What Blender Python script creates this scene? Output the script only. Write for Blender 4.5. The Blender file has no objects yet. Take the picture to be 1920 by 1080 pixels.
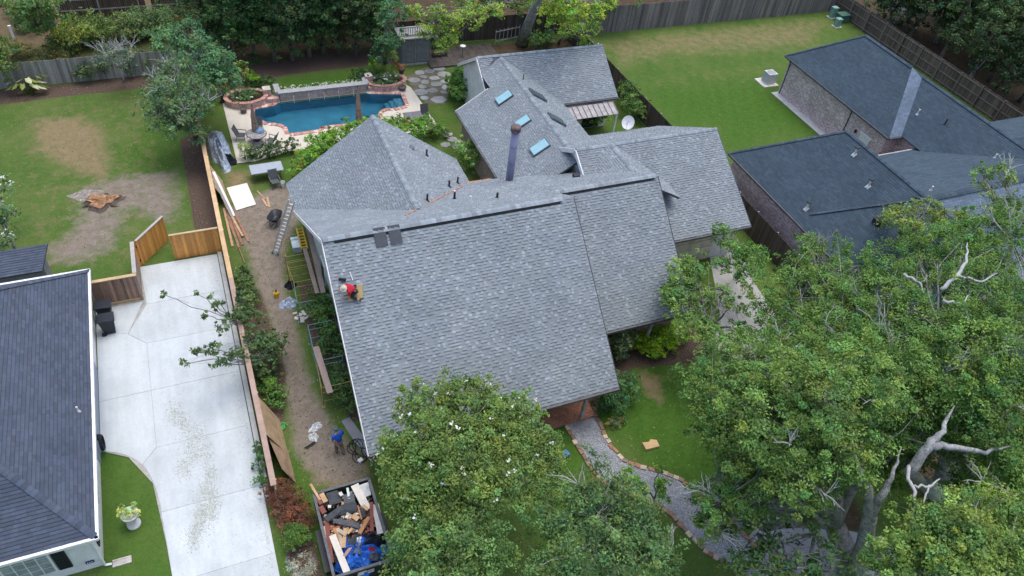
import bpy, bmesh, math, random
import numpy as np
from mathutils import Vector, Matrix

SC = bpy.context.scene
COL = SC.collection
rng = random.Random(7)

# ------------------------------------------------------------------ camera
CAM_H = 31.0                       # the drone hovers 31 m above the ground
FPX = 1440.0                       # focal length in pixels of the 1920 px wide photograph
YAW, PITCH, ROLL = math.radians(27.482), math.radians(43.9885), math.radians(7.990)
_f = Vector((math.sin(YAW) * math.cos(PITCH), math.cos(YAW) * math.cos(PITCH), -math.sin(PITCH)))
_r = Vector((math.cos(YAW), -math.sin(YAW), 0.0))
_u = _r.cross(_f)
CR = _r * math.cos(ROLL) + _u * math.sin(ROLL)
CU = -_r * math.sin(ROLL) + _u * math.cos(ROLL)
CF = _f
cam_data = bpy.data.cameras.new('camera')
cam_data.sensor_width = 36.0
cam_data.lens = 36.0 * FPX / 1920.0
cam_data.clip_start = 0.5
cam_data.clip_end = 3000.0
cam = bpy.data.objects.new('camera', cam_data)
COL.objects.link(cam)
cam.matrix_world = Matrix(((CR.x, CU.x, -CF.x, 0), (CR.y, CU.y, -CF.y, 0), (CR.z, CU.z, -CF.z, CAM_H), (0, 0, 0, 1)))
SC.camera = cam

# ------------------------------------------------------------------ overcast daylight
SUN_EL, SUN_AZ = math.radians(80), math.radians(60)     # azimuth: where the light comes from, clockwise from +Y
world = bpy.data.worlds.new('World')
SC.world = world
world.use_nodes = True
wn = world.node_tree
wn.nodes.clear()
wo = wn.nodes.new('ShaderNodeOutputWorld')
wb = wn.nodes.new('ShaderNodeBackground')
wb.inputs['Strength'].default_value = 0.15
sky = wn.nodes.new('ShaderNodeTexSky')
sky.sky_type = 'NISHITA'
sky.sun_disc = False
sky.sun_elevation = SUN_EL
sky.sun_rotation = SUN_AZ
sky.altitude = 0
sky.air_density = 1.0
sky.dust_density = 4.0
sky.ozone_density = 1.0
wn.links.new(sky.outputs['Color'], wb.inputs['Color'])
wn.links.new(wb.outputs['Background'], wo.inputs['Surface'])
sd = bpy.data.lights.new('sun', 'SUN')
sd.energy = 0.7
sd.angle = math.radians(35)
sd.color = (0.95, 0.985, 1.0)
sun = bpy.data.objects.new('sun', sd)
COL.objects.link(sun)
sun.location = (0, 0, 60)
_sdir = Vector((math.sin(SUN_AZ) * math.cos(SUN_EL), math.cos(SUN_AZ) * math.cos(SUN_EL), math.sin(SUN_EL)))
sun.rotation_euler = _sdir.to_track_quat('Z', 'Y').to_euler()
vs = SC.view_settings
SC.display_settings.display_device = 'sRGB'
vs.view_transform = 'Standard'
vs.look = 'None'
vs.exposure = 0.66
vs.gamma = 1.0
vs.use_curve_mapping = False
SC.cycles.use_denoising = True
SC.cycles.max_bounces = 6
SC.cycles.diffuse_bounces = 3
SC.cycles.transparent_max_bounces = 6

# ------------------------------------------------------------------ surveying helpers (real positions at a known height)
def ray(x, y):
    return CR * ((x - 960.0) / FPX) + CU * (-(y - 540.0) / FPX) + CF
def at(x, y, z=0.0):
    d = ray(x, y)
    t = (z - CAM_H) / d.z
    return Vector((t * d.x, t * d.y, z))
def on(x, y, p0, n):
    d = ray(x, y)
    o = Vector((0, 0, CAM_H)); n = Vector(n)
    t = (Vector(p0) - o).dot(n) / d.dot(n)
    return o + d * t
def atl(pts, z=0.0):
    return [at(p[0], p[1], z) for p in pts]

# ------------------------------------------------------------------ materials
MATS = {}
def _noise(nt, vec, scale, detail=4.0, rough=0.6):
    n = nt.nodes.new('ShaderNodeTexNoise')
    n.inputs['Scale'].default_value = scale
    n.inputs['Detail'].default_value = detail
    n.inputs['Roughness'].default_value = rough
    nt.links.new(vec, n.inputs['Vector'])
    return n.outputs['Fac']
def _mapr(nt, fac, a, b, lo, hi):
    m = nt.nodes.new('ShaderNodeMapRange')
    m.inputs['From Min'].default_value = a; m.inputs['From Max'].default_value = b
    m.inputs['To Min'].default_value = lo; m.inputs['To Max'].default_value = hi
    nt.links.new(fac, m.inputs['Value'])
    return m.outputs['Result']
def _mix(nt, fac, a, b, blend='MIX'):
    m = nt.nodes.new('ShaderNodeMix')
    m.data_type = 'RGBA'; m.blend_type = blend
    if isinstance(fac, (int, float)): m.inputs[0].default_value = fac
    else: nt.links.new(fac, m.inputs[0])
    for s, v in ((6, a), (7, b)):
        if isinstance(v, (tuple, list)): m.inputs[s].default_value = (*v[:3], 1)
        else: nt.links.new(v, m.inputs[s])
    return m.outputs[2]
def _mul(nt, col, fac):
    c = nt.nodes.new('ShaderNodeVectorMath'); c.operation = 'SCALE'
    nt.links.new(col, c.inputs[0]); nt.links.new(fac, c.inputs['Scale'])
    return c.outputs[0]
def new_mat(name):
    m = bpy.data.materials.new(name); m.use_nodes = True
    nt = m.node_tree
    b = nt.nodes['Principled BSDF']
    tc = nt.nodes.new('ShaderNodeTexCoord')
    return m, nt, b, tc
def bump(nt, b, h, strength=0.4, dist=0.02):
    bn = nt.nodes.new('ShaderNodeBump')
    bn.inputs['Strength'].default_value = strength; bn.inputs['Distance'].default_value = dist
    nt.links.new(h, bn.inputs['Height']); nt.links.new(bn.outputs['Normal'], b.inputs['Normal'])
def M(name, c, rough=0.75, var=0.25, scale=3.0, fine=40.0, fvar=0.15, c2=None, c2amt=0.5, bmp=0.0, spec=0.35, metal=0.0, attr=False, stretch=None):
    """plain procedural surface: base colour, blotches, fine grain, optional second colour and per-piece tint"""
    if name in MATS: return MATS[name]
    m, nt, b, tc = new_mat(name)
    vec = tc.outputs['Object']
    if stretch:
        mp = nt.nodes.new('ShaderNodeMapping'); mp.inputs['Scale'].default_value = stretch
        nt.links.new(vec, mp.inputs['Vector']); vec = mp.outputs['Vector']
    n1 = _noise(nt, vec, scale); n2 = _noise(nt, vec, fine, 3.0)
    col = None
    if c2 is not None:
        n3 = _noise(nt, vec, scale * 1.7, 5.0, 0.7)
        col = _mix(nt, _mapr(nt, n3, 0.5 - 0.25 * c2amt, 0.75 - 0.3 * c2amt, 0, 1), c, c2)
    else:
        rgb = nt.nodes.new('ShaderNodeRGB'); rgb.outputs[0].default_value = (*c, 1); col = rgb.outputs[0]
    col = _mul(nt, col, _mapr(nt, n1, 0.3, 0.7, 1 - var, 1 + var))
    col = _mul(nt, col, _mapr(nt, n2, 0.3, 0.7, 1 - fvar, 1 + fvar))
    if attr:
        a = nt.nodes.new('ShaderNodeAttribute'); a.attribute_name = 'Col'
        col = _mix(nt, 1.0, col, a.outputs['Color'], 'MULTIPLY')
    nt.links.new(col, b.inputs['Base Color'])
    b.inputs['Roughness'].default_value = rough
    b.inputs['Specular IOR Level'].default_value = spec
    b.inputs['Metallic'].default_value = metal
    if bmp: bump(nt, b, n2, bmp, 0.02)
    MATS[name] = m
    return m

# ------------------------------------------------------------------ mesh builder
ORG = {}
class MB:
    def __init__(s): s.v = []; s.f = []; s.c = []; s.smooth = False
    def add(s, vs, fs, col=None):
        o = len(s.v)
        s.v.extend([tuple(p) for p in vs]); s.f.extend([tuple(i + o for i in f) for f in fs])
        if col is not None or s.c:
            if len(s.c) < o: s.c.extend([(1, 1, 1)] * (o - len(s.c)))
            s.c.extend([tuple(col if col is not None else (1, 1, 1))] * len(vs))
        return s
    def box(s, c, size, rz=0.0, col=None, mat=None):
        hx, hy, hz = size[0] / 2, size[1] / 2, size[2] / 2
        R = mat if mat is not None else Matrix.Rotation(rz, 3, 'Z')
        c = Vector(c)
        P = [c + R @ Vector((x, y, z)) for z in (-hz, hz) for x, y in ((-hx, -hy), (hx, -hy), (hx, hy), (-hx, hy))]
        return s.add(P, [(3, 2, 1, 0), (4, 5, 6, 7), (0, 1, 5, 4), (1, 2, 6, 5), (2, 3, 7, 6), (3, 0, 4, 7)], col)
    def bar(s, a, b, w, h, col=None, up=(0, 0, 1)):
        """a beam of section w x h from a to b"""
        a, b = Vector(a), Vector(b); d = b - a; L = d.length
        if L < 1e-6: return s
        x = d / L; upv = Vector(up)
        if abs(x.dot(upv)) > 0.98: upv = Vector((0, 1, 0))
        y = upv.cross(x).normalized(); z = x.cross(y)
        R = Matrix((x, y, z)).transposed()
        return s.box((a + b) / 2, (L, w, h), col=col, mat=R)
    def prism(s, poly, z0, z1, col=None):
        n = len(poly)
        area = sum(poly[i][0] * poly[(i + 1) % n][1] - poly[(i + 1) % n][0] * poly[i][1] for i in range(n))
        if area < 0: poly = poly[::-1]
        P = [(p[0], p[1], z0) for p in poly] + [(p[0], p[1], z1) for p in poly]
        F = [tuple(range(n - 1, -1, -1)), tuple(range(n, 2 * n))]
        F += [(i, (i + 1) % n, n + (i + 1) % n, n + i) for i in range(n)]
        return s.add(P, F, col)
    def slab(s, poly3, thick, col=None):
        """a flat polygon in space given thickness downwards along its normal"""
        P = [Vector(p) for p in poly3]; n = len(P)
        nr = Vector((0, 0, 0))
        for i in range(n): nr += P[i].cross(P[(i + 1) % n])
        nr.normalize()
        if nr.z < 0: P = P[::-1]; nr = -nr
        Q = [p - nr * thick for p in P]
        F = [tuple(range(n)), tuple(range(2 * n - 1, n - 1, -1))]
        F += [(i, n + i, n + (i + 1) % n, (i + 1) % n) for i in range(n)]
        return s.add(P + Q, F, col)
    def tube(s, path, r, n=8, col=None, cap=True):
        path = [Vector(p) for p in path]; m = len(path)
        rs = list(r) if isinstance(r, (list, tuple)) else [r] * m
        V = []; F = []; prev = None
        for i, p in enumerate(path):
            d = (path[min(i + 1, m - 1)] - path[max(i - 1, 0)])
            d = d.normalized() if d.length > 1e-9 else Vector((0, 0, 1))
            if prev is None:
                a = Vector((1, 0, 0)) if abs(d.x) < 0.9 else Vector((0, 1, 0))
                x = a.cross(d).normalized()
            else:
                x = (prev - d * prev.dot(d))
                x = x.normalized() if x.length > 1e-6 else prev
            prev = x; y = d.cross(x)
            for k in range(n):
                t = 2 * math.pi * k / n
                V.append(p + (x * math.cos(t) + y * math.sin(t)) * rs[i])
        for i in range(m - 1):
            for k in range(n):
                F.append((i * n + k, i * n + (k + 1) % n, (i + 1) * n + (k + 1) % n, (i + 1) * n + k))
        if cap:
            F.append(tuple(range(n - 1, -1, -1))); F.append(tuple(range((m - 1) * n, m * n)))
        return s.add(V, F, col)
    def lathe(s, prof, c=(0, 0, 0), n=16, col=None):
        V = []; F = []
        for r, z in prof:
            for k in range(n):
                t = 2 * math.pi * k / n
                V.append((c[0] + r * math.cos(t), c[1] + r * math.sin(t), c[2] + z))
        m = len(prof)
        for i in range(m - 1):
            for k in range(n): F.append((i * n + k, i * n + (k + 1) % n, (i + 1) * n + (k + 1) % n, (i + 1) * n + k))
        F.append(tuple(range(n - 1, -1, -1))); F.append(tuple(range((m - 1) * n, m * n)))
        return s.add(V, F, col)
    def build(s, name, mat, parent=None, org=None, smooth=False):
        me = bpy.data.meshes.new(name)
        o3 = Vector(org) if org is not None else (ORG.get(parent.name, Vector((0, 0, 0))) if parent else Vector((0, 0, 0)))
        me.from_pydata([(p[0] - o3.x, p[1] - o3.y, p[2] - o3.z) for p in s.v], [], s.f)
        if True:
            a = me.color_attributes.new('Col', 'FLOAT_COLOR', 'POINT')
            arr = np.ones((len(s.v), 4), np.float32)
            if s.c: arr[:len(s.c), :3] = np.array(s.c, np.float32)
            a.data.foreach_set('color', arr.ravel())
        if smooth: me.polygons.foreach_set('use_smooth', [True] * len(me.polygons))
        me.materials.append(mat)
        ob = bpy.data.objects.new(name, me)
        COL.objects.link(ob)
        if parent:
            ob.parent = parent; ORG[ob.name] = o3
        else:
            ob.location = o3; ORG[ob.name] = o3
        return ob
def tag(o, label=None, cat=None, group=None, kind=None):
    if label: o['label'] = label
    if cat: o['category'] = cat
    if group: o['group'] = group
    if kind: o['kind'] = kind
    return o
def thing(name, label, cat, loc=(0, 0, 0), group=None):
    o = bpy.data.objects.new(name, None); COL.objects.link(o)
    o.location = loc; o.empty_display_size = 0.2
    ORG[o.name] = Vector(loc)
    return tag(o, label, cat, group)
def stuff(o): o['kind'] = 'stuff'; return o
def copy_tree(o, parent=None):
    c = o.copy(); COL.objects.link(c); c.parent = parent
    for ch in o.children: copy_tree(ch, c)
    return c
def np_mesh(name, V, Q, mat, parent=None, org=(0, 0, 0), cols=None, smooth=False):
    """big meshes straight from numpy arrays (quads)"""
    me = bpy.data.meshes.new(name)
    nv, nq = len(V), len(Q); k = Q.shape[1]
    me.vertices.add(nv); me.vertices.foreach_set('co', (V - np.array(org)).astype(np.float32).ravel())
    me.loops.add(nq * k); me.loops.foreach_set('vertex_index', Q.astype(np.int32).ravel())
    me.polygons.add(nq)
    me.polygons.foreach_set('loop_start', np.arange(0, nq * k, k, dtype=np.int32))
    me.polygons.foreach_set('loop_total', np.full(nq, k, np.int32))
    me.polygons.foreach_set('use_smooth', np.full(nq, bool(smooth)))
    me.update(calc_edges=True)
    if cols is not None:
        a = me.color_attributes.new('Col', 'FLOAT_COLOR', 'POINT')
        arr = np.ones((nv, 4), np.float32); arr[:, :3] = cols
        a.data.foreach_set('color', arr.ravel())
    me.materials.append(mat)
    ob = bpy.data.objects.new(name, me); COL.objects.link(ob)
    if parent: ob.parent = parent
    else: ob.location = org
    ORG[ob.name] = Vector(org)
    return ob
# ================================================================== the ground
def poly_sd(P, poly):
    """signed distance (positive inside) of points P (n,2) to a polygon"""
    poly = np.array([(p[0], p[1]) for p in poly]); n = len(poly)
    d = np.full(len(P), 1e9); ins = np.zeros(len(P), bool)
    for i in range(n):
        a, b = poly[i], poly[(i + 1) % n]; e = b - a; w = P - a
        t = np.clip((w @ e) / max(e @ e, 1e-9), 0, 1)
        d = np.minimum(d, np.hypot(*(w - t[:, None] * e).T))
        c = ((a[1] <= P[:, 1]) != (b[1] <= P[:, 1]))
        with np.errstate(divide='ignore', invalid='ignore'):
            xi = a[0] + (P[:, 1] - a[1]) * e[0] / (e[1] if e[1] != 0 else 1e-9)
        ins ^= c & (P[:, 0] < xi)
    return np.where(ins, d, -d)
def sstep(x, a, b):
    t = np.clip((x - a) / (b - a), 0, 1); return t * t * (3 - 2 * t)
def spread(lo, hi, dense_lo, dense_hi, step):
    mid = np.arange(dense_lo, dense_hi, step)
    g = np.geomspace(1, 1 + abs(lo - dense_lo), 14)[1:] - 1
    h = np.geomspace(1, 1 + abs(hi - dense_hi), 14)[1:] - 1
    return np.concatenate([dense_lo - g[::-1], mid, dense_hi + h])
POOL_OUT = [(3.15, 46.9), (14.95, 46.9), (14.95, 51.9), (3.15, 51.9)]
gx = spread(-600, 700, -14, 66, 0.28); gy = spread(-300, 900, 6, 70, 0.28)
XX, YY = np.meshgrid(gx, gy); GP = np.stack([XX.ravel(), YY.ravel()], 1)
def zpoly(px, soft=0.5): return sstep(poly_sd(GP, atl(px)), -soft, soft)
dirt = np.zeros(len(GP)); mulch = dirt.copy(); dry = dirt.copy(); litter = dirt.copy(); lush = dirt.copy()
dirt = np.maximum(dirt, zpoly([(428, 392), (470, 372), (515, 350), (548, 345), (565, 400), (535, 470), (535, 540), (552, 590), (562, 650), (590, 740), (628, 800), (668, 850), (690, 905), (600, 905), (555, 850), (540, 770), (520, 680), (505, 600), (478, 545), (462, 470)], 0.9))
dirt = np.maximum(dirt, 0.70 * zpoly([(150, 350), (220, 325), (335, 315), (348, 400), (300, 425), (245, 400), (225, 470), (150, 500), (85, 500), (70, 470), (125, 430), (140, 395)], 1.3))
dirt = np.maximum(dirt, 0.8 * zpoly([(150, 365), (230, 365), (235, 400), (150, 402)], 1.0))
dry = np.maximum(dry, 0.76 * zpoly([(45, 225), (150, 212), (200, 240), (215, 300), (205, 345), (140, 330), (60, 285)], 1.4))
dry = np.maximum(dry, 0.33 * zpoly([(0, 180), (300, 165), (345, 300), (360, 470), (200, 530), (0, 520)], 2.0))
dry = np.maximum(dry, 0.9 * zpoly([(570, 850), (690, 850), (700, 930), (590, 915)], 1.0))
dry = np.maximum(dry, 0.56 * zpoly([(1105, 75), (1330, 48), (1560, 30), (1540, 90), (1350, 105), (1260, 110), (1160, 130)], 2.5))
dry = np.maximum(dry, 0.32 * zpoly([(1180, 130), (1470, 90), (1470, 160), (1200, 190)], 4))
dry = np.maximum(dry, 0.9 * zpoly([(1190, 690), (1240, 705), (1245, 760), (1210, 740)], 0.8))
dry = np.maximum(dry, 0.8 * zpoly([(420, 320), (470, 320), (480, 380), (420, 380)], 0.9))
mulch = np.maximum(mulch, zpoly([(-40, 172), (100, 160), (280, 140), (300, 162), (180, 175), (0, 196), (-40, 200)], 0.18))
mulch = np.maximum(mulch, zpoly([(338, 262), (372, 245), (410, 430), (363, 430)], 0.15))
mulch = np.maximum(mulch, zpoly([(395, 140), (560, 100), (755, 92), (750, 118), (640, 128), (540, 140), (430, 165)], 0.5))
mulch = np.maximum(mulch, zpoly([(508, 908), (545, 915), (578, 985), (612, 1090), (560, 1120), (540, 1060), (522, 980)], 0.2))
mulch = np.maximum(mulch, zpoly([(560, 530), (600, 530), (650, 640), (700, 790), (660, 790), (600, 690), (575, 620)], 0.4))
mulch = np.maximum(mulch, zpoly([(1140, 640), (1290, 610), (1345, 655), (1300, 682), (1185, 690), (1120, 770), (1075, 790)], 0.35))
mulch = np.maximum(mulch, 0.8 * zpoly([(440, 540), (490, 540), (540, 700), (535, 800), (500, 820)], 0.5))
litter = np.maximum(litter, sstep(GP[:, 1], 57.0, 58.5) * (GP[:, 0] > -20))
litter = np.maximum(litter, sstep(GP[:, 0], 62.0, 63.0))
dry = np.maximum(dry, 0.9 * sstep(GP[:, 1], 61, 64) * (GP[:, 0] < 3))
litter = np.where((GP[:, 1] > 60) & (GP[:, 0] < 3), litter * 0.55, litter)
litter = np.maximum(litter, zpoly([(800, 95), (1080, 70), (1080, 110), (900, 115), (810, 125)], 0.6))
litter = np.maximum(litter, 0.9 * zpoly([(1500, 900), (1600, 920), (1640, 1010), (1500, 980)], 0.7))
litter = np.maximum(litter, 0.9 * zpoly([(1690, 840), (1800, 850), (1790, 920), (1700, 930)], 0.7))
lush = np.maximum(lush, zpoly([(1080, 700), (1200, 670), (1300, 690), (1420, 820), (1400, 960), (1250, 900), (1140, 800), (1010, 1080), (1020, 880)], 1.0))
lush = np.maximum(lush, zpoly([(1200, 160), (1440, 140), (1550, 240), (1480, 260), (1345, 280), (1340, 245), (1250, 235)], 3.5))
lush = np.maximum(lush, 0.55 * zpoly([(195, 840), (265, 860), (310, 1000), (330, 1100), (180, 1100)], 0.5))
lush = np.maximum(lush, zpoly([(520, 150), (745, 128), (740, 145), (540, 170)], 0.6))
lush = np.maximum(lush, 0.8 * zpoly([(500, 830), (570, 850), (600, 920), (620, 1080), (580, 1080), (540, 930)], 0.5))
lush = np.maximum(lush, 0.7 * zpoly([(210, 290), (290, 230), (345, 250), (340, 310), (250, 350)], 0.8))
zz = np.zeros(len(GP))
nx, ny = len(gx), len(gy)
ii = (np.arange(ny - 1)[:, None] * nx + np.arange(nx - 1)[None, :]).ravel()
# the pool basin is cut out of the sheet
cxq = (GP[ii, 0] + GP[ii + nx + 1, 0]) / 2; cyq = (GP[ii, 1] + GP[ii + nx + 1, 1]) / 2
keep = ~((cxq > 3.6) & (cxq < 14.5) & (cyq > 47.3) & (cyq < 51.2))
ii = ii[keep]
GQ = np.stack([ii, ii + 1, ii + nx + 1, ii + nx], 1)

gm, nt, gb, tc = new_mat('ground_soil')
vec = tc.outputs['Object']
at1 = nt.nodes.new('ShaderNodeAttribute'); at1.attribute_name = 'Col'
at2 = nt.nodes.new('ShaderNodeAttribute'); at2.attribute_name = 'Zone'
s1 = nt.nodes.new('ShaderNodeSeparateColor'); nt.links.new(at1.outputs['Color'], s1.inputs[0])
s2 = nt.nodes.new('ShaderNodeSeparateColor'); nt.links.new(at2.outputs['Color'], s2.inputs[0])
nA = _noise(nt, vec, 0.35, 5, 0.65); nB = _noise(nt, vec, 2.2, 5, 0.7); nC = _noise(nt, vec, 14, 4, 0.7); nD = _noise(nt, vec, 60, 2, 0.6)
grass = _mix(nt, _mapr(nt, nA, 0.35, 0.68, 0, 1), (0.066, 0.135, 0.026), (0.115, 0.160, 0.045))
grass = _mix(nt, s2.outputs[0], grass, _mix(nt, _mapr(nt, nB, 0.35, 0.7, 0, 1), (0.046, 0.118, 0.016), (0.072, 0.150, 0.023)))
# mowing streaks on the lawns
wv = nt.nodes.new('ShaderNodeTexWave'); wv.inputs['Scale'].default_value = 0.28; wv.inputs['Distortion'].default_value = 6
wv.inputs['Detail'].default_value = 2.0
wm = nt.nodes.new('ShaderNodeMapping'); wm.inputs['Rotation'].default_value = (0, 0, 0.5)
nt.links.new(vec, wm.inputs['Vector']); nt.links.new(wm.outputs['Vector'], wv.inputs['Vector'])
grass = _mul(nt, grass, _mapr(nt, wv.outputs['Fac'], 0, 1, 0.97, 1.03))
nE = _noise(nt, vec, 5.5, 6, 0.75)
grass = _mix(nt, _mapr(nt, nE, 0.52, 0.74, 0, 0.6), grass, (0.125, 0.155, 0.048))
grass = _mul(nt, grass, _mapr(nt, nE, 0.25, 0.5, 0.72, 1.0))
def zmask(sock, n, lo=0.35, hi=0.65, amp=0.7):
    a = nt.nodes.new('ShaderNodeMath'); a.operation = 'MULTIPLY_ADD'
    nt.links.new(n, a.inputs[0]); a.inputs[1].default_value = amp; a.inputs[2].default_value = -amp / 2
    b = nt.nodes.new('ShaderNodeMath'); b.operation = 'ADD'
    nt.links.new(a.outputs[0], b.inputs[0]); nt.links.new(sock, b.inputs[1])
    return _mapr(nt, b.outputs[0], lo, hi, 0, 1)
nF = _noise(nt, vec, 1.3, 9, 0.78)
dryc = _mix(nt, _mapr(nt, nB, 0.35, 0.65, 0, 1), (0.20, 0.165, 0.085), (0.27, 0.205, 0.12))
col = _mix(nt, zmask(s1.outputs[2], nF, 0.30, 0.75, 1.5), grass, dryc)
dirtc = _mix(nt, _mapr(nt, nB, 0.3, 0.7, 0, 1), (0.180, 0.148, 0.120), (0.285, 0.245, 0.205))
col = _mix(nt, zmask(s1.outputs[0], nF, 0.32, 0.72, 1.1), col, dirtc)
mulc = _mix(nt, _mapr(nt, nC, 0.35, 0.65, 0, 1), (0.055, 0.040, 0.032), (0.155, 0.110, 0.088))
col = _mix(nt, zmask(s1.outputs[1], nC, 0.4, 0.6, 0.3), col, mulc)
litc = _mix(nt, _mapr(nt, nB, 0.3, 0.7, 0, 1), (0.055, 0.042, 0.028), (0.11, 0.080, 0.05))
col = _mix(nt, zmask(s2.outputs[1], nB, 0.3, 0.7, 0.8), col, litc)
col = _mul(nt, col, _mapr(nt, nC, 0.3, 0.7, 0.80, 1.2))
col = _mul(nt, col, _mapr(nt, nD, 0.3, 0.7, 0.78, 1.22))
nt.links.new(col, gb.inputs['Base Color'])
gb.inputs['Roughness'].default_value = 0.95; gb.inputs['Specular IOR Level'].default_value = 0.1
bump(nt, gb, nC, 0.6, 0.05)
ground = np_mesh('ground', np.stack([GP[:, 0], GP[:, 1], zz], 1), GQ, gm, cols=np.stack([dirt, mulch, dry], 1))
a2 = ground.data.color_attributes.new('Zone', 'FLOAT_COLOR', 'POINT')
arr = np.ones((len(GP), 4), np.float32); arr[:, 0] = lush; arr[:, 1] = litter; arr[:, 2] = 0
a2.data.foreach_set('color', arr.ravel())
tag(ground, kind='structure')

# ------------------------------------------------------------------ driveway of cast slabs
def concrete(name, c, stain, dark=0.6):
    m, nt, b, tc = new_mat(name); vec = tc.outputs['Object']
    a = _noise(nt, vec, 0.5, 6, 0.65); f = _noise(nt, vec, 9, 5, 0.7); g = _noise(nt, vec, 70, 2)
    col = _mix(nt, _mapr(nt, a, 0.42, 0.75, 0, 1), c, stain)
    col = _mul(nt, col, _mapr(nt, f, 0.3, 0.7, 0.93, 1.06)); col = _mul(nt, col, _mapr(nt, g, 0.3, 0.7, 0.94, 1.06))
    oi = nt.nodes.new('ShaderNodeObjectInfo'); col = _mul(nt, col, _mapr(nt, oi.outputs['Random'], 0, 1, 0.93, 1.05))
    st_ = nt.nodes.new('ShaderNodeMapping'); st_.inputs['Scale'].default_value = (2.2, .35, 1); nt.links.new(vec, st_.inputs['Vector'])
    col = _mul(nt, col, _mapr(nt, _noise(nt, st_.outputs['Vector'], 1.0, 5, .6), .35, .65, .93, 1.04))
    sp = _noise(nt, vec, 3.2, 8, 0.85)
    col = _mix(nt, _mapr(nt, sp, 0.70, 0.78, 0, 0.55), col, (0.22, 0.22, 0.18))
    nt.links.new(col, b.inputs['Base Color']); b.inputs['Roughness'].default_value = 0.85
    b.inputs['Specular IOR Level'].default_value = 0.2
    bump(nt, b, f, 0.15, 0.01); MATS[name] = m
    return m
conc = concrete('driveway_concrete', (0.55, 0.60, 0.62), (0.46, 0.51, 0.52))
dm = MB()
dm.prism([(-7.0, 33.2), (-4.7, 33.2), (-4.7, 35.8), (-0.62, 35.8), (-0.62, 2.0), (-4.3, 2.0), (-4.4, 14.0), (-4.7, 18.5), (-5.0, 21.5), (-5.9, 23.2), (-7.0, 23.9)], -0.25, 0.035)
drive = tag(dm.build('driveway', M('joint_dirt', (0.36, 0.355, 0.33), 0.9)), kind='structure')
def slab(poly, inset=0.008):
    s = MB(); cx = sum(p[0] for p in poly) / len(poly); cy = sum(p[1] for p in poly) / len(poly)
    q = []
    for p in poly:
        dx, dy = p[0] - cx, p[1] - cy
        q.append((p[0] - math.copysign(inset, dx), p[1] - math.copysign(inset, dy)))
    s.prism(q, -0.1, 0.05 + rng.uniform(-0.002, 0.002))
    return s.build('slab', conc, drive)
jy = [35.8, 32.75, 29.9, 26.75, 23.35, 19.95, 16.6, 13.2, 9.0, 2.0]
XJ = -4.72
slab([(-4.7, 35.8), (-0.62, 35.8), (-0.62, 32.75), (-4.55, 32.75)])
slab([(-4.55, 32.75), (-0.62, 32.75), (-0.62, 29.9), (XJ, 29.9), (-5.55, 30.8)])
slab([(XJ, 29.9), (-0.62, 29.9), (-0.62, 26.75), (XJ, 26.75)])
slab([(XJ, 26.75), (-0.62, 26.75), (-0.62, 23.35), (XJ, 23.35)])
slab([(-7.0, 33.0), (-4.72, 33.0), (-5.55, 30.8), (-7.0, 31.5)])
slab([(-7.0, 31.5), (-5.55, 30.8), (XJ, 29.9), (XJ, 26.75), (-7.0, 26.75)])
def arc_edge(a, b, c, n=10):
    return [((1 - t) ** 2 * a[0] + 2 * t * (1 - t) * c[0] + t * t * b[0], (1 - t) ** 2 * a[1] + 2 * t * (1 - t) * c[1] + t * t * b[1]) for t in [i / n for i in range(n + 1)]]
slab([(-7.0, 26.75), (XJ, 26.75), (XJ, 23.35), (-5.35, 22.6)] + arc_edge((-5.35, 22.6), (-7.0, 23.85), (-6.0, 23.6), 8)[1:])
crv = arc_edge((-5.35, 22.6), (-4.66, 18.2), (-4.75, 21.6), 10)
slab([(XJ, 23.35), (-0.62, 23.35), (-0.62, 19.95), (-4.78, 19.95)] + [p for p in crv if p[1] > 20.0][::-1])
slab([(-4.78, 19.95), (-0.62, 19.95), (-0.62, 16.6), (-4.58, 16.6), (-4.66, 18.2)])
slab([(-4.58, 16.6), (-0.62, 16.6), (-0.62, 13.2), (-4.42, 13.2)])
slab([(-4.42, 13.2), (-0.62, 13.2), (-0.62, 9.0), (-4.35, 9.0)])
# low concrete kerb beside the fence
kb = MB(); kb.box((-0.47, 27.5, 0.07), (0.22, 16.6, 0.22)); kb.build('kerb', M('kerb_concrete', (0.55, 0.55, 0.53), 0.9, 0.15, 2.0, 30, 0.12), drive)

# right-hand drive of old concrete under the trees
rd = MB(); rd.prism([(p.x, p.y) for p in atl([(1330, 480), (1390, 470), (1420, 540), (1490, 640), (1600, 760), (1560, 800), (1420, 690), (1370, 670), (1335, 655), (1350, 590)])], -0.2, 0.03)
tag(rd.build('side_driveway', concrete('old_concrete', (0.42, 0.42, 0.41), (0.33, 0.33, 0.31))), kind='structure')

# ------------------------------------------------------------------ gravel path with a stone and brick edge
gmat, nt, gb2, tc = new_mat('gravel_grey'); vec = tc.outputs['Object']
vo = nt.nodes.new('ShaderNodeTexVoronoi'); vo.inputs['Scale'].default_value = 22; nt.links.new(vec, vo.inputs['Vector'])
bw = nt.nodes.new('ShaderNodeRGBToBW'); nt.links.new(vo.outputs['Color'], bw.inputs[0])
gc = _mix(nt, bw.outputs[0], (0.155, 0.165, 0.185), (0.40, 0.42, 0.45))
gc = _mul(nt, gc, _mapr(nt, _noise(nt, vec, 1.2, 4), 0.3, 0.7, 0.85, 1.15))
nt.links.new(gc, gb2.inputs['Base Color']); gb2.inputs['Roughness'].default_value = 0.9
bump(nt, gb2, vo.outputs['Distance'], 0.8, 0.03)
Lp = [(1052, 768), (1062, 800), (1086, 843), (1112, 885), (1133, 906), (1170, 925), (1225, 945), (1262, 968), (1288, 998), (1318, 1030), (1348, 1050), (1400, 1085)]
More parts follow.
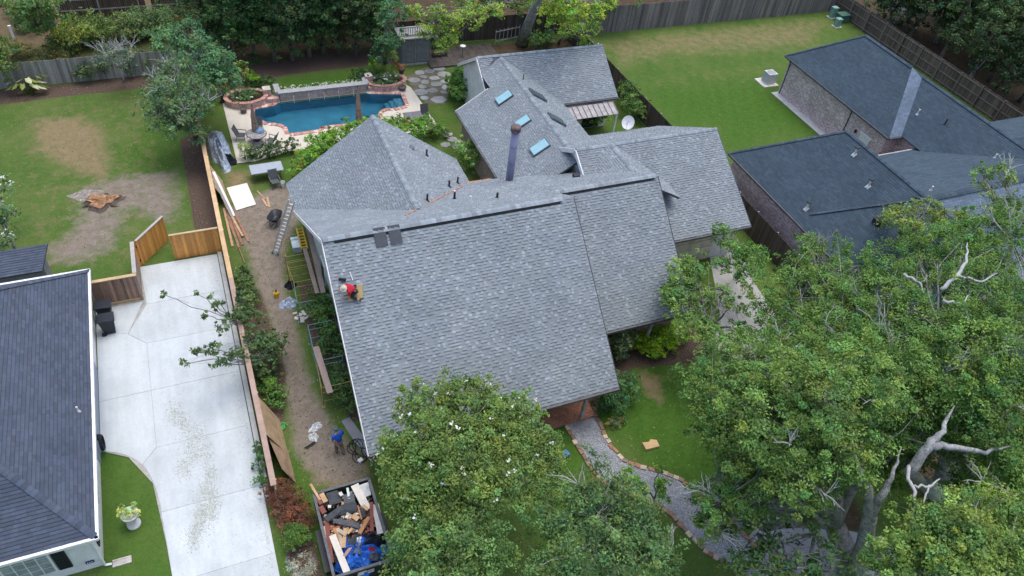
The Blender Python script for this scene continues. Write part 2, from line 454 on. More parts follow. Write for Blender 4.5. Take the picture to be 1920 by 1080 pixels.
Rp = [(1112, 765), (1126, 800), (1142, 833), (1166, 862), (1200, 876), (1240, 885), (1272, 899), (1300, 916), (1330, 940), (1358, 968), (1395, 1005), (1430, 1040)]
Lw = atl(Lp); Rw = atl(Rp)
gp = MB(); gp.prism([(p.x, p.y) for p in Lw + Rw[::-1]], -0.1, 0.02)
path = tag(gp.build('gravel_path', gmat), kind='structure')
stone_m = M('edge_stone', (0.42, 0.36, 0.29), 0.9, 0.2, 5, 40, 0.2, attr=True, bmp=0.4)
def walk(line, step):
    out = []; 
    for a, b in zip(line[:-1], line[1:]):
        n = max(1, round((b - a).length / step))
        for i in range(n): out.append((a.lerp(b, (i + 0.5) / n), (b - a), (b - a).length / n))
    return out
for line in (Lw, Rw):
    for p, d, L in walk(line, 0.30):
        c = rng.choice([(1.25, 1.2, 1.1), (0.95, 0.62, 0.5), (0.95, 0.6, 0.48), (0.55, 0.5, 0.48), (1.35, 1.3, 1.2), (0.85, 0.55, 0.45), (0.7, 0.6, 0.55)])
        k = rng.uniform(0.8, 1.15)
        b = MB(); b.box(p + Vector((rng.uniform(-.03, .03), rng.uniform(-.03, .03), 0.03)), (L * rng.uniform(0.84, 0.97), rng.uniform(0.16, 0.22), rng.uniform(0.10, 0.14)), math.atan2(d.y, d.x) + rng.uniform(-.12, .12), [v * k for v in c])
        b.build('edging_stone', stone_m, path)
# pale gravel turnaround under the oaks
tr = MB(); tr.prism([(p.x, p.y) for p in atl([(1440, 965), (1510, 985), (1590, 995), (1660, 1010), (1720, 1100), (1500, 1200), (1380, 1120), (1400, 1010)])], -0.1, 0.012)
tag(tr.build('gravel_turnaround', concrete('pale_gravel', (0.36, 0.37, 0.40), (0.27, 0.28, 0.30))), kind='structure')

# ------------------------------------------------------------------ fallen leaves and drift of tree litter
def scatter(name, pts, size, cols, seed, z=.06):
    R = np.random.RandomState(seed); P = np.array(pts); N = len(P)
    a = R.uniform(0, 6.28, N); L = size * R.uniform(.6, 1.4, N)
    t = np.stack([np.cos(a), np.sin(a), R.uniform(-.2, .2, N)], 1); s_ = np.stack([-np.sin(a), np.cos(a), R.uniform(-.2, .2, N)], 1)
    V = np.stack([P - t * L[:, None] * .5, P + s_ * L[:, None] * .3, P + t * L[:, None] * .5, P - s_ * L[:, None] * .3], 1).reshape(-1, 3)
    C = np.array(cols)[R.randint(0, len(cols), N)] * R.uniform(.7, 1.3, (N, 1))
    o = np_mesh(name, V, np.arange(N * 4).reshape(N, 4), M('dry_leaf', (1, 1, 1), .9, .1, attr=True), cols=np.repeat(C, 4, 0))
    return tag(o, kind='stuff')
Rl = random.Random(77); pts = []
drift = [(330, 775), (345, 800), (370, 820), (360, 850), (345, 880), (385, 850), (395, 890), (385, 920), (400, 935), (395, 960), (375, 985), (365, 1010), (378, 960)]
for _ in range(3800):
    c = Rl.choice(drift); p = at(c[0] + Rl.gauss(0, 9), c[1] + Rl.gauss(0, 13)); 
    if -4.5 < p.x < -.7: pts.append((p.x, p.y, .056))
for _ in range(500): pts.append((Rl.uniform(-4.6, -.7), Rl.uniform(15, 35.5), .056))
for _ in range(900): pts.append((-.75 - abs(Rl.gauss(0, .25)), Rl.uniform(15, 35.5), .056))
scatter('fallen_leaves', pts, .05, [(.38, .41, .35), (.43, .46, .40), (.32, .34, .27), (.46, .48, .44)], 5)
pts = []
for _ in range(2600): pts.append((Rl.uniform(-13, -.4), Rl.uniform(36.5, 56.5), .012))
for _ in range(1600): pts.append((Rl.uniform(31.8, 60), Rl.uniform(30, 56), .012))
for _ in range(1500): pts.append((Rl.uniform(13, 30), Rl.uniform(8, 21), .012))
for _ in range(2600): pts.append((Rl.uniform(.2, 4.2), Rl.uniform(15, 43), .012))
scatter('lawn_litter', pts, .10, [(.19, .16, .08), (.16, .11, .06), (.21, .20, .09), (.08, .13, .03), (.11, .16, .04)], 6)
# ================================================================== roofing
def shingle_mat(name, c, c2):
    m, nt, b, tc = new_mat(name); vec = tc.outputs['Object']
    a = nt.nodes.new('ShaderNodeAttribute'); a.attribute_name = 'Col'
    n0 = _noise(nt, vec, 0.4, 5, 0.6); n1 = _noise(nt, vec, 6, 4); n2 = _noise(nt, vec, 110, 2)
    col = _mix(nt, _mapr(nt, n0, 0.35, 0.7, 0, 1), c, c2)
    col = _mix(nt, 1.0, col, a.outputs['Color'], 'MULTIPLY')
    col = _mul(nt, col, _mapr(nt, n1, 0.3, 0.7, 0.92, 1.08)); col = _mul(nt, col, _mapr(nt, n2, 0.3, 0.7, 0.82, 1.18))
    nt.links.new(col, b.inputs['Base Color'])
    b.inputs['Roughness'].default_value = 0.85; b.inputs['Specular IOR Level'].default_value = 0.25
    bump(nt, b, n2, 0.3, 0.006); MATS[name] = m
    return m
SH_MAIN = shingle_mat('shingle_weathered_grey', (0.278, 0.318, 0.345), (0.240, 0.280, 0.310))
SH_LEFT = shingle_mat('shingle_blue_grey', (0.082, 0.103, 0.142), (0.068, 0.088, 0.126))
SH_RIGHT = shingle_mat('shingle_slate', (0.052, 0.080, 0.110), (0.063, 0.093, 0.123))
DECK = M('roof_decking', (0.10, 0.11, 0.13), 0.9)
WHITE = M('white_paint', (0.84, 0.85, 0.86), 0.5, 0.06, 1.5, 30, 0.04, c2=(0.74, 0.74, 0.73), c2amt=0.3)
DARKGUT = M('dark_gutter', (0.06, 0.065, 0.075), 0.5)

def plane_basis(P):
    """eave direction u (level), up-slope v and normal n of a roof polygon"""
    n = Vector((0, 0, 0))
    for i in range(len(P)): n += P[i].cross(P[(i + 1) % len(P)])
    n.normalize()
    if n.z < 0: n = -n
    u = Vector((0, 0, 1)).cross(n).normalized()          # level direction
    v = n.cross(u)
    if v.z < 0: v = -v; u = -u
    return u, v, n
def urange(uv, vv):
    xs = []
    for i in range(len(uv)):
        (a, b), (c, d) = uv[i], uv[(i + 1) % len(uv)]
        if (b <= vv < d) or (d <= vv < b): xs.append(a + (vv - b) * (c - a) / (d - b))
    return (min(xs), max(xs)) if len(xs) >= 2 else None
def roof_plane(house, poly, smat, tone='main', seed=1, expo=0.145, thick=0.12, singles=0, name='roof', clip=None):
    """one roof slope: deck slab plus courses of real tabs; the first `singles` tabs are objects of their own"""
    P = [Vector(p) for p in poly]
    u, v, n = plane_basis(P)
    o = P[0]
    deck = MB().slab([p - n * 0.004 for p in P], thick).build(name, DECK, house)
    uv = [((p - o).dot(u), (p - o).dot(v)) for p in P]
    v0, v1 = min(q[1] for q in uv), max(q[1] for q in uv)
    R = random.Random(seed); V = []; F4 = []; C = []
    row = 0; vv = v0; made = 0; meshes = {}
    while vv < v1 - 0.02:
        va, vb = vv, min(vv + expo, v1 - 0.003)
        ra = urange(uv, va + 1e-4); rb = urange(uv, vb - 1e-4)
        if ra is None or rb is None: vv += expo; row += 1; continue
        lo, hi = min(ra[0], rb[0]), max(ra[1], rb[1])
        x = lo - R.uniform(0, 0.3)
        tab = R.random() < 0.5
        while x < hi:
            if tone == 'main': w = R.choice((0.11, 0.13, 0.17, 0.2, 0.25))
            elif tone == 'left': w = R.choice((0.22, 0.33, 0.45))
            else: w = R.choice((0.17, 0.25, 0.33, 0.45))
            xa, xb = x, x + w
            x = xb; tab = (not tab) if R.random() < 0.8 else tab
            a0, a1 = max(xa, ra[0]), min(xb, ra[1]); b0, b1 = max(xa, rb[0]), min(xb, rb[1])
            if a1 - a0 < 0.004 and b1 - b0 < 0.004: continue
            a1 = max(a1, a0 + 0.001); b1 = max(b1, b0 + 0.001)
            if tone == 'main':
                t = 0.024 if tab else 0.012
                k = R.uniform(0.86, 1.0) if tab else R.uniform(0.80, 0.94)
                if tab and w < .18 and R.random() < 0.34: k = R.uniform(1.05, 1.20)
                tint = (k * R.uniform(.97, 1.03), k, k * R.uniform(.98, 1.04))
            elif tone == 'left':
                t = 0.018 if tab else 0.014
                k = R.uniform(0.85, 1.12); tint = (k * R.uniform(.97, 1.05), k, k * R.uniform(.97, 1.05))
            else:
                t = 0.018 if tab else 0.012
                k = R.uniform(0.85, 1.15); tint = (k, k * R.uniform(.98, 1.03), k * R.uniform(.97, 1.03))
            bh = ((int((xa + 40 + (row // 6) * .37) / 0.95) * 73856093) ^ ((row // 6) * 19349663) ^ seed) % 1000 / 1000.0
            tint = tuple(c_ * (0.945 + 0.11 * bh) for c_ in tint)
            if clip is not None:
                c = o + u * ((xa + xb) / 2) + v * ((va + vb) / 2)
                if clip(c): continue
            if made < singles and a1 - a0 > w * 0.98 and b1 - b0 > w * 0.98:
                key = (w, tab, round(k * 8))
                if key not in meshes:
                    mb = MB()
                    if tab and k < 1.1:
                        mb.add([(0.002, .034, t + .001), (w - .002, .034, t + .001), (w - .002, 0, t + .001), (0.002, 0, t + .001)], [(3, 2, 1, 0)], tuple(s * .60 for s in tint))  # dark butt band: pigment line plus the tab's shadow, painted in
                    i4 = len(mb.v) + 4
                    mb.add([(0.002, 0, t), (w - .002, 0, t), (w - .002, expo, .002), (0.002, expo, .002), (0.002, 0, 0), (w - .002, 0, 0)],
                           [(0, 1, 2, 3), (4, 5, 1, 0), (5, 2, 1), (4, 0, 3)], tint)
                    mb.c[i4] = mb.c[i4 + 1] = tuple(s * (0.34 if tab else 0.62) for s in tint)  # front face darkened, shade put into its tint
                    ob = mb.build('shingle', smat, deck, org=(0, 0, 0)); meshes[key] = ob.data
                else:
                    ob = bpy.data.objects.new('shingle', meshes[key]); COL.objects.link(ob); ob.parent = deck
                base = o + u * xa + v * va - ORG[deck.name]
                ob.matrix_local = Matrix(((u.x, v.x, n.x, base.x), (u.y, v.y, n.y, base.y), (u.z, v.z, n.z, base.z), (0, 0, 0, 1)))
                made += 1
                continue
            q = len(V)
            pa, pb, pc, pd = o + u * a0 + v * va, o + u * a1 + v * va, o + u * b1 + v * vb, o + u * b0 + v * vb
            dk = tuple(s * (0.34 if (tab and tone == 'main') else 0.62) for s in tint)  # front faces darkened: shade under the butt edge painted in
            if tone == 'main' and tab and k < 1.1 or tone == 'left':          # pigment line and painted-in shadow along the butt edge of the raised tabs
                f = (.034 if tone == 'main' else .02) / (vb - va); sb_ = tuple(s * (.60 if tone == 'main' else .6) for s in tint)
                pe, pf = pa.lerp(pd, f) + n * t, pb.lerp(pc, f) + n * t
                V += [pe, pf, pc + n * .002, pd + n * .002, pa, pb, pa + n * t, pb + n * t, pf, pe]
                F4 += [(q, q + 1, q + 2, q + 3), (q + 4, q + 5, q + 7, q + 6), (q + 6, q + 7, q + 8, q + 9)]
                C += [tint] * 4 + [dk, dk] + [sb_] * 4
            else:
                V += [pa + n * t, pb + n * t, pc + n * .002, pd + n * .002, pa, pb]
                F4 += [(q, q + 1, q + 2, q + 3), (q + 4, q + 5, q + 1, q)]
                C += [tint] * 4 + [dk, dk]
        vv += expo; row += 1
    if V:
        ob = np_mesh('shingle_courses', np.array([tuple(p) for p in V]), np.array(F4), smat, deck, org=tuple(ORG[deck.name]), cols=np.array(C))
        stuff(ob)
    return deck
def caps(house, a, b, smat, seed=3, w=0.30, step=0.2, each=False, name='ridge_cap', lift=0.035, drop=0.09):
    """folded cap shingles along a ridge or hip"""
    a, b = Vector(a), Vector(b); d = b - a; L = d.length; d.normalize()
    s = Vector((0, 0, 1)).cross(d).normalized(); up = d.cross(s)
    if up.z < 0: up = -up
    R = random.Random(seed); n = max(1, int(L / step)); mb = MB()
    for i in range(n):
        k = R.uniform(0.8, 1.25); c = (k, k, k * R.uniform(.98, 1.04))
        p = a + d * (L * i / n); q = a + d * (L * (i + 1) / n * 1.0 + (0.03 if i < n - 1 else 0))
        h0, h1 = lift + 0.018, lift + 0.004
        V = []
        for pt, h in ((p, h0), (q, h1)):
            V += [pt - s * w / 2 + up * (h - drop), pt - s * w * .16 + up * (h - .01), pt + up * h, pt + s * w * .16 + up * (h - .01), pt + s * w / 2 + up * (h - drop)]
        V += [pt - up * 0 for pt in V[:5]]
        for j in range(10, 15): V[j] = V[j] - up * 0.03
        F = [(0, 1, 6, 5), (1, 2, 7, 6), (2, 3, 8, 7), (3, 4, 9, 8), (10, 11, 1, 0), (11, 12, 2, 1), (12, 13, 3, 2), (13, 14, 4, 3)]
        m = MB() if each else mb
        m.add(V, F, c)
        if each: m.build(name, smat, house)
    if not each: stuff(mb.build('ridge_caps', smat, house))
def vent_pipe(house, p, h=0.35, r=0.05, mat=None, boot=True, name='vent_pipe', n=None):
    p = Vector(p); m = mat or M('vent_black', (0.03, 0.03, 0.035), 0.5)
    b = MB(); b.tube([p - Vector((0, 0, .1)), p + Vector((0, 0, h))], r, 10)
    if boot: b.tube([p - Vector((0, 0, .05)), p + Vector((0, 0, .07))], [r * 2.4, r * 1.2], 10)
    o = b.build(name, m, house)
    return o

# ================================================================== the big grey-shingled house
house = thing('house', 'large house with weathered grey shingle roofs in the middle of the picture', 'house', (10, 27, 0))
HX0, HX1 = 3.83, 15.9
YR, ZR = 25.55, 8.68
SF, SB = 0.806, 0.60
def zf(y): return ZR - SF * (YR - y)
def zb(y): return ZR - SB * (y - YR)
YE = 18.25
roof_plane(house, [(HX0, YE, zf(YE)), (HX1, YE, zf(YE)), (HX1, YR, ZR), (HX0, YR, ZR)], SH_MAIN, 'main', 11, singles=300)
YB = 34.6
def under_w1(p):                # covered by the left wing's slopes
    zl = 6.85 - 0.745 * abs(p.x - 9.1)
    return p.z < zl - 0.12 and p.y > 27
roof_plane(house, [(HX0, YB, zb(YB)), (15.9, YB, zb(YB)), (15.9, YR, ZR), (HX0, YR, ZR)], SH_MAIN, 'main', 12, clip=under_w1)
# second block, set back
Y2, Z2, X2 = 27.55, 7.43, 22.1
def z2f(y): return Z2 - SF * (Y2 - y)
roof_plane(house, [(14.0, 21.7, z2f(21.7)), (X2, 21.7, z2f(21.7)), (X2, Y2, Z2), (14.0, Y2, Z2)], SH_MAIN, 'main', 13, clip=lambda p: p.x < 15.6)
roof_plane(house, [(15.9, 34.0, Z2 - SB * (34.0 - Y2)), (X2, 34.0, Z2 - SB * (34.0 - Y2)), (X2, Y2, Z2), (15.9, Y2, Z2)], SH_MAIN, 'main', 14)
# third block (garage), lower
Y3, Z3, S3 = 32.6, 6.08, 0.6
X3a, X3b = 19.85, 29.65
def z3(y): return Z3 - S3 * abs(Y3 - y)
roof_plane(house, [(X3a, 27.0, z3(27.0)), (X3b, 27.0, z3(27.0)), (X3b, Y3, Z3), (X3a, Y3, Z3)], SH_MAIN, 'main', 15, clip=lambda p: p.x < 22 and p.z < Z2 - SB * (p.y - Y2) - .1)
roof_plane(house, [(X3a, 38.3, z3(38.3)), (X3b, 38.3, z3(38.3)), (X3b, Y3, Z3), (X3a, Y3, Z3)], SH_MAIN, 'main', 16)
# little cross gable between the ridges
roof_plane(house, [(19.9, 28.6, 4.95), (19.9, 32.5, 4.95), (22.1, 32.5, 6.2), (22.1, 28.6, 6.2)], SH_MAIN, 'main', 17)
roof_plane(house, [(25.0, 28.6, 4.55), (25.0, 32.5, 4.55), (22.1, 32.5, 6.2), (22.1, 28.6, 6.2)], SH_MAIN, 'main', 18)
# left rear wing
roof_plane(house, [(3.87, 34.7, 2.95), (3.87, 37.5, 2.95), (9.1, 37.5, 6.85), (9.1, 28.4, 6.85)], SH_MAIN, 'main', 19, clip=lambda p: p.z < zb(p.y) - .1 and p.y < YB)
roof_plane(house, [(14.33, 34.7, 2.95), (14.33, 37.5, 2.95), (9.1, 37.5, 6.85), (9.1, 28.4, 6.85)], SH_MAIN, 'main', 20, clip=lambda p: p.z < zb(p.y) - .1 and p.y < YB)
# skylight wing
ZW, XW, SW = 5.2, 20.2, 0.64
def zw(x): return ZW - SW * abs(x - XW)
roof_plane(house, [(16.3, 32.6, zw(16.3)), (16.3, 43.2, zw(16.3)), (XW, 43.2, ZW), (XW, 32.6, ZW)], SH_MAIN, 'main', 21)
roof_plane(house, [(18.65, 43.2, zw(18.65)), (18.65, 45.0, zw(18.65)), (XW, 45.4, ZW), (XW, 43.2, ZW)], SH_MAIN, 'main', 22)
roof_plane(house, [(24.1, 32.6, zw(24.1)), (24.1, 43.4, zw(24.1)), (XW, 45.4, ZW), (XW, 32.6, ZW)], SH_MAIN, 'main', 23)
# back block
Y4, Z4, S4 = 45.95, 5.02, 0.667
def z4(y): return Z4 - S4 * abs(y - Y4)
roof_plane(house, [(18.65, 42.45, z4(42.45)), (28.55, 42.45, z4(42.45)), (28.55, Y4, Z4), (18.65, Y4, Z4)], SH_MAIN, 'main', 24, clip=lambda p: p.x < 24.1 and p.z < zw(p.x) - .1)
roof_plane(house, [(18.65, 49.6, z4(49.6)), (28.55, 49.6, z4(49.6)), (28.55, Y4, Z4), (18.65, Y4, Z4)], SH_MAIN, 'main', 25)
# ridges
caps(house, (HX0, YR, ZR), (HX1 - 0.6, YR, ZR), SH_MAIN, 1, each=True, w=0.34, step=0.24, lift=0.08)
caps(house, (16.0, Y2, Z2), (X2 - 0.15, Y2, Z2), SH_MAIN, 2, each=True, w=0.34, step=0.24, lift=0.08)
caps(house, (X3a, Y3, Z3), (X3b, Y3, Z3), SH_MAIN, 3)
caps(house, (9.1, 28.7, 6.85), (9.1, 37.5, 6.85), SH_MAIN, 4)
caps(house, (XW, 33.6, ZW), (XW, 45.3, ZW), SH_MAIN, 5)
caps(house, (18.65, Y4, Z4), (28.55, Y4, Z4), SH_MAIN, 6)
caps(house, (22.1, 29.6, 6.2), (22.1, 32.4, 6.2), SH_MAIN, 7)
# ridge vents: the dark slot under the cap
for a, b in (((HX0 + .5, YR - .17, ZR - .10), (HX1 - .75, YR - .17, ZR - .10)), ((16.2, Y2 - .17, Z2 - .10), (X2 - .3, Y2 - .17, Z2 - .10))):
    MB().bar(a, b, 0.07, 0.07).build('ridge_vent', M('vent_black', (0.03, 0.03, 0.035), 0.5), house)
# fascias, rakes, gutters
def board(a, b, w, h, mat=None, name='fascia'): return MB().bar(a, b, w, h).build(name, mat or WHITE, house)
board((HX0 - .03, YE, zf(YE) - .12), (HX0 - .03, YR, ZR - .12), .04, .2, name='rake_board')
board((HX0 - .03, YB, zb(YB) - .12), (HX0 - .03, YR, ZR - .12), .04, .2, name='rake_board')
board((HX1 + .03, YE, zf(YE) - .12), (HX1 + .03, YR, ZR - .12), .04, .18, DARKGUT, name='rake_board')
board((HX0, YE - .07, zf(YE) - .08), (HX1, YE - .07, zf(YE) - .08), .13, .13, M('bronze_gutter', (0.10, 0.10, 0.11), 0.45), 'gutter')
board((16.0, 21.63, z2f(21.7) - .08), (X2, 21.63, z2f(21.7) - .08), .13, .13, MATS['bronze_gutter'], 'gutter')
board((22.1, 26.93, z3(27) - .08), (X3b, 26.93, z3(27) - .08), .13, .13, MATS['bronze_gutter'], 'gutter')
board((24.2, 42.38, z4(42.45) - .08), (28.55, 42.38, z4(42.45) - .08), .13, .13, MATS['bronze_gutter'], 'gutter')
board((16.23, 35.4, zw(16.3) - .06), (16.23, 43.2, zw(16.3) - .06), .1, .12, MATS['bronze_gutter'], 'gutter')
board((16.3, 43.25, zw(16.3) - .1), (18.6, 43.25, zw(18.6) - .1), .05, .18, WHITE, 'rake_board')
board((18.6, Y4, Z4 - .1), (18.6, 49.6, z4(49.6) - .1), .05, .22, WHITE, 'rake_board')
board((18.6, 43.3, z4(43.3) - .1), (18.6, Y4, Z4 - .1), .05, .22, WHITE, 'rake_board')
board((X3a - .04, 30.4, z3(30.4) - .12), (X3a - .04, Y3, Z3 - .12), .06, .26, WHITE, 'rake_board')
board((X3a - .04, 35.2, z3(35.2) - .12), (X3a - .04, Y3, Z3 - .12), .06, .26, WHITE, 'rake_board')
board((X2 + .03, 21.7, z2f(21.7) - .1), (X2 + .03, Y2, Z2 - .1), .04, .18, DARKGUT, 'rake_board')
board((X3b + .03, 27, z3(27) - .1), (X3b + .03, Y3, Z3 - .1), .04, .18, DARKGUT, 'rake_board')
# walls
def siding(name, c):
    m, nt, b, tc = new_mat(name); vec = tc.outputs['Object']
    w = nt.nodes.new('ShaderNodeTexWave'); w.bands_direction = 'Z'; w.wave_profile = 'SAW'; w.inputs['Scale'].default_value = 1.1
    nt.links.new(vec, w.inputs['Vector'])
    rgb = nt.nodes.new('ShaderNodeRGB'); rgb.outputs[0].default_value = (*c, 1)
    col = _mul(nt, rgb.outputs[0], _mapr(nt, _noise(nt, vec, 3, 4), 0.3, 0.7, 0.88, 1.1))
    nt.links.new(col, b.inputs['Base Color']); b.inputs['Roughness'].default_value = 0.7
    bump(nt, b, w.outputs['Fac'], 0.6, 0.02); MATS[name] = m
    return m
def brick(name, c1, c2, mortar, axis='X', s=1.0):
    m, nt, b, tc = new_mat(name)
    sep = nt.nodes.new('ShaderNodeSeparateXYZ'); nt.links.new(tc.outputs['Object'], sep.inputs[0])
    add = nt.nodes.new('ShaderNodeMath'); add.operation = 'ADD'; nt.links.new(sep.outputs[0], add.inputs[0]); nt.links.new(sep.outputs[1], add.inputs[1])
    cmb = nt.nodes.new('ShaderNodeCombineXYZ'); nt.links.new(add.outputs[0], cmb.inputs[0]); nt.links.new(sep.outputs[2], cmb.inputs[1])
    br = nt.nodes.new('ShaderNodeTexBrick'); nt.links.new(cmb.outputs[0], br.inputs['Vector'])
    br.inputs['Color1'].default_value = (*c1, 1); br.inputs['Color2'].default_value = (*c2, 1); br.inputs['Mortar'].default_value = (*mortar, 1)
    br.inputs['Scale'].default_value = 1.0; br.inputs['Brick Width'].default_value = 0.21 * s; br.inputs['Row Height'].default_value = 0.075 * s
    br.inputs['Mortar Size'].default_value = 0.008; br.inputs['Bias'].default_value = -0.1
    col = _mul(nt, br.outputs['Color'], _mapr(nt, _noise(nt, tc.outputs['Object'], 9, 4, 0.8), 0.3, 0.7, 0.5, 1.5))
    col = _mul(nt, col, _mapr(nt, _noise(nt, tc.outputs['Object'], 1.1, 4, 0.6), 0.3, 0.7, 0.8, 1.2))
    nt.links.new(col, b.inputs['Base Color']); b.inputs['Roughness'].default_value = 0.9; b.inputs['Specular IOR Level'].default_value = 0.2
    bump(nt, b, br.outputs['Fac'], -0.5, 0.01); MATS[name] = m
    return m
SIDE = siding('pale_green_siding', (0.55, 0.62, 0.56))
SIDEW = siding('white_siding', (0.66, 0.68, 0.66))
BRK_OLD = brick('old_brick', (0.30, 0.18, 0.15), (0.42, 0.30, 0.26), (0.36, 0.33, 0.31))
def gable_x(x0, x1, prof, mat, name='wall'):
    """a solid of constant section along X; prof is (y,z)"""
    n = len(prof); V = [(x0, p[0], p[1]) for p in prof] + [(x1, p[0], p[1]) for p in prof]
    F = [tuple(range(n)), tuple(range(2 * n - 1, n - 1, -1))] + [(i, n + i, n + (i + 1) % n, (i + 1) % n) for i in range(n)]
    return MB().add(V, F).build(name, mat, house)
def gable_y(y0, y1, prof, mat, name='wall'):
    n = len(prof); V = [(p[0], y0, p[1]) for p in prof] + [(p[0], y1, p[1]) for p in prof]
    F = [tuple(range(n)), tuple(range(2 * n - 1, n - 1, -1))] + [(i, n + i, n + (i + 1) % n, (i + 1) % n) for i in range(n)]
    return MB().add(V, F).build(name, mat, house)
gable_x(4.62, 15.6, [(20.6, 0), (20.6, zf(20.6) - .2), (YR, ZR - .22), (34.2, zb(34.2) - .2), (34.2, 0)], SIDE)
gable_x(15.6, 21.8, [(22.5, 0), (22.5, z2f(22.5) - .2), (Y2, Z2 - .22), (33.6, Z2 - SB * (33.6 - Y2) - .2), (33.6, 0)], BRK_OLD)
gable_x(20.1, 29.3, [(27.6, 0), (27.6, z3(27.6) - .2), (Y3, Z3 - .22), (37.8, z3(37.8) - .2), (37.8, 0)], SIDEW)
gable_y(34.0, 37.2, [(4.62, 0), (4.62, 3.1), (9.1, 6.55), (14.0, 2.95), (14.0, 0)], SIDE)
gable_y(33.6, 43.0, [(16.7, 0), (16.7, zw(16.7) - .2), (XW, ZW - .22), (23.7, zw(23.7) - .2), (23.7, 0)], BRK_OLD)
gable_x(18.95, 28.2, [(42.95, 0), (42.95, z4(42.95) - .2), (Y4, Z4 - .22), (49.2, z4(49.2) - .2), (49.2, 0)], WHITE)
# windows of the scaffolded gable
GLASS = M('dark_glass', (0.03, 0.04, 0.05), 0.08, 0.1, spec=0.7)
for y, z in ((21.9, 1.5), (24.3, 1.5), (28.2, 1.5), (31.2, 1.5), (24.4, 4.7), (27.2, 4.7)):
    w = MB().box((4.60, y, z), (0.08, 1.0, 1.5)).build('window', WHITE, house)
    MB().box((4.57, y, z), (0.04, 0.84, 1.34)).build('pane', GLASS, w)
# entrance porch: brick floor, posts, door
MB().box((13.6, 19.65, 0.09), (3.6, 1.9, 0.18)).build('porch_floor', brick('porch_brick', (0.34, 0.14, 0.09), (0.42, 0.2, 0.13), (0.3, 0.27, 0.24)), house)
for x in (12.05, 14.6):
    MB().box((x, 18.75, 1.35), (.15, .15, 2.35)).build('porch_post', M('weathered_post', (0.36, 0.35, 0.33), 0.8), house)
d = MB().box((13.0, 20.56, 1.15), (1.0, .08, 2.1)).build('door', M('door_brown', (0.16, 0.08, 0.05), 0.5), house)
MB().box((13.4, 20.50, 1.1), (.05, .05, .12)).build('handle', M('brass', (0.5, 0.4, 0.2), 0.3, metal=1.0), d)
MB().box((20.0, 22.0, 1.3), (.14, .14, 2.6)).build('porch_post', MATS['weathered_post'], house)
gd = MB().box((25.4, 27.55, 1.15), (4.6, .08, 2.2)).build('garage_door', M('cream_door', (0.62, 0.57, 0.47), 0.6), house)
for k in range(1, 4): MB().box((25.4, 27.50, 0.05 + k * .55), (4.6, .03, .03)).build('door_rib', M('cream_rib', (0.45, 0.42, 0.35), 0.6), gd)
# lean-to metal awning by the back block
MB().slab([(24.15, 42.3, 2.45), (28.1, 42.3, 2.45), (28.1, 41.2, 2.1), (24.15, 41.2, 2.1)], .03).build('metal_awning', M('pale_metal', (0.34, 0.325, 0.335), 0.5, metal=0.1), house)
for k in range(10):
    x = 24.3 + k * .42
    MB().bar((x, 42.3, 2.48), (x, 41.2, 2.13), .035, .05).build('awning_rib', M('rib_dark', (0.22, 0.205, 0.21), 0.5), house)
MB().box((28.0, 41.3, 1.05), (.12, .12, 2.1)).build('porch_post', WHITE, house)
MB().box((26.9, 42.88, 1.1), (1.4, .06, 2.0)).build('glass_door', GLASS, house)
# chimney flue
ch = MB().tube([(16.15, 33.3, 2.6), (16.17, 33.3, 7.45)], .225, 20).build('chimney_flue', M('flue_lavender_metal', (0.23, 0.24, 0.36), 0.5, 0.12, 2.0, 30, 0.1, metal=0.25), house, smooth=True)
MB().lathe([(.27, 0), (.30, .05), (.30, .10), (.26, .12), (.26, .2), (.30, .22), (.30, .30), (.24, .36), (.05, .40)], (16.17, 33.3, 7.4), 20).build('chimney_cap', M('rusty_cap', (0.20, 0.11, 0.09), 0.8, 0.4, 6, 40, 0.3, c2=(0.10, 0.09, 0.1)), ch, smooth=False)
for z in (4.2, 5.3, 6.4): MB().lathe([(.232, 0), (.232, .05)], (16.16, 33.3, z), 20).build('flue_band', M('flue_band', (0.20, 0.21, 0.32), 0.5), ch)
# skylights
SKYBLUE = M('skylight_blue', (0.30, 0.54, 0.62), 0.18, 0.08, 2, spec=0.6)
SKYDARK = M('skylight_dark', (0.05, 0.08, 0.09), 0.15, 0.1, spec=0.6)
def skylight(x0, x1, y0, y1, gl):
    n = Vector((-SW if x0 < XW else SW, 0, 1)).normalized()
    P = [Vector((x, y, zw(x))) for x, y in ((x0, y0), (x1, y0), (x1, y1), (x0, y1))]
    s = MB().slab([p + n * .13 for p in P], .16).build('skylight', M('skylight_frame', (0.10, 0.12, 0.14), 0.5), house)
    c = sum(P, Vector()) / 4
    MB().slab([c + (p - c) * .90 + n * .145 for p in P], .02).build('pane', gl, s)
skylight(18.48, 19.48, 40.98, 41.74, SKYBLUE)
skylight(18.62, 19.49, 37.93, 38.63, SKYBLUE)
skylight(18.48, 19.52, 35.0, 35.8, SKYBLUE)
skylight(20.6, 21.7, 40.5, 41.3, SKYDARK)
skylight(20.65, 21.75, 37.5, 38.3, SKYDARK)
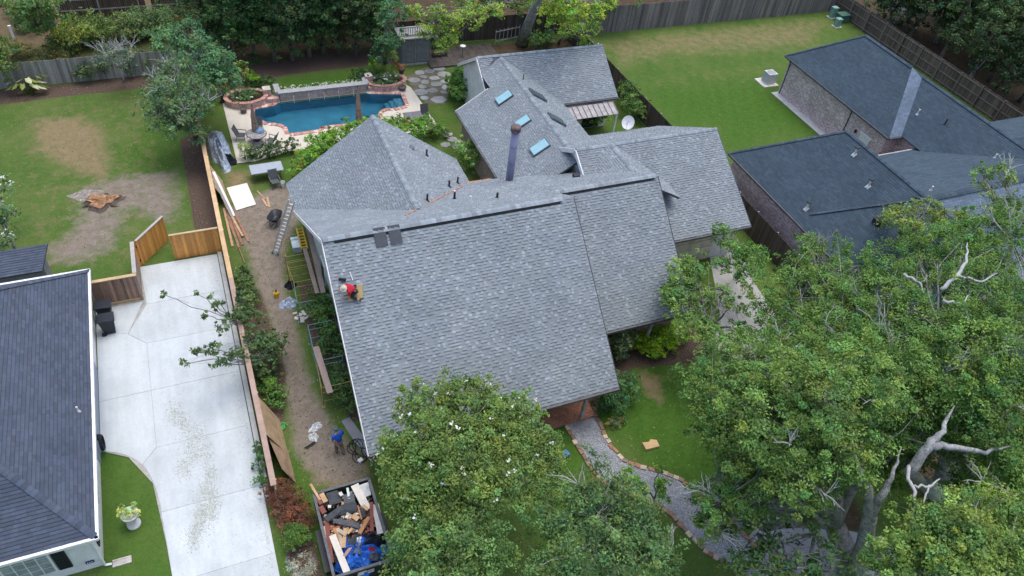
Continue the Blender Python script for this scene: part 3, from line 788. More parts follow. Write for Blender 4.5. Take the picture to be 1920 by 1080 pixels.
# vents
VB = M('vent_black', (0.03, 0.03, 0.035), 0.5); VW = M('vent_white', (0.7, 0.7, 0.68), 0.5)
def w1r(x, y): return on(x, y, (9.1, 30, 6.85), (0.745, 0, 1))
for px in ((800, 292), (801, 376), (842, 350), (858, 343)): vent_pipe(house, w1r(*px), .42, .055)
q = w1r(770, 277); MB().lathe([(.22, 0), (.2, .08), (.05, .12)], (q.x, q.y, q.z - .05), 12).build('roof_vent', M('vent_grey', (0.12, 0.13, 0.15), 0.6), house)
def mb_(x, y): return on(x, y, (10, YR, ZR), (0, SB, 1))
vent_pipe(house, mb_(852, 373), .45, .06); vent_pipe(house, mb_(852, 366), .3, .05, VW); vent_pipe(house, mb_(932, 371), .32, .06); vent_pipe(house, mb_(882, 372), .15, .05, VW)
q = on(1080, 332, (18, Y2, Z2), (0, SB, 1)); MB().box((q.x, q.y, q.z + .08), (.35, .3, .22)).build('roof_vent', VB, house)
q = on(981, 149, (22, 40, zw(22)), (SW, 0, 1)); vent_pipe(house, q, .4, .03)
q = on(1121, 87, (27, 46, Z4), (0, S4, 1)); vent_pipe(house, q, .25, .05, VW)
# flashing: coppery strips where slopes meet
cop = M('copper_flashing', (0.42, 0.20, 0.12), 0.5, 0.35, 4, 30, .2)
for a, b in (((760, 405), (868, 350)), ):
    pa, pb = mb_(*a), mb_(*b)
    MB().bar(pa + Vector((0, 0, .05)), pb + Vector((0, 0, .05)), .08, .02).build('valley_flashing', cop, house)
for x, w in ((14.5, 1.0), (15.3, .5)):
    MB().box((x, YB + .02, zb(YB) - .02), (w, .14, .1)).build('copper_strip', cop, house)
# ================================================================== neighbouring houses
def hip_roof(h, x0, x1, y0, y1, ze, s, smat, tone, seed, sides='LRFB', expo=0.145, clip=None):
    """hip roof over an eave rectangle: L/R slopes face -X/+X, F/B face -Y/+Y"""
    w, d = x1 - x0, y1 - y0
    if d >= w:
        r = w / 2; zr = ze + r * s
        a, b = Vector((x0 + r, y0 + r, zr)), Vector((x0 + r, y1 - r, zr))
        Q = {'L': [(x0, y0, ze), (x0, y1, ze), b, a], 'R': [(x1, y0, ze), (x1, y1, ze), b, a], 'F': [(x0, y0, ze), (x1, y0, ze), a], 'B': [(x0, y1, ze), (x1, y1, ze), b]}
    else:
        r = d / 2; zr = ze + r * s
        a, b = Vector((x0 + r, y0 + r, zr)), Vector((x1 - r, y0 + r, zr))
        Q = {'F': [(x0, y0, ze), (x1, y0, ze), b, a], 'B': [(x0, y1, ze), (x1, y1, ze), b, a], 'L': [(x0, y0, ze), (x0, y1, ze), a], 'R': [(x1, y0, ze), (x1, y1, ze), b]}
    for k, c in enumerate(sides): roof_plane(h, Q[c], smat, tone, seed + k, expo, clip=clip)
    caps(h, a, b, smat, seed + 7, w=0.3)
    corners = {'LF': ((x0, y0, ze), a), 'RF': ((x1, y0, ze), b if d < w else a), 'LB': ((x0, y1, ze), a if d < w else b), 'RB': ((x1, y1, ze), b)}
    for k, (n, (p, q)) in enumerate(corners.items()):
        if n[0] in sides and n[1] in sides: caps(h, p, q, smat, seed + 10 + k, w=0.28, drop=0.05, lift=0.03)
    return a, b
def wallbox(h, x0, x1, y0, y1, z1, mat, name='wall', z0=0.0):
    return MB().box(((x0 + x1) / 2, (y0 + y1) / 2, (z0 + z1) / 2), (x1 - x0, y1 - y0, z1 - z0)).build(name, mat, h)

# ---- white house on the left
lh = thing('house', 'white house with blue-grey hip roof and black shutters beside the pale driveway', 'house', (-12, 25, 0))
LX, LY0, LY1, LZ = -6.70, 17.95, 33.1, 2.72
hip_roof(lh, -26.0, LX, LY0, LY1, LZ, 0.80, SH_LEFT, 'left', 101, 'RFB', expo=0.15)
wallbox(lh, -25.6, -7.05, 18.28, 32.7, LZ - .1, WHITE)
# lower blue-grey stretch of the side wall
MB().box((-7.03, 26.0, 0.9), (.03, 5.6, 1.8)).build('wall_panel', M('blue_grey_wall', (0.30, 0.35, 0.43), 0.6, 0.1), lh)
for a, b, nm in (((LX + .05, LY0 - .1, LZ - .06), (LX + .05, LY1 + .1, LZ - .06), 'gutter'), ((-26, LY0 - .06, LZ - .06), (LX + .1, LY0 - .06, LZ - .06), 'gutter'), ((-26, LY1 + .06, LZ - .06), (LX + .1, LY1 + .06, LZ - .06), 'gutter')):
    MB().bar(a, b, .15, .14).build(nm, WHITE, lh)
MB().box((LX - .2, (LY0 + LY1) / 2, LZ - .18), (.5, LY1 - LY0, .05)).build('soffit', WHITE, lh)
BLK = M('black_paint', (0.018, 0.02, 0.028), 0.5, 0.1)
# front window with grid and shutters
wf = MB().box((-9.35, 18.26, 1.45), (1.72, .1, 1.62)).build('window', WHITE, lh)
for i in range(4):
    for j in range(4):
        MB().box((-9.35 - .60 + i * .40, 18.21, .87 + j * .385), (.34, .04, .33)).build('pane', M('pale_pane', (0.30, 0.35, 0.37), 0.12, 0.3, 1.5, spec=.6), wf)
for x in (-8.22, -10.5): 
    s = MB().box((x, 18.25, 1.45), (.46, .07, 1.66)).build('shutter', BLK, lh)
    for k in range(8): MB().box((x, 18.21, .75 + k * .2), (.36, .02, .05)).build('shutter_slat', BLK, s)
for y in (19.3, 21.3):
    MB().box((-7.02, y - .42, 1.45), (.05, .3, 1.5)).build('shutter', BLK, lh)
    w = MB().box((-7.03, y, 1.45), (.05, .5, 1.5)).build('window', WHITE, lh); MB().box((-7.0, y, 1.45), (.03, .4, 1.36)).build('pane', MATS['pale_pane'], w)
sg = MB().box((-7.42, 18.26, .55), (.30, .04, .16)).build('house_number_plate', M('navy_plate', (0.03, 0.05, 0.16), 0.4), lh)
for k in range(3): MB().box((-7.50 + k * .08, 18.235, .55), (.035, .012, .07)).build('plate_mark', WHITE, sg)
MB().tube([(-6.95, 18.12, LZ - .15), (-6.98, 18.2, LZ - .45), (-6.98, 18.2, .12), (-6.75, 18.2, .06)], .05, 8).build('downspout', WHITE, lh)
MB().tube([(-6.93, 32.2, LZ - .1), (-6.97, 32.2, 2.2), (-6.97, 32.2, .1)], .045, 8).build('downspout', WHITE, lh)
spl = MB(); spl.box((-6.38, 18.32, .03), (.7, .05, .06)); spl.box((-6.38, 18.06, .03), (.7, .05, .06)); spl.box((-6.38, 18.19, .015), (.7, .26, .02))
tag(spl.build('splash_block', M('splash_concrete', (0.5, 0.48, 0.44), .9)), 'small grey splash block on grass below the white downspout', 'splash block')
v = on(147, 771, (LX, 25, LZ), (0.8, 0, 1)); vent_pipe(lh, v, .3, .04, VW)
# dark low roof behind it
lb = thing('shed', 'low dark-roofed shed behind the white house at the grass edge', 'shed', (-10, 35.4, 0))
roof_plane(lb, [(-13, 34.5, 2.0), (-8.95, 34.5, 2.0), (-8.6, 36.0, 2.5), (-13, 36.0, 2.5)], SH_LEFT, 'left', 131)
wallbox(lb, -13, -8.9, 34.8, 35.9, 1.95, M('shed_wall', (0.25, 0.25, 0.26), .8))

# ---- brick house on the right
rh = thing('house', 'brick house with dark slate-blue hip roofs beside the big right lawn', 'house', (45, 33, 0))
BRK = brick('pale_brick', (0.46, 0.32, 0.33), (0.76, 0.63, 0.63), (0.56, 0.50, 0.51))
RS = 0.88
# far wing, with a step in its eave
SLATE_LIT = shingle_mat('shingle_slate_lit', (0.15, 0.20, 0.27), (0.13, 0.18, 0.25))  # same slate lightened: brightness of the front-facing slopes put into the colour
hip_roof(rh, 45.05, 52.25, 32.15, 44.4, 3.3, 0.89, SH_RIGHT, 'right', 201, 'LRB')
roof_plane(rh, [(45.05, 32.15, 3.3), (52.25, 32.15, 3.3), (48.65, 35.75, 3.3 + 3.6 * .89)], SLATE_LIT, 'right', 207)
hip_roof(rh, 46.2, 52.7, 20.0, 43.0, 3.3, 0.83, SH_RIGHT, 'right', 215, 'LR')
roof_plane(rh, [(52.5, 23.4, 3.3), (66, 23.4, 3.3), (66, 27.0, 5.9), (49.5, 27.0, 5.9)], SH_RIGHT, 'right', 221)
roof_plane(rh, [(52.5, 32.0, 3.3), (66, 32.0, 3.3), (66, 27.0, 5.9), (49.5, 27.0, 5.9)], SH_RIGHT, 'right', 222)
wallbox(rh, 45.35, 51.8, 32.5, 44.1, 3.2, BRK); wallbox(rh, 46.6, 52.3, 21.0, 32.5, 3.2, BRK)
# near wing
hip_roof(rh, 32.5, 41.4, 12.0, 33.74, 3.0, RS, SH_RIGHT, 'right', 231, 'LRBF')
wallbox(rh, 32.72, 41.0, 12.5, 33.4, 2.95, BRK)
# link roof between the wings
LYR, LZR = 22.25, 6.95
roof_plane(rh, [(36.6, 30.8, 3.0), (51.0, 30.8, 3.0), (51.0, LYR, LZR), (36.6, LYR, LZR)], SH_RIGHT, 'right', 241)
roof_plane(rh, [(37.1, 17.0, 2.6), (66.0, 17.0, 2.6), (66.0, LYR, LZR), (37.1, LYR, LZR)], SLATE_LIT, 'right', 242)
caps(rh, (37.0, LYR, LZR), (56, LYR, LZR), SH_RIGHT, 243, w=.4)
wallbox(rh, 40.5, 47.0, 24, 30.4, 2.9, BRK); wallbox(rh, 38.0, 65.5, 17.4, 30.9, 2.5, BRK)
MB().bar((41.4, 30.87, 2.96), (48.9, 30.87, 2.96), .1, .12).build('gutter', M('pale_gutter', (0.40, 0.40, 0.42), .5), rh)
_pa, _pb = on(1520, 402, (32.5, 25, 3.0), (-RS, 0, 1)), on(1742, 372, (32.5, 25, 3.0), (-RS, 0, 1))
caps(rh, _pa, _pb, SH_RIGHT, 245, w=.22, lift=.05, drop=.02)
for a, b in (((44.98, 32.15, 3.22), (44.98, 44.4, 3.22)), ((32.43, 12, 2.92), (32.43, 33.74, 2.92)), ((32.45, 33.8, 2.92), (40, 33.8, 2.92)), ((45.0, 44.46, 3.22), (52.2, 44.46, 3.22)), ((45.05, 32.08, 3.22), (46.2, 32.08, 3.22))):
    MB().bar(a, b, .11, .13).build('gutter', M('slate_gutter', (0.09, 0.10, 0.12), .5), rh)
for x, y, z in ((45.4, 36.3, 3.2), (45.4, 43.9, 3.2), (32.9, 33.2, 2.9)):
    MB().tube([(x - .38, y, z), (x - .06, y, z - .4), (x - .06, y, .1)], .05, 8).build('downspout', DARKGUT, rh)
dr = MB().box((45.32, 34.2, 1.05), (.08, 1.0, 2.05)).build('door', M('door_white', (0.72, 0.74, 0.72), .5, .05), rh)
MB().box((45.26, 34.55, 1.05), (.05, .06, .12)).build('handle', MATS['brass'], dr)
MB().box((45.30, 34.2, 2.14), (.1, 1.2, .12)).build('door_trim', WHITE, rh)
MB().box((45.27, 35.2, 1.9), (.12, .12, .25)).build('wall_lamp', BLK, rh)
MB().box((45.1, 40.5, .03), (.7, 7.4, .06)).build('mow_strip', M('kerb_concrete', (0.5, .5, .47)), rh)
MB().box((45.0, 36.9, .05), (1.0, .9, .1)).build('doorstep', M('doorstep_concrete', (0.55, 0.53, 0.48), .9), rh)
for px in ((1602, 290), (1628, 350), (1512, 392)):
    q = on(*px, (32.5, 25, 3.0), (-RS, 0, 1)); vent_pipe(rh, q, .5, .06, VW); b = MB().box((q.x, q.y, q.z + .5), (.22, .22, .06)).build('vent_cap', VB, rh)
    MB().slab([q + Vector((-.14, -.13, -.14 * RS + .04)), q + Vector((.08, -.13, .08 * RS + .04)), q + Vector((.08, .13, .08 * RS + .04)), q + Vector((-.14, .13, -.14 * RS + .04))], .02).build('vent_flashing', M('pale_flashing', (.5, .54, .55), .4), rh)
for px in ((1720, 214), (1772, 232)):
    q = on(*px, (46.2, 30, 3.3), (-.83, 0, 1)); vent_pipe(rh, q, .4, .05, VW if px[0] < 1750 else VB)
for px in ((1865, 296), (1745, 357)):
    q = on(*px, (45, 30.8, 3.0), (0, .462, 1)); vent_pipe(rh, q, .3, .05, VW)
q = on(1645, 418, (32.5, 25, 3.0), (-RS, 0, 1)); MB().box((q.x, q.y, q.z + .1), (.4, .5, .3)).build('roof_vent', VB, rh)
# air conditioner on its pad
ac = thing('air_conditioner', 'white box air conditioner on a concrete pad at the brick house corner', 'air conditioner', (45.35, 45.75, 0))
MB().box((45.35, 45.75, .05), (1.5, 1.5, .1)).build('pad', M('doorstep_concrete', (0.55, .53, .48)), ac)
bb = MB().box((45.5, 45.75, .55), (.85, .85, .9)).build('cabinet', M('ac_white', (0.55, 0.57, 0.58), .5, .1), ac)
MB().lathe([(.36, 0), (.36, .02), (.3, .04)], (45.5, 45.75, 1.0), 18).build('fan_grille', M('grille_grey', (.3, .32, .33), .5), bb)
for k in range(8): MB().box((45.07, 45.75, .2 + k * .1), (.015, .8, .02)).build('louvre', MATS['grille_grey'], bb)

# ================================================================== fences
WOODG = M('fence_grey_wood', (0.20, 0.185, 0.18), .9, .3, 1.5, 60, .35, attr=True, stretch=(1, 1, .12))
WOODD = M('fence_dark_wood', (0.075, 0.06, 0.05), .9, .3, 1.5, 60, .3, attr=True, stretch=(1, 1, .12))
RAIL = M('fence_rail', (0.20, 0.175, 0.16), .9, .25)
RAILP = M('fence_rail_pale', (0.36, 0.34, 0.33), .8, .2)
def fence(a, b, label, h=1.83, mat=None, rail=None, side=1, name='wooden_fence', pw=0.14, post=2.4, gaps=(), posts_proud=True, lift=0.04, nrails=3, topcap=False):
    """pickets (too fine to pick apart), each rail and each post a part; side: where the rails show"""
    a, b = Vector((*a, 0)), Vector((*b, 0)); d = b - a; L = d.length; d.normalize(); nrm = Vector((-d.y, d.x, 0)) * side
    t = thing(name, label, 'fence', tuple(a))
    R = random.Random(int(a.x * 10 + a.y)); m = MB(); x = 0
    ang = math.atan2(d.y, d.x)
    while x < L - .02:
        if not any(g0 < x < g1 for g0, g1 in gaps):
            k = R.uniform(.65, 1.35); hh = h + R.uniform(-.02, .02)
            m.box(a + d * (x + pw / 2) + Vector((0, 0, lift + hh / 2)), (pw * R.uniform(.90, .97), .022, hh), ang, (k, k * R.uniform(.96, 1.02), k * R.uniform(.93, 1.03)))
        x += pw
    stuff(m.build('pickets', mat or WOODG, t))
    for i in range(nrails):
        z = lift + .22 + (h - .42) * i / max(1, nrails - 1)
        MB().bar(a + nrm * .045 + Vector((0, 0, z)), b + nrm * .045 + Vector((0, 0, z)), .04, .09).build('rail', rail or RAIL, t)
    n = max(1, round(L / post))
    for i in range(n + 1):
        p = a + d * (L * i / n)
        MB().box(p + nrm * .11 + Vector((0, 0, (h + .05) / 2)), (.09, .09, h + .05), ang).build('post', rail or RAIL, t)
    if topcap: MB().bar(a + Vector((0, 0, h + lift + .03)), b + Vector((0, 0, h + lift + .03)), .16, .04).build('cap_rail', rail or RAIL, t)
    return t
fence((-30, 57.1), (1.2, 56.9), 'weathered grey picket fence behind the mulch bed of the patchy lawn', side=1, mat=M('fence_silver_wood', (0.30, 0.295, 0.27), .9, .3, 1.5, 60, .35, attr=True, stretch=(1, 1, .12)))
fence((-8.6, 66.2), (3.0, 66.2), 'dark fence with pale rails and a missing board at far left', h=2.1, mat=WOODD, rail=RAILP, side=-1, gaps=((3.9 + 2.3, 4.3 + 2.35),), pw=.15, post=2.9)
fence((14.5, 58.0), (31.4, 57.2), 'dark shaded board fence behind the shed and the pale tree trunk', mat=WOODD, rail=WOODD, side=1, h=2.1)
fence((31.6, 56.8), (61.6, 56.8), 'tall grey-brown board fence closing the far edge of the big lawn', h=2.45, side=1, pw=.15)
fence((61.7, 57.0), (61.9, 24.0), 'brown fence with rails and posts along the right wood', h=2.0, side=-1, mat=M('fence_brown_wood', (0.13, 0.105, 0.09), .9, .3, 1.5, 60, .3, attr=True, stretch=(1, 1, .12)), rail=M('brown_rail', (0.20, 0.165, 0.145), .9, .2), post=2.3)
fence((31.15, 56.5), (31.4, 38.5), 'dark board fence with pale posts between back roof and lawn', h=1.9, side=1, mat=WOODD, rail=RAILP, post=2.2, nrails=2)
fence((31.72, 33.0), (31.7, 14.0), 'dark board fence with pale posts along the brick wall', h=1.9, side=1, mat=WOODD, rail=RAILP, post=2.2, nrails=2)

# ---- new cedar fence along the driveway with its gates
TAN = M('new_pine', (0.52, 0.38, 0.22), .7, .15, 2, 40, .15, attr=True, stretch=(1, 1, .15))
CEDAR = M('fresh_cedar', (0.66, 0.31, 0.085), .6, .18, 2.5, 40, .15, attr=True, stretch=(1, 1, .12))
GREYW = M('weathered_cedar', (0.33, 0.25, 0.20), .8, .3, 2, 40, .25, attr=True, stretch=(1, 1, .12))
FX = -0.14
nf = thing('wooden_fence', 'long new pine fence with flat cap between driveway and building site', 'fence', (FX, 34, 0))
def picket_run(t, a, b, h, mat, pw, R, single, k0=(.8, 1.2)):
    a, b = Vector((*a, 0)), Vector((*b, 0)); d = b - a; L = d.length; d.normalize(); ang = math.atan2(d.y, d.x)
    n = max(1, round(L / pw)); mm = MB()
    for i in range(n):
        k = R.uniform(*k0); m = MB() if single else mm
        m.box(a + d * ((i + .5) * L / n) + Vector((0, 0, .03 + h / 2)), (L / n * .96, .024, h), ang, (k, k * R.uniform(.95, 1.02), k * R.uniform(.9, 1.0)))
        if single: m.build('board', mat, t)
    if not single: stuff(mm.build('pickets', mat, t))
Rf = random.Random(5)
picket_run(nf, (FX, 18.6), (FX, 36.0), 1.8, GREYW, .14, Rf, False)
picket_run(nf, (FX, 36.0), (FX, 52.5), 1.8, TAN, .14, Rf, False)
for y0, y1, mt, kk in ((35.5, 52.5, TAN, (1.15, 1.1, 1.05)), (31.6, 35.5, TAN, (1.0, .95, .9)), (18.6, 31.6, M('pinkish_cap_board', (0.42, 0.30, 0.25), .8, .15, 2, 40, .12, attr=True), (1, 1, 1))):
    n = max(1, round((y1 - y0) / 3.2))
    for i in range(n):
        k = Rf.uniform(.9, 1.1)
        MB().box((FX, y0 + (i + .5) * (y1 - y0) / n, 1.87 + .004 * (i % 2)), (.24, (y1 - y0) / n - .006, .045), col=[c * k for c in kk]).build('cap_board', mt, nf)
for z in (.35, 1.5): MB().box((FX + .05, 35.5, z), (.05, 33.8, .09)).build('rail', TAN, nf)
for i in range(15): MB().box((FX + .11, 18.9 + i * 2.4, .92), (.09, .09, 1.84)).build('post', TAN, nf)
# right gate leaf (shut)
g1 = thing('gate', 'closed orange cedar gate across the head of the driveway', 'gate', (-2.8, 35.95, 0))
picket_run(g1, (-2.85, 35.95), (-.32, 35.95), 1.72, CEDAR, .15, Rf, True)
MB().box((-1.58, 35.97, 1.79), (2.56, .13, .045)).build('cap_board', TAN, g1)
for z in (.3, 1.5): MB().box((-1.58, 36.0, z), (2.5, .05, .1)).build('rail', TAN, g1)
# left gate leaf (standing open) and its post panel
g2 = thing('gate', 'open orange cedar gate leaf swung toward the patchy lawn', 'gate', (-4.65, 35.95, 0))
ga, gbb = (-4.55, 35.95), (-3.05, 37.75)
picket_run(g2, ga, gbb, 1.72, CEDAR, .15, Rf, True)
MB().bar((*ga, 1.79), (*gbb, 1.79), .13, .045).build('cap_board', M('grey_cap_board', (0.42, 0.40, 0.37), .8, .15), g2)
for z in (.3, 1.5): MB().bar((ga[0] - .05, ga[1] + .03, z), (gbb[0] - .05, gbb[1] + .03, z), .05, .1).build('rail', TAN, g2)
for k in (.4, 1.4): MB().box((-4.6, 35.93, k), (.06, .06, .16)).build('hinge', BLK, g2)
of = thing('wooden_fence', 'short weathered cedar fence corner behind the two black bins', 'fence', (-5, 33.2, 0))
picket_run(of, (-7.0, 33.2), (-4.78, 33.2), 1.75, M('streaked_cedar', (0.30, 0.19, 0.145), .8, .35, 1.5, 40, .25, attr=True, stretch=(1, 1, .1)), .14, Rf, True, (.6, 1.4))
picket_run(of, (-4.72, 33.2), (-4.72, 35.75), 1.75, GREYW, .14, Rf, True)
picket_run(of, (-4.72, 35.8), (-4.55, 36.0), 1.72, CEDAR, .14, Rf, True)
MB().box((-5.85, 33.2, 1.83), (2.4, .2, .045)).build('cap_board', TAN, of)
MB().box((-4.72, 34.6, 1.835), (.2, 2.55, .045)).build('cap_board', M('grey_cap_board', (0.42, 0.40, 0.37)), of)
MB().box((-5.9, 33.17, .12), (2.2, .06, .16)).build('kick_board', TAN, of)
for p in ((-4.72, 33.2), (-4.72, 35.9), (-6.95, 33.2)): MB().box((*p, .9), (.12, .12, 1.78)).build('post', GREYW, of)
# ================================================================== pool garden
CREAM = concrete('pool_deck_cream', (0.62, 0.58, 0.50), (0.54, 0.50, 0.43))
PBRK = M('pool_brick', (0.52, 0.29, 0.24), .85, .25, 6, 30, .2, attr=True)
PSTONE = M('grey_coping', (0.36, 0.37, 0.38), .8, .15, 4, 30, .15)
# water outline (world metres), basin and deck
W = [(3.75, 50.6), (3.55, 49.5), (4.1, 48.9), (4.35, 48.55)] + [(4.35 + 1.15 * math.sin(t), 47.6 + 1.0 * math.cos(t) - .05) for t in (0.15, .45, .8, 1.15, 1.45)] + [(5.5, 46.95), (7.6, 47.0), (7.7, 47.35), (11.0, 47.3), (11.6, 47.35)] + \
    [(12.9 + 1.0 * math.cos(t), 47.3 + 1.35 * math.sin(t)) for t in (2.9, 2.5, 2.1, 1.75, 1.4, 1.1)] + [(14.35, 48.75), (14.45, 50.35), (13.5, 50.6), (12.3, 50.9), (11.9, 51.2), (5.6, 51.2), (5.1, 50.75)]
pool = MB()
deckp = [(p.x, p.y) for p in atl([(417, 190), (447, 308), (482, 304), (520, 287), (560, 275), (640, 268), (760, 262), (828, 240), (772, 168), (735, 167)])]
def ring_mesh(outer, inner, z):
    """flat plate with a hole (bmesh bridge via triangle fill)"""
    bm = bmesh.new(); es = []
    for loop in (outer, inner):
        vs = [bm.verts.new((p[0], p[1], z)) for p in loop]
        es += [bm.edges.new((vs[i], vs[(i + 1) % len(vs)])) for i in range(len(vs))]
    bmesh.ops.triangle_fill(bm, edges=es, use_beauty=True)
    for f in bm.faces:
        if f.normal.z < 0: f.normal_flip()
    me = bpy.data.meshes.new('pool_deck'); bm.to_mesh(me); bm.free()
    o = bpy.data.objects.new('pool_deck', me); COL.objects.link(o)
    return o
DK = [(1.7, 52.2), (1.68, 44.35), (2.9, 44.3), (5.0, 44.9), (15.9, 45.3), (15.5, 51.2), (14.9, 52.6)]
deck_o = ring_mesh(DK, W, 0.055); deck_o.data.materials.append(CREAM); tag(deck_o, kind='structure')
# basin walls and floor
bs = MB(); n = len(W)
bs.add([(p[0], p[1], .05) for p in W] + [(p[0], p[1], -1.4) for p in W], [(i, (i + 1) % n, n + (i + 1) % n, n + i) for i in range(n)] + [tuple(range(n, 2 * n))])
tag(bs.build('pool_basin', M('pool_plaster', (0.085, 0.30, 0.42), .6, .25, .6)), kind='structure')
wm, nt, wb_, tc = new_mat('pool_water')
wb_.inputs['Base Color'].default_value = (0.55, 0.85, 0.95, 1); wb_.inputs['Transmission Weight'].default_value = 1.0
wb_.inputs['Roughness'].default_value = 0.03; wb_.inputs['IOR'].default_value = 1.33
bump(nt, wb_, _noise(nt, tc.outputs['Object'], 4.5, 5, .6), 0.35, 0.04)
ws = MB(); ws.add([(p[0], p[1], -.06) for p in W], [tuple(range(n))])
tag(ws.build('pool_water', wm), kind='structure')
for k in range(3): tag(MB().box((13.75 + .18 * k, 49.55, -1.0 + .28 * k), (1.3 - .36 * k, 1.5, .28)).build('pool_step', M('pool_step_plaster', (.16, .40, .50), .6)), kind='structure')
# brick coping round the water, one small brick after another
cp = MB(); Rb = random.Random(3)
Wv = [Vector((p[0], p[1], 0)) for p in W]
for i in range(n):
    a, b = Wv[i], Wv[(i + 1) % n]; d = b - a; L = d.length
    if a.y > 50.9 and b.y > 50.9: continue
    d.normalize(); nr = Vector((d.y, -d.x, 0)); m = max(1, round(L / .13))
    if (a + b).lerp(Vector((18, 98, 0)), 0).y and poly_sd(np.array([[((a + b) / 2 + nr * .1).x, ((a + b) / 2 + nr * .1).y]]), W)[0] > 0: nr = -nr
    for j in range(m):
        k = Rb.uniform(.75, 1.3); c = (k, k * Rb.uniform(.85, 1.1), k * Rb.uniform(.85, 1.1))
        if Rb.random() < .12: c = (1.5, 1.9, 2.0)
        cp.box(a + d * ((j + .5) * L / m) + nr * .14 + Vector((0, 0, .075)), (L / m * .88, .30, .06), math.atan2(d.y, d.x), c)
pl_ = thing('swimming_pool', 'kidney-cornered swimming pool edging of red brick with raised grey-capped wall', 'pool', (9, 49, 0))
stuff(cp.build('coping_bricks', PBRK, pl_))
# raised water-feature wall with planting behind
BW = brick('feature_brick', (0.50, 0.27, 0.22), (0.64, 0.46, 0.40), (0.56, 0.52, 0.48))
MB().box((8.85, 51.42, .32), (6.35, .36, .75)).build('feature_wall', BW, pl_)
MB().box((8.85, 51.42, .73), (6.6, .5, .08)).build('wall_cap', PSTONE, pl_)
for x in (5.6, 12.1): MB().box((x, 52.1, .33), (.4, 1.2, .74)).build('side_wall', PSTONE, pl_)
for x in (6.6, 7.7, 8.8, 9.9, 11.0): MB().tube([(x, 51.25, .45), (x, 51.12, .42), (x, 51.0, .1), (x, 50.97, -.05)], .018, 6).build('water_jet', M('jet_water', (.7, .78, .8), .2), pl_)
for x0, x1, yy in ((4.35, 5.6, 51.35), (12.2, 13.2, 51.45)): MB().box(((x0 + x1) / 2, yy, .2), (x1 - x0, .35, .4)).build('low_wall', BW, pl_)
def planter(cx, cy, rx, ry, label):
    t = thing('planter', label, 'planter', (cx, cy, 0))
    pts = [(cx + rx * math.cos(a), cy + ry * math.sin(a)) for a in [2 * math.pi * k / 28 for k in range(28)]]
    inn = [(cx + (rx - .22) * math.cos(a), cy + (ry - .22) * math.sin(a)) for a in [2 * math.pi * k / 28 for k in range(28)]]
    m = MB(); N = 28
    m.add([(*p, 0) for p in pts] + [(*p, .5) for p in pts] + [(*p, .5) for p in inn] + [(*p, .3) for p in inn],
          [(i, (i + 1) % N, N + (i + 1) % N, N + i) for i in range(N)] + [(N + i, N + (i + 1) % N, 2 * N + (i + 1) % N, 2 * N + i) for i in range(N)] + [(2 * N + i, 2 * N + (i + 1) % N, 3 * N + (i + 1) % N, 3 * N + i) for i in range(N)])
    m.build('planter_wall', BW, t)
    c = MB(); nb = int(2 * math.pi * (rx + ry) / 2 / .12)
    for k in range(nb):
        a = 2 * math.pi * k / nb; kk = Rb.uniform(.75, 1.25)
        c.box((cx + (rx - .1) * math.cos(a), cy + (ry - .1) * math.sin(a), .53), (.30, .10, .06), a, (kk, kk, kk))
    stuff(c.build('cap_bricks', PBRK, t))
    MB().add([(*p, .4) for p in inn], [tuple(range(N))]).build('soil', M('dark_soil', (.05, .035, .025), .95), t)
    return t
planter(3.35, 51.75, 1.5, 1.05, 'round brick planter with small tree at pool corner beside the lawn fence')
planter(13.75, 51.9, 1.55, .95, 'round brick planter with small tree at pool corner near flagstones')
for x, y in ((4.85, 51.9), (12.45, 52.3)):
    MB().box((x, y, .45), (.55, .55, .9)).build('brick_pier', BW, pl_)
# flagstones
fs = tag(MB().prism([(15.6, 50.6), (15.6, 52.9), (17.5, 54.1), (19.0, 53.9), (18.3, 50.2), (17.3, 48.4), (16.0, 48.8)], -.1, .006).build('flagstone_path', M('path_soil', (.16, .15, .11), .95, .3, 2, 20, .3)), kind='structure')
FSM = M('flagstone', (0.30, 0.31, 0.31), .9, .2, 2, 30, .15, attr=True)
Rs = random.Random(21)
def flag(cx, cy, r):
    k = Rs.uniform(.75, 1.35); N = Rs.randint(6, 8); a0 = Rs.uniform(0, 6)
    pts = [(cx + r * Rs.uniform(.78, 1.12) * math.cos(a0 + 2 * math.pi * i / N), cy + r * .85 * Rs.uniform(.8, 1.12) * math.sin(a0 + 2 * math.pi * i / N)) for i in range(N)]
    MB().prism(pts, -.03, .035 + Rs.uniform(0, .012), (k * 1.0, k * 1.0, k * Rs.uniform(.95, 1.03))).build('flagstone', FSM, fs)
spots = []
for _ in range(900):
    x, y = Rs.uniform(15.5, 19.0), Rs.uniform(48.3, 54.1); r = Rs.uniform(.32, .68)
    if poly_sd(np.array([[x, y]]), [(15.6, 50.6), (15.6, 52.9), (17.5, 54.1), (19.0, 53.9), (18.3, 50.2), (17.3, 48.4), (16.0, 48.8)])[0] < .12: continue
    if all(math.hypot(x - a, y - b) > (r + c) * .84 for a, b, c in spots): spots.append((x, y, r)); flag(x, y, r)
for px in ((838, 252), (848, 262), (862, 268), (856, 276), (836, 272)):
    p = at(*px); flag(p.x, p.y, .42)

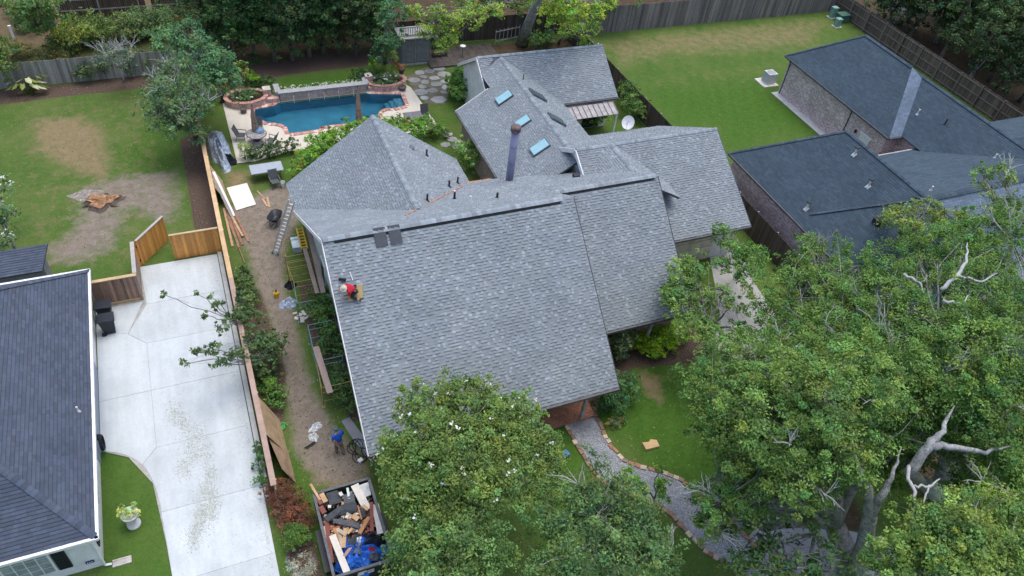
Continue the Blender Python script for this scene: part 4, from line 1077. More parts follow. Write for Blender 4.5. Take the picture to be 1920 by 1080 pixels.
# ---- umbrellas, folded
FAB = M('taupe_canvas', (0.33, 0.25, 0.20), .85, .15, 4, 30, .12)
POLE = M('dark_pole', (0.04, 0.045, 0.05), .5)
def folded_umbrella(x, y, zb_, h, label):
    t = thing('folded_umbrella', label, 'umbrella', (x, y, 0))
    MB().tube([(x, y, zb_), (x, y, zb_ + h)], .028, 10).build('pole', POLE, t)
    V = []; N = 16; prof = [(.20, .75), (.21, .95), (.17, 1.4), (.13, 1.9), (.07, 2.3), (.03, 2.5)]
    for r, z in prof:
        for k in range(N):
            a = 2 * math.pi * k / N; rr = r * (1.15 if k % 2 else .78)
            V.append((x + rr * math.cos(a), y + rr * math.sin(a), zb_ + z * h / 2.55))
    F = [(i * N + k, i * N + (k + 1) % N, (i + 1) * N + (k + 1) % N, (i + 1) * N + k) for i in range(len(prof) - 1) for k in range(N)]
    MB().add(V, F).build('canopy', FAB, t)
    MB().lathe([(.03, 0), (.04, .05), (.005, .1)], (x, y, zb_ + h - .02), 10).build('finial', POLE, t)
    MB().tube([(x, y, zb_ + 1.3 * h / 2.55), (x, y, zb_ + 1.36 * h / 2.55)], .165, 14).build('strap', POLE, t)
    MB().lathe([(.26, 0), (.26, .05), (.08, .1), (.05, .25)], (x, y, zb_), 16).build('base', POLE, t)
    return t
_p = at(673, 222); folded_umbrella(_p.x, _p.y, -1.3, 3.9, 'folded taupe umbrella standing in the pool water')
_p = at(478, 283); folded_umbrella(3.30, 46.75, .055, 2.7, 'folded taupe umbrella through the round patio table')
# ---- patio table, chairs
tb = thing('patio_table', 'round glass patio table on the pool deck by the lawn fence', 'table', (3.3, 46.4, .055))
MB().lathe([(.62, .70), (.64, .71), (.64, .73), (.62, .74)], (3.3, 46.4, .055), 28).build('table_top', M('table_glass', (0.34, 0.33, 0.33), .15, .4, 4, spec=.6), tb)
MB().lathe([(.66, .69), (.68, .715), (.66, .745), (.63, .745), (.63, .69)], (3.3, 46.4, .055), 28).build('table_rim', M('bronze_frame', (.13, .12, .12), .5), tb)
for k in range(4):
    a = math.pi / 4 + k * math.pi / 2
    MB().tube([(3.3 + .2 * math.cos(a), 46.4 + .2 * math.sin(a), .74), (3.3 + .3 * math.cos(a), 46.4 + .3 * math.sin(a), .4), (3.3 + .52 * math.cos(a), 46.4 + .52 * math.sin(a), .06)], .022, 8).build('leg', MATS['bronze_frame'], tb)
def patio_chair(loc, rz, label, c=(0.10, 0.11, 0.125), name='patio_chair'):
    t = thing(name, label, 'chair', (0, 0, 0))
    fm = M('bronze_frame', (.13, .12, .12)); sm = M('chair_sling', c, .8, .15)
    MB().slab([(-.25, -.25, .44), (.25, -.25, .44), (.25, .25, .40), (-.25, .25, .40)], .03).build('seat', sm, t)
    MB().slab([(-.25, .24, .42), (.25, .24, .42), (.25, .48, 1.02), (-.25, .48, 1.02)], .03).build('backrest', sm, t)
    for sx in (-1, 1):
        MB().tube([(sx * .28, -.28, 0), (sx * .28, -.26, .62)], .018, 6).build('leg', fm, t)
        MB().tube([(sx * .28, .34, 0), (sx * .28, .24, .42), (sx * .28, .49, 1.04)], .018, 6).build('leg', fm, t)
        MB().bar((sx * .29, -.3, .63), (sx * .29, .34, .64), .05, .03).build('armrest', fm, t)
    t.location = loc; t.rotation_euler = (0, 0, rz)
    return t
patio_chair((2.35, 46.95, .055), 1.2, 'grey sling chair by deck edge next to the umbrella')
patio_chair((3.55, 47.55, .055), -.25, 'grey sling chair between the patio table and the pool')
patio_chair((4.15, 45.9, .055), -2.2, 'grey sling chair on the hedge side of the patio table')
# a heap of blue towel on the table
tw = MB(); tw.lathe([(.3, 0), (.32, .06), (.24, .16), (.1, .2)], (3.55, 46.6, .8), 9)
tag(tw.build('towel', M('blue_towel', (.16, .27, .42), .9, .3, 6)), 'crumpled pale blue towel on the round patio table', 'towel')
# lounge chair and dining corner on the right deck
lg = thing('lounge_chair', 'dark mesh lounge chair at the far right deck corner', 'chair', (15.2, 46.3, .055))
MB().slab([(14.9, 45.9, .4), (15.5, 45.9, .4), (15.5, 46.7, .36), (14.9, 46.7, .36)], .04).build('seat', M('charcoal_mesh', (.06, .06, .07), .7), lg)
MB().slab([(14.9, 46.7, .36), (15.5, 46.7, .36), (15.55, 47.1, 1.1), (14.95, 47.1, 1.1)], .04).build('backrest', MATS['charcoal_mesh'], lg)
for x in (14.92, 15.48):
    MB().tube([(x, 45.9, .06), (x, 46.0, .6), (x, 46.6, .62), (x, 46.8, .06)], .02, 6).build('leg', MATS['bronze_frame'], lg)
st = thing('patio_table', 'square dark patio table half hidden by vines near the deck corner', 'table', (14.2, 46.3, .055))
MB().box((14.2, 46.35, .72), (1.3, .9, .05)).build('table_top', M('slate_top', (.16, .16, .18), .5), st)
for sx in (-.55, .55):
    for sy in (-.35, .35): MB().box((14.2 + sx, 46.35 + sy, .38), (.05, .05, .65)).build('leg', MATS['bronze_frame'], st)
def pot(x, y, z, r, h, label, c=(.12, .10, .09)):
    t = thing('plant_pot', label, 'pot', (x, y, z))
    MB().lathe([(r * .7, 0), (r, h * .85), (r * 1.08, h * .87), (r * 1.08, h), (r * .9, h), (r * .85, h * .85)], (x, y, z), 16).build('bowl', M('pot_' + str(round(c[0] * 100)), c, .7, .2), t)
    return t
pot(2.95, 50.35, .055, .24, .35, 'small pot of greenery beside the brick planter steps')
pot(14.75, 50.95, .055, .28, .3, 'dark pot on the deck by the flagstones')
pot(2.75, 44.9, .055, .3, .4, 'tall pot with pale plant at the deck corner')
for x, y, lb in ((1.75, 52.1, 'dark stone urn pedestal at the left planter corner'), (15.15, 52.6, 'dark stone urn pedestal at the right planter corner')):
    t = thing('urn', lb, 'urn', (x, y, 0))
    MB().lathe([(.22, 0), (.22, .1), (.12, .18), (.1, .5), (.16, .6), (.24, .8), (.27, .95), (.22, .96)], (x, y, 0), 14).build('body', M('dark_urn', (.07, .06, .06), .8), t, smooth=True)

# ---- garden cupboard with slatted doors and a balustrade
sh = thing('garden_shed', 'grey slatted double-door garden cupboard with railed top behind the pool', 'shed', (17, 55.2, 0))
GW = M('grey_slat', (.20, .21, .23), .85, .2, 2, 40, .2); GWP = M('grey_slat_pale', (.30, .31, .31), .85, .2)
MB().box((16.95, 55.6, 1.15), (2.5, 1.4, 2.3)).build('body', GW, sh)
for x in (16.35, 17.55):
    dd = MB().box((x, 54.87, 1.1), (1.1, .06, 2.0)).build('door', GW, sh)
    for k in range(18): MB().box((x, 54.82, .2 + k * .105), (1.0, .04, .06)).build('slat', GWP, dd)
MB().box((16.95, 54.84, 1.1), (.1, .08, 2.1)).build('door_post', GWP, sh)
MB().box((16.95, 55.4, 2.36), (2.7, 2.0, .1)).build('top_board', GWP, sh)
for z in (2.5, 3.15): MB().box((16.95, 54.75, z), (2.6, .06, .08)).build('rail', GWP, sh)
for k in range(14): MB().box((15.75 + k * .185, 54.75, 2.83), (.05, .05, .6)).build('baluster', GWP, sh)
MB().box((16.95, 54.8, .04), (2.7, .5, .08)).build('threshold', GWP, sh)
dkk = tag(MB().box((21.0, 55.2, .06), (6.2, 3.0, .12)).build('timber_deck', M('dark_deck', (.10, .085, .075), .9, .25, 2, 30, .2)), kind='structure')
for k in range(10): MB().box((18.2 + k * .62, 55.2, .13), (.56, 3.0, .03)).build('plank', M('dark_deck', (.1, .085, .075)), dkk)
bn = thing('garden_bench', 'dark slatted bench on the timber deck beside the cupboard', 'bench', (19.2, 55.5, .14))
MB().box((19.2, 55.4, .5), (1.3, .45, .05)).build('seat', WOODD, bn); MB().box((19.2, 55.65, .8), (1.3, .05, .4)).build('backrest', WOODD, bn)
for x in (18.65, 19.75):
    for y in (55.22, 55.6): MB().box((x, y, .31), (.06, .06, .34)).build('leg', WOODD, bn)
_p = at(868, 88, 1.0); fo = thing('lantern', 'pale lamp bowl on a stake by the dark fence', 'lamp', (_p.x, _p.y, 0))
MB().tube([(_p.x, _p.y, .12), (_p.x, _p.y, .95)], .02, 6).build('stake', POLE, fo); MB().lathe([(.05, 0), (.22, .12), (.24, .16), (.2, .16)], (_p.x, _p.y, .95), 12).build('bowl', WHITE, fo)
# leaning trellis / ladder by the dark fence
_a, _b = at(928, 84, 0), at(972, 74, 0)
tl = thing('trellis', 'pale ladder-like trellis panel in front of the dark back fence', 'trellis', (_a.x, _a.y, 0))
for z in (.3, 1.15): MB().bar((_a.x, _a.y, z), (_b.x, _b.y, z), .05, .07).build('rail', M('pale_trellis', (.33, .33, .33), .8), tl)
for k in range(7):
    q = _a.lerp(_b, k / 6); MB().box((q.x, q.y, .68), (.05, .05, 1.3)).build('bar', MATS['pale_trellis'], tl)
# satellite dish on the garage ridge
q = Vector((26.9, 38.15, z3(38.15)))
sd_ = thing('satellite_dish', 'round white satellite dish on the edge of the garage roof', 'satellite dish', tuple(q))
MB().tube([q, q + Vector((0, 0, .5)), q + Vector((-.05, -.1, .6))], .03, 8).build('mast', VW, sd_)
dn = Vector((-.55, -.62, .55)).normalized(); du = Vector((0, 0, 1)).cross(dn).normalized(); dv = dn.cross(du)
V = []; N = 24; cdc = q + Vector((-.08, -.16, .78))
for i, (r, h) in enumerate(((.02, 0), (.18, .015), (.33, .05), (.43, .1))):
    for k in range(N): a = 2 * math.pi * k / N; V.append(cdc + (du * math.cos(a) + dv * math.sin(a) * 1.1) * r + dn * h)
F = [(i * N + k, i * N + (k + 1) % N, (i + 1) * N + (k + 1) % N, (i + 1) * N + k) for i in range(3) for k in range(N)] + [tuple(range(N))]
MB().add(V, F).build('reflector', M('dish_white', (.78, .79, .8), .4, .03), sd_, smooth=True)
MB().tube([cdc - dv * .42, cdc + dn * .5 - dv * .1], .015, 6).build('feed_arm', VW, sd_); MB().box(cdc + dn * .5 - dv * .1, (.08, .08, .12)).build('feed_horn', VW, sd_)
# ================================================================== building-site things
YEL = M('yellow_steel', (0.34, 0.25, 0.09), .6, .3, 4, 30, .2); TEAL = M('teal_steel', (0.14, 0.30, 0.29), .5, .25, 4)
PLK = M('scaffold_plank', (0.36, 0.27, 0.23), .85, .2, 3, 40, .2, stretch=(1, .2, 1))
def scaffold(outer, h, label, mats, xi=4.2):
    """frames standing at right angles to the wall; outer = outer upright positions"""
    t = thing('scaffold', label, 'scaffold', (outer[0].x, outer[0].y, 0))
    for i, p in enumerate(outer):
        m = mats[i % len(mats)]
        for x in (p.x, xi): MB().tube([(x, p.y, 0), (x, p.y, h)], .024, 8).build('upright', m, t)
        for z in (.45, h - .4, h - .03): MB().tube([(p.x, p.y, z), (xi, p.y, z)], .02, 6).build('rung', m, t)
        for x in (p.x, xi): MB().box((x, p.y, .02), (.15, .15, .03)).build('base_plate', m, t)
    for i, (a, b) in enumerate(zip(outer[:-1], outer[1:])):
        m = mats[(i + 1) % len(mats)]
        if (a - b).length < .8: continue
        MB().tube([(a.x, a.y, h - .05), (b.x, b.y, h - .05)], .02, 6).build('guard_rail', m, t)
        MB().tube([(a.x, a.y, h - .2), (b.x, b.y, .2)], .013, 6).build('brace', m, t)
    return t
SH_ = 1.5
scaffold([at(529, 443, SH_), at(535, 481, SH_), at(537.5, 493, SH_), at(551, 529, SH_), at(557, 568, SH_)], SH_, 'yellow tube scaffold along the gable wall, below the ladder', [YEL, YEL, YEL, YEL, TEAL])
scaffold([at(577, 609, SH_), at(593, 677, SH_), at(603, 727, SH_)], SH_, 'teal and yellow scaffold holding one loose plank near the shrubs', [TEAL, TEAL, YEL])
def plank_px(a, b, w, label, z=SH_ + .02):
    return tag(MB().bar(at(*a, z), at(*b, z), w, .045).build('plank', PLK), label, 'plank')
plank_px((577, 424), (606, 549), .26, 'weathered plank nearest the gable wall on the yellow scaffold')
plank_px((570, 462), (595, 550), .22, 'weathered plank on the open side of the yellow scaffold')
plank_px((592, 650), (619, 737), .30, 'wide grey-brown plank on the teal and yellow scaffold')
yl = thing('step_ladder', 'yellow folded ladder lying on the scaffold beside the white pack', 'ladder', tuple(at(566, 448, SH_)))
YF = M('yellow_fibreglass', (.72, .42, .05), .5)
_a, _b = at(561, 427, SH_ + .08), at(571, 466, SH_ + .08)
for k in (-.16, .16): MB().bar(_a + Vector((k, 0, 0)), _b + Vector((k, 0, 0)), .07, .1).build('side_rail', YF, yl)
for i in range(7):
    q = _a.lerp(_b, (i + .5) / 7); MB().bar(q - Vector((.16, 0, 0)), q + Vector((.16, 0, 0)), .08, .03).build('rung', YF, yl)
la = thing('ladder', 'aluminium extension ladder leaning on the left rear eave', 'ladder', (2.55, 35.15, 0))
ALU = M('aluminium', (.62, .65, .66), .4, .1, metal=.4)
_a, _b = Vector((2.5, 35.0, 0)), Vector((3.72, 34.1, 4.35)); _s = Vector((.8, -.6, 0)) * .17
for k in (-1, 1): MB().bar(_a + _s * k, _b + _s * k, .035, .09).build('side_rail', ALU, la)
for i in range(1, 15):
    q = _a.lerp(_b, i / 15); MB().bar(q - _s, q + _s, .07, .035).build('rung', ALU, la)
for k in (-1, 1): MB().box(_a + _s * k + Vector((0, 0, .06)), (.09, .12, .14)).build('foot', M('teal_plastic', (.05, .3, .33), .6), la)

# ---- wheelbarrow
wbk = thing('wheelbarrow', 'black tub wheelbarrow standing on the bare dirt', 'wheelbarrow', (2.9, 37.6, 0))
BP = M('black_plastic', (.018, .021, .030), .4, .2, spec=.3)
def loftbox(mb, c, s0, s1, z0, z1, rz, col=None):
    R = Matrix.Rotation(rz, 3, 'Z'); V = []
    for (sx, sy), z in ((s0, z0), (s1, z1)):
        for x, y in ((-1, -1), (1, -1), (1, 1), (-1, 1)): V.append(Vector(c) + R @ Vector((x * sx / 2, y * sy / 2, z)))
    return mb.add(V, [(3, 2, 1, 0), (4, 5, 6, 7), (0, 1, 5, 4), (1, 2, 6, 5), (2, 3, 7, 6), (3, 0, 4, 7)], col)
a = 1.0; c0 = Vector((3.0, 37.7, 0)); R2 = Matrix.Rotation(a, 3, 'Z')
m = MB(); V = []
for rr, z in ((1.0, .68), (.93, .68), (.55, .36)):
    for k in range(20):
        t = 2 * math.pi * k / 20; sx, sy = .56 * rr, .36 * rr
        ex = math.copysign(abs(math.cos(t)) ** .6, math.cos(t)) * sx; ey = math.copysign(abs(math.sin(t)) ** .6, math.sin(t)) * sy
        V.append(c0 + R2 @ Vector((ex, ey, z)))
m.add(V, [(i * 20 + k, i * 20 + (k + 1) % 20, (i + 1) * 20 + (k + 1) % 20, (i + 1) * 20 + k) for i in range(2) for k in range(20)] + [tuple(range(40, 60))])
V2 = [p - Vector((0, 0, .03)) for p in V]
m.add(V2, [(i * 20 + k, (i + 1) * 20 + k, (i + 1) * 20 + (k + 1) % 20, i * 20 + (k + 1) % 20) for i in range(2) for k in range(20)])
m.build('tray', BP, wbk, smooth=True)
for s in (-1, 1):
    MB().tube([c0 + R2 @ Vector((.55, s * .06, .25)), c0 + R2 @ Vector((-.3, s * .22, .36)), c0 + R2 @ Vector((-1.05, s * .30, .55))], .02, 8).build('handle', M('steel_dark', (.12, .12, .12), .5), wbk)
    MB().tube([c0 + R2 @ Vector((-.25, s * .22, .36)), c0 + R2 @ Vector((-.35, s * .22, 0))], .018, 8).build('leg', MATS['steel_dark'], wbk)
wc = c0 + R2 @ Vector((.62, 0, .19)); ax = R2 @ Vector((0, 1, 0))
MB().tube([wc - ax * .05, wc + ax * .05], .19, 18).build('wheel', M('rubber', (.02, .02, .02), .9), wbk)

# ---- sheets, lumber and odds and ends
def sheet(name, label, cat, corners, th, mat, group=None):
    return tag(MB().slab(corners, th).build(name, mat), label, cat, group)
PWH = M('white_board', (.78, .76, .70), .7, .05); PLY = M('plywood', (.52, .38, .24), .75, .15, 2, 30, .12, c2=(.42, .30, .18), c2amt=.4)
c4 = atl([(425, 352), (463, 343), (480, 383), (443, 394)], .05)
sheet('white_sheet', 'white rectangular sheet lying flat on the site ground', 'sheet', c4, .025, PWH)
sheet('plywood_sheet', 'pale plywood sheet leaning on the pine fence near the tarp', 'plywood', [(.62, 40.3, .02), (.55, 42.7, .02), (.02, 42.7, 1.32), (.02, 40.3, 1.32)], .02, PLY)
sheet('plywood_sheet', 'large plywood sheet leaning on the fence cap above the mulch bed', 'plywood', [(.75, 21.2, .02), (.72, 23.2, .02), (.0, 23.4, 1.86), (.0, 21.2, 1.9)], .02, PLY)
sheet('plywood_sheet', 'torn lower plywood sheet leaning toward the dead shrub', 'plywood', [(.80, 19.6, .02), (.78, 21.4, .02), (.05, 21.4, 1.5), (.35, 19.7, 1.2)], .02, M('plywood_old', (.40, .28, .19), .8, .2))
LUM = [M('lumber_pine', (.50, .33, .20), .8, .2, 3), M('lumber_red', (.33, .17, .12), .85, .25, 3), M('lumber_brown', (.27, .17, .12), .85, .3, 3)]
lum = [((.28, 39.9), (.30, 36.2), 0, 0, 'rust-brown board at the fence side of the lumber stack'), ((.42, 39.6), (.62, 36.0), 1, 0, 'dark red board second in the lumber stack'), ((.5, 39.8), (.86, 36.2), 1, 0, 'dark red board in the middle of the lumber stack'), ((.38, 40.2), (.98, 36.9), 0, .06, 'pale new board on top of the lumber stack'), ((.85, 39.2), (1.22, 36.4), 1, 0, 'reddish board at the dirt side of the lumber stack'), ((.32, 39.0), (.75, 34.6), 2, .02, 'long thin brown strip trailing from the lumber stack')]
for p, q, mi, z, lb in lum:
    tag(MB().bar((*p, .05 + z), (*q, .05 + z), .13 if mi != 2 else .05, .05).build('lumber_board', LUM[mi]), lb, 'board', 'boards stacked along the pine fence')
for p, q, lb in (((.12, 42.0, 1.3), (.75, 39.0, .03), 'white trim board leaning on the pine fence'), ((.1, 41.2, 1.2), (.7, 38.6, .03), 'grey trim board leaning beside the white one')):
    tag(MB().bar(p, q, .16, .025).build('trim_board', WHITE if 'white trim' in lb else M('grey_trim', (.3, .3, .29), .8)), lb, 'board')
for (pa, pb, lb) in (((482, 358), (497, 373), 'thin pale stick lying by the white bucket'), ((492, 372), (501, 387), 'short pale offcut lying left of another offcut'), ((501, 369), (505, 388), 'short wide pale offcut lying on the dirt')):
    p, q = at(*pa, .03), at(*pb, .03); tag(MB().bar(p, q, .07 if 'thin' in lb else .12, .04).build('wood_offcut', LUM[0]), lb, 'offcut')
ft = thing('folding_table', 'grey plastic folding table beside the pool hedge', 'table', (3.3, 42.5, 0))
MB().box((3.3, 42.45, .73), (2.0, 1.0, .05), .02).build('table_top', M('grey_plastic', (.36, .41, .47), .55, .08), ft)
for x in (2.5, 4.1):
    for y in (42.1, 42.8): MB().tube([(x, y, 0), (x, y, .71)], .018, 6).build('leg', MATS['steel_dark'], ft)
patio_chair((3.62, 41.35, 0), 0.1, 'black folding chair in front of the grey folding table', (.03, .03, .035), 'folding_chair')
bk = thing('bucket', 'white bucket on the dirt beside the black chair', 'bucket', (4.05, 41.2, 0))
MB().lathe([(.12, 0), (.15, .36), (.16, .37), (.16, .39), (.145, .39), (.115, .03)], (4.05, 41.2, 0), 16).build('body', WHITE, bk)
MB().tube([(3.9, 41.2, .36), (3.93, 41.12, .2), (4.05, 41.06, .14), (4.17, 41.12, .2), (4.2, 41.2, .36)], .006, 6).build('handle', MATS['steel_dark'], bk)
# tarpaulin heap
tm, nt, b_, tc = new_mat('silver_tarp')
cr = nt.nodes.new('ShaderNodeTexNoise'); cr.inputs['Scale'].default_value = 5; cr.inputs['Detail'].default_value = 6; nt.links.new(tc.outputs['Object'], cr.inputs['Vector'])
nt.links.new(_mix(nt, cr.outputs['Fac'], (.16, .25, .38), (.62, .70, .80)), b_.inputs['Base Color']); b_.inputs['Roughness'].default_value = .3; b_.inputs['Specular IOR Level'].default_value = .6
bump(nt, b_, cr.outputs['Fac'], 1.0, .15)
def heap(name, label, cat, cx, cy, rx, ry, h, mat, rz=0.0, seed=1, z0=0.0, rough=.35, N=36, K=14):
    R = np.random.RandomState(seed); V = [(0, 0, h)]; ph = R.uniform(0, 6, 8)
    for i in range(1, K + 1):
        r = i / K
        for k in range(N):
            t = 2 * math.pi * k / N
            w = 1 + .10 * math.sin(3 * t + ph[0]) + .08 * math.sin(5 * t + ph[1]) + .05 * math.sin(9 * t + ph[2])
            z = h * (1 - r ** 2.2) * (1 + rough * math.sin(4 * t + 5 * r + ph[3]) * r + rough * .6 * math.sin(7 * t - 8 * r + ph[4])) + R.uniform(-.03, .03) * h
            x, y = rx * r * w * math.cos(t), ry * r * w * math.sin(t)
            V.append((x, y, max(z, 0) if i < K else 0))
    F = [(0, 1 + k, 1 + (k + 1) % N) for k in range(N)] + [(1 + i * N + k, 1 + (i + 1) * N + k, 1 + (i + 1) * N + (k + 1) % N, 1 + i * N + (k + 1) % N) for i in range(K - 1) for k in range(N)]
    Rm = Matrix.Rotation(rz, 3, 'Z')
    o = MB().add([Vector((cx, cy, z0)) + Rm @ Vector(v) for v in V], F).build(name, mat, org=(cx, cy, z0), smooth=False)
    return tag(o, label, cat)
heap('tarpaulin', 'crumpled silver-blue tarpaulin over a heap along the pine fence', 'tarp', .78, 46.1, .72, 2.3, .95, tm, .06, 4)
heap('black_sheet', 'dark crumpled plastic at the foot of the tarpaulin heap', 'sheet', 1.15, 44.6, .55, .5, .55, BP, 0, 5)

# ---- small litter by the scaffold
p = at(541, 570); heap('plastic_bag', 'white and blue plastic sack on the ground under the scaffold', 'sack', p.x, p.y, .5, .35, .32, M('white_blue_plastic', (.66, .70, .76), .4, .1, 3, 20, .05, c2=(.15, .35, .65), c2amt=.3), .3, 6)
p = at(519, 556); jg = thing('jug', 'yellow plastic jug standing beside the scaffold', 'jug', tuple(p))
MB().lathe([(.14, 0), (.15, .05), (.15, .30), (.06, .38), (.05, .42)], tuple(p), 14).build('body', M('yellow_plastic', (.65, .42, .03), .4), jg); MB().lathe([(.06, 0), (.06, .05)], (p.x, p.y, .41), 10).build('cap', BLK, jg)
p = at(545, 536); heap('tool_bag', 'black tool bag on the ground below the yellow scaffold', 'bag', p.x, p.y, .35, .3, .3, BP, 0, 7)
p = at(549, 467, .0); tag(MB().box(at(555, 459, .2), (.48, 1.0, .4), -.03).build('insulation_pack', M('insulation_wrap', (.70, .75, .78), .35, .06, 2, 20, .05, c2=(.2, .5, .62), c2amt=.2)), 'white and blue wrapped pack on the grass inside the yellow scaffold', 'pack')
for i, px in enumerate(((553, 588), (562, 592), (570, 588), (556, 597), (575, 596), (567, 600))):
    p = at(*px, .02); tag(MB().box((p.x, p.y, .04), (.22 + .1 * (i % 3), .14 + .08 * (i % 2), .05), i * .9).build('rubble_piece', M('pale_rubble', (.55, .53, .50), .9, .2)), 'pale broken scrap in the litter between scaffolds, ' + ('far left one', 'far middle one', 'far right one', 'near left one', 'rightmost one', 'nearest one')[i], 'scrap', 'scraps between the scaffolds')
p = at(592, 801); heap('plastic_bag', 'white crumpled plastic bag on the dirt, nearer the scaffold', 'bag', p.x, p.y, .36, .2, .2, M('white_plastic', (.74, .78, .80), .35, .06), .5, 8)
p = at(588, 820); heap('plastic_bag', 'white round plastic bag on the dirt beside black pipes', 'bag', p.x, p.y, .22, .26, .2, M('white_plastic', (.74, .78, .8)), .2, 9)
for k, (pa, pb) in enumerate((((571, 840), (590, 828)), ((575, 841), (593, 829)))):
    tag(MB().tube([at(*pa, .04), at(*pb, .04)], .03, 8).build('black_pipe', BP), 'short black pipe by the white bag, %s of the pair' % ('nearer the plywood' if k == 0 else 'nearer the blue-shirted person'), 'pipe', 'pair of black pipes')
p = at(529, 802); gh = thing('hose_reel', 'bright green coil lying on grey stone by the plywood', 'hose', tuple(p))
pts = [(p.x + (.26 - .012 * k) * math.cos(k * .5), p.y + (.26 - .012 * k) * math.sin(k * .5), .05 + .003 * k) for k in range(18)]
MB().tube(pts, .03, 6).build('coil', M('green_hose', (.10, .42, .14), .5), gh); MB().box((p.x, p.y, .04), (.35, .08, .05), .6).build('handle', MATS['green_hose'], gh)
hc = thing('black_hose', 'tangled black hose with white fitting on the paving by the roof corner', 'hose', tuple(at(675, 850)))
Rh = random.Random(4); p = at(672, 846); pts = []
for k in range(60): t = k * .42; r = .36 + .22 * math.sin(k * .77); pts.append((p.x + r * math.cos(t) * .9, p.y + r * math.sin(t) * 1.2, .05 + .02 * math.sin(k)))
MB().tube(pts, .018, 6).build('loops', BP, hc); q = at(676, 866); MB().box((q.x, q.y, .1), (.22, .18, .16), .4).build('fitting', WHITE, hc)
pv = tag(MB().prism([(p.x, p.y) for p in atl([(640, 790), (655, 782), (690, 830), (700, 870), (672, 840)])], -.08, .03).build('paving_strip', concrete('grey_paving', (.30, .31, .33), (.22, .23, .25))), kind='structure')

# ---- wheelie bins
def bin_(x, y, rz, label):
    t = thing('wheelie_bin', label, 'bin', (0, 0, 0))
    loftbox(MB(), (0, 0, 0), (.46, .50), (.60, .72), .06, .98, 0).build('body', BP, t)
    l = MB(); l.slab([(-.32, -.40, 1.02), (.32, -.40, 1.02), (.32, .38, 1.06), (-.32, .38, 1.06)], .05); l.build('lid', M('bin_lid', (.022, .026, .036), .4, spec=.3), t)
    MB().tube([(-.27, .42, .98), (.27, .42, .98)], .02, 8).build('handle', BP, t)
    for s in (-1, 1): MB().tube([(s * .24, .28, .12), (s * .30, .28, .12)], .12, 14).build('wheel', M('rubber', (.02, .02, .02)), t)
    t.location = (x, y, .05); t.rotation_euler = (0, 0, rz)
    return t
_p = at(207, 618, .3); bin_(-6.35, 31.25, math.pi / 2 + .05, 'black wheelie bin on the driveway, nearer of the two')
_b2 = bin_(-6.45, 32.25, math.pi / 2 - .03, 'black wheelie bin tucked against the short cedar fence')
lm = MB().slab([(-.08, -.34, 1.035), (.08, -.34, 1.035), (.1, -.22, 1.04), (-.1, -.22, 1.04)], .006); 
# coil of hose on the white house wall
hr = thing('garden_hose', 'black hose coil hanging on the white house corner above the grass', 'hose', (-6.85, 23.9, .6))
for k in range(4): MB().tube([(-6.86 + .03 * k, 23.9 + (.36 - .015 * k) * math.cos(t), .62 + (.42 - .015 * k) * math.sin(t)) for t in [2 * math.pi * i / 20 for i in range(21)]], .022, 6, cap=False).build('loop', BP, hr)
MB().box((-6.95, 23.9, 1.05), (.2, .25, .12)).build('bracket', BP, hr)
# white urn with plant (leaves are added with the other plants)
ur = thing('garden_urn', 'white pedestal urn planted with yellow-green foliage on the small lawn', 'urn', (-5.85, 19.75, 0))
MB().lathe([(.28, 0), (.28, .08), (.2, .12), (.11, .2), (.10, .38), (.18, .45), (.30, .62), (.34, .82), (.36, .86), (.30, .86), (.26, .75)], (-5.85, 19.75, 0), 20).build('body', M('urn_white', (.66, .66, .64), .7, .08), ur, smooth=True)
# tree stump
Rt = random.Random(9); sp = at(192, 380); stp = thing('tree_stump', 'freshly cut orange tree stump in the bare patch of lawn', 'stump', tuple(sp))
N = 26; outl = [(.66 + .16 * math.sin(3 * t + 1) + .09 * math.sin(7 * t) + Rt.uniform(-.05, .05)) for t in [2 * math.pi * k / N for k in range(N)]]
V = []; 
for sc, z in ((1.25, 0), (1.05, .12), (.98, .24)):
    for k in range(N): t = 2 * math.pi * k / N; V.append((sp.x + 1.25 * outl[k] * sc * math.cos(t), sp.y + .95 * outl[k] * sc * math.sin(t), z + (Rt.uniform(-.05, .05) if z > .2 else 0)))
MB().add(V, [(i * N + k, i * N + (k + 1) % N, (i + 1) * N + (k + 1) % N, (i + 1) * N + k) for i in range(2) for k in range(N)]).build('bark', M('stump_bark', (.13, .10, .08), .95, .3), stp)
cap_ = [V[2 * N + k] for k in range(N)]
mid = [(sp.x + (q[0] - sp.x) * .45, sp.y + (q[1] - sp.y) * .45, .22 + Rt.uniform(-.1, .06)) for q in cap_]
MB().add(cap_ + mid + [(sp.x, sp.y, .12)], [(k, (k + 1) % N, N + (k + 1) % N, N + k) for k in range(N)] + [(N + k, N + (k + 1) % N, 2 * N) for k in range(N)]).build('cut_face', M('stump_wood', (.48, .27, .13), .8, .35, 4, 25, .3, c2=(.18, .10, .06), c2amt=.5), stp)
for k in range(6):
    a = k * 1.05 + .2; MB().tube([(sp.x + .8 * math.cos(a), sp.y + .6 * math.sin(a), .1), (sp.x + 1.0 * math.cos(a), sp.y + .75 * math.sin(a), .03), (sp.x + 1.3 * math.cos(a + .1), sp.y + .95 * math.sin(a + .1), -.03)], [.14, .08, .02], 7).build('root', MATS['stump_bark'], stp)
ash = at(160, 366); tag(MB().prism([(ash.x + (.9 + .25 * math.sin(3 * t)) * math.cos(t), ash.y + (.55 + .1 * math.cos(4 * t)) * math.sin(t)) for t in [2 * math.pi * k / 24 for k in range(24)]], -.02, .006).build('ash_patch', M('ash', (.40, .38, .36), .95, .25, 3, 20, .3, c2=(.22, .19, .16), c2amt=.7)), kind='stuff')
